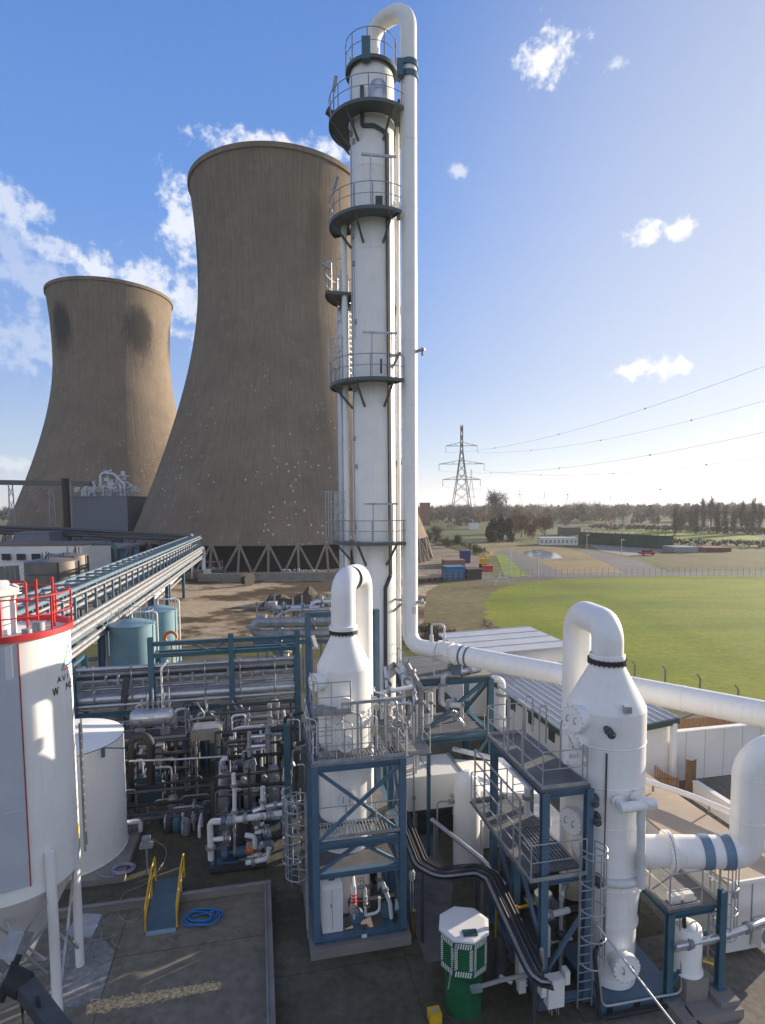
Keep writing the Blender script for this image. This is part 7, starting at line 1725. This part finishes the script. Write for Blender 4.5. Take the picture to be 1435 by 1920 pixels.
# ================================================================= pylons, wires, horizon
PYL = mat('dull_pylon_steel', (.10, .10, .105), .6, .4)
def pylon(px, ytop, ybase_z, d, label, cat='pylon', wh=None, th=.42, group=None, legw=47, detail=True):
    ct_ = at(px, ytop, d); hgt = ct_.z; q = Vector((ct_.x, d, 0)); t = thing('lattice_pylon', q, label, cat, group); s_ = d / FP
    def w(z): f = z / hgt; return (legw * s_ / 2) * (max(0, 1 - f * 1.25) ** 1.25 * .92 + .075)
    zs = [hgt * f for f in (0, .12, .24, .35, .45, .54, .62, .7, .77, .84, .92, 1.0)]
    a = MB()
    for sx_ in (-1, 1):
        for sy in (-1, 1):
            for z0, z1_ in zip(zs[:-1], zs[1:]): a.beam(q + Vector((sx_ * w(z0), sy * w(z0), z0)), q + Vector((sx_ * w(z1_), sy * w(z1_), z1_)), th)
    if detail:
        for z0, z1_ in zip(zs[:-1], zs[1:]):
            for sy in (-1, 1):
                a.beam(q + Vector((-w(z0), sy * w(z0), z0)), q + Vector((w(z1_), sy * w(z1_), z1_)), th * .55); a.beam(q + Vector((w(z0), sy * w(z0), z0)), q + Vector((-w(z1_), sy * w(z1_), z1_)), th * .55)
    a.build('lattice_mast', PYL, t)
    tips = []
    for yy, hw in ((836, 29), (870, 42), (899, 35)):
        z = at(px, ytop + (yy - 797) * (1 if legw == 47 else legw / 47), d).z; W_ = hw * s_ * legw / 47; a = MB()
        for sx_ in (-1, 1):
            tip = q + Vector((sx_ * W_, 0, z)); tips.append(tip)
            a.beam(q + DZ * z, tip, th * .8); a.beam(q + DZ * (z + 2.6 * legw / 47), tip, th * .7); 
            if detail:
                for f in (.3, .6): a.beam(q + Vector((sx_ * W_ * f, 0, z)), q + Vector((sx_ * W_ * (f + .15), 0, z + 2.6 * (1 - f - .15))), th * .4)
                a.cyl(tip, tip - DZ * 4.5, th * .45, n=5)
        a.build('cross_arm', PYL, t)
    return t, tips
t_, tips = pylon(866, 797, 0, 400, 'nearest lattice electricity pylon standing right of the duct riser', detail=True)
pylon(884, 880, 0, 900, 'smaller lattice pylon just behind the nearest pylon', legw=24, th=.3, detail=False)
for k, (x, y) in enumerate(((975, 918), (1021, 922), (1064, 928), (1145, 928))): pylon(x, y, 0, 1900, 'tiny distant pylon on the horizon, ' + ('first right of the round bare tree', 'second right of the round bare tree', 'just left of the distant power station', 'just right of the distant power station')[k], legw=11, th=.45, detail=False, group='tiny pylons on the horizon')
wr = thing('overhead_wires', tips[0], 'overhead power lines sagging from the nearest pylon up to the right', 'power lines')
ends = [(2300, 330, 95), (2300, 470, 110), (2300, 590, 100), (2300, 690, 116), (2300, 760, 104), (2300, 905, 120)]
order = [0, 1, 2, 3, 4, 5]
WIRE = mat('grey_wire', (.16, .16, .17), .6)
for tip, (ex, ey, ed) in zip(tips, ends):
    e = at(ex, ey, ed); s0 = tip - DZ * 4.5; pp = []
    for k in range(41):
        t = k / 40; p = s0.lerp(e, t); p.z -= 10 * 4 * t * (1 - t); pp.append(p)
    a = MB(); a.tube(pp, .045, 5); 
    a.build('wire', WIRE, wr)
    a = MB()
    for k in (9, 17, 24): a.disc_stack(pp[k], DZ, [(.1, -.3), (.35, -.15), (.35, .15), (.1, .3)], 6)
    a.build('spacer', WIRE, wr)
for k in range(5):
    q = at(1087 + 9.2 * k, 950, 5200); q.z = 0; t = thing('distant_cooling_tower', q, ('leftmost', 'second from left', 'middle', 'second from right', 'rightmost')[k] + ' pale cooling tower of the faraway power station', 'cooling tower', 'faraway power station towers')
    a = MB(); hh = at(1090, 938, 5200).z; a.lathe(q, [(21, 0), (17, hh * .4), (14, hh * .75), (15, hh)], 16); a.build('shell', TLEG, t)
ds = wb('distant_power_station', 'pale low blocks of the faraway power station right of its towers', 'building', 1130, 1162, 946, 5200, TLEG, 60)
# ================================================================= mid-distance right
def cabin(name, label, cat, px, py, w, h, dep, m_, rot=0, group=None, roof=None, win=0):
    q = gz(px, py, 0); s_ = q.y / FP; t = thing(name, q, label, cat, group); a = MB(); a.wbox(q, w * s_, dep, h * s_, rot); a.build('wall', m_, t)
    a = MB(); a.wbox(q + DZ * h * s_, w * s_ + .2, dep + .2, .15, rot); a.build('roof', roof or m_, t)
    R3 = Matrix.Rotation(rot, 3, 'Z')
    for k in range(win):
        b = MB(); b.wbox(q + R3 @ Vector((w * s_ * (-.5 + (k + .5) / win), -dep / 2 - .02, h * s_ * .3)), w * s_ / win * .45, .06, h * s_ * .45, rot); b.build('window', GALVD, t)
    return t
cabin('portable_cabin', 'long white portable cabin beyond the sandy ground', 'cabin', 1045, 1021, 68, 13, 7, CLAD, -.12, roof=ROOFG, win=9)
cabin('shipping_container', 'blue shipping container in the works yard beside the duct riser', 'container', 850, 1084, 36, 22, 4, mat('container_blue', (.03, .14, .28), .5), .15)
cabin('shipping_container', 'rust brown shipping container behind the blue one', 'container', 850, 1062, 38, 12, 4, mat('container_rust', (.25, .13, .09), .7), .1)
cabin('shipping_container', 'tall navy container behind the rust brown one', 'container', 872, 1055, 16, 22, 3, mat('container_navy', (.02, .035, .16), .5), .1)
cabin('shipping_container', 'dark brown container right of the blue one in the works yard', 'container', 884, 1084, 26, 18, 5, mat('container_dark', (.06, .045, .04), .7), .15)
cabin('waste_bin', 'small red box at the right end of the works yard', 'bin', 914, 1071, 18, 10, 2, RED, 0)
dg = thing('excavator', gz(908, 1066, 0), 'small yellow excavator behind the red box in the works yard', 'excavator'); q = gz(908, 1064, 0)
a = MB(); a.wbox(q + DZ * 1.0, 2.0, 1.6, 1.2); a.build('cab', YEL, dg); a = MB(); a.wbox(q, 2.2, 2.0, .8); a.build('track', DARK, dg); a = MB(); a.beam(q + Vector((.5, -.8, 1.8)), q + Vector((-.3, -1, 3.4)), .3); a.beam(q + Vector((-.3, -1, 3.4)), q + Vector((-1.4, -1, 1.4)), .25); a.build('boom', YEL, dg)
gfn = thing('green_screen_fence', gz(1180, 1026, 0), 'long dark green screen fence beyond the pale car park', 'fence')
a = MB(); p0, p1 = gz(1085, 1019, 0), gz(1262, 1031, 0); a.beam(p0 + DZ * 2.3, p1 + DZ * 2.3, .2, 4.6); a.build('screen', mat('dark_green_screen', (.012, .05, .035), .7), gfn)
a = MB()
for k in range(15): p = p0.lerp(p1, k / 14); a.beam(p, p + DZ * 5.2, .2)
a.build('posts', DGREY, gfn)
cabin('pavilion', 'dark low pavilion roof beyond the russet willows', 'building', 1067, 1003, 34, 14, 8, DGREY, 0); cabin('store_shed', 'grey shed at the right end of the green screen fence', 'shed', 1275, 1034, 44, 9, 8, GALVD, 0); cabin('store_shed', 'low red and blue shed right of the grey shed', 'shed', 1335, 1033, 46, 7, 8, mat('red_shed', (.2, .05, .05), .6), 0)
cabin('plant_block', 'brick red building on the skyline beside the duct riser', 'building', 797, 985, 18, 42, 10, mat('brick_red', (.22, .09, .06), .8), 0); cabin('farmhouse', 'small pale house among the far trees left of the evergreens', 'house', 888, 992, 16, 12, 9, CLAD, 0, roof=DGREY)
q = gz(1213, 1041, 0); car = thing('parked_car', q, 'small red car on the pale car park', 'car'); a = MB(); a.wbox(q + DZ * .35, 4.3, 1.8, .7); a.build('body', RED, car); a = MB(); a.hexa([q + Vector((x, y, 1.05)) for x, y in ((-1.4, -.8), (1.5, -.8), (1.5, .8), (-1.4, .8))], [q + Vector((x, y, 1.6)) for x, y in ((-.9, -.7), (1.2, -.7), (1.2, .7), (-.9, .7))]); a.build('glasshouse', DARK, car)
for s_ in (-1.4, 1.4): a = MB(); a.cyl(q + Vector((s_, -.95, .35)), q + Vector((s_, -.75, .35)), .35, n=10); a.build('wheel', DARK, car)
for k, (x, yb, yt) in enumerate(((957, 1078, 1030), (1009, 1085, 1038), (1100, 1040, 1003), (1165, 1046, 1012), (1318, 1030, 990), (1353, 1032, 988))):
    q = gz(x, yb, 0); zz = at(x, yt, q.y).z; t = thing('lamp_post', q, ('lamp post on the bright verge beside the tarmac road', 'lamp post at the field edge near the road bend', 'lamp post right of the white portable cabin', 'lamp post on the pale car park', 'left lamp post near the far green pasture', 'right lamp post near the far green pasture')[k], 'lamp post', 'lamp posts beyond the field')
    a = MB(); a.cyl(q, Vector((q.x, q.y, zz)), .09, n=6); a.build('pole', GALV, t); a = MB(); a.wbox(Vector((q.x + .3, q.y, zz - .1)), .9, .3, .18); a.build('lamp_head', SIGN, t)
bf = thing('boundary_fence', gz(1100, 1084, 0), 'thin post and wire fence along the far edge of the field', 'fence')
a = MB(); prev = None
for k in range(60):
    q = gz(800 + 11 * k, 1090 - 10 * min(1, k / 22), 0); a.beam(q, q + DZ * 1.8, .06)
    if prev is not None:
        for z in (.8, 1.4, 1.95): a.beam(prev + DZ * z, q + DZ * z, .03)
    prev = q
a.build('posts_and_wire', GALV, bf)
af = thing('goal_frame', gz(943, 1098, 0), 'white A shaped frame at the left tip of the field', 'frame'); q = gz(943, 1097, 0)
a = MB(); a.beam(q + Vector((-1.6, 0, 0)), q + DZ * 3, .12); a.beam(q + Vector((1.6, 0, 0)), q + DZ * 3, .12); a.beam(q + Vector((-.8, 0, 1.5)), q + Vector((.8, 0, 1.5)), .08); a.build('poles', SIGN, af)
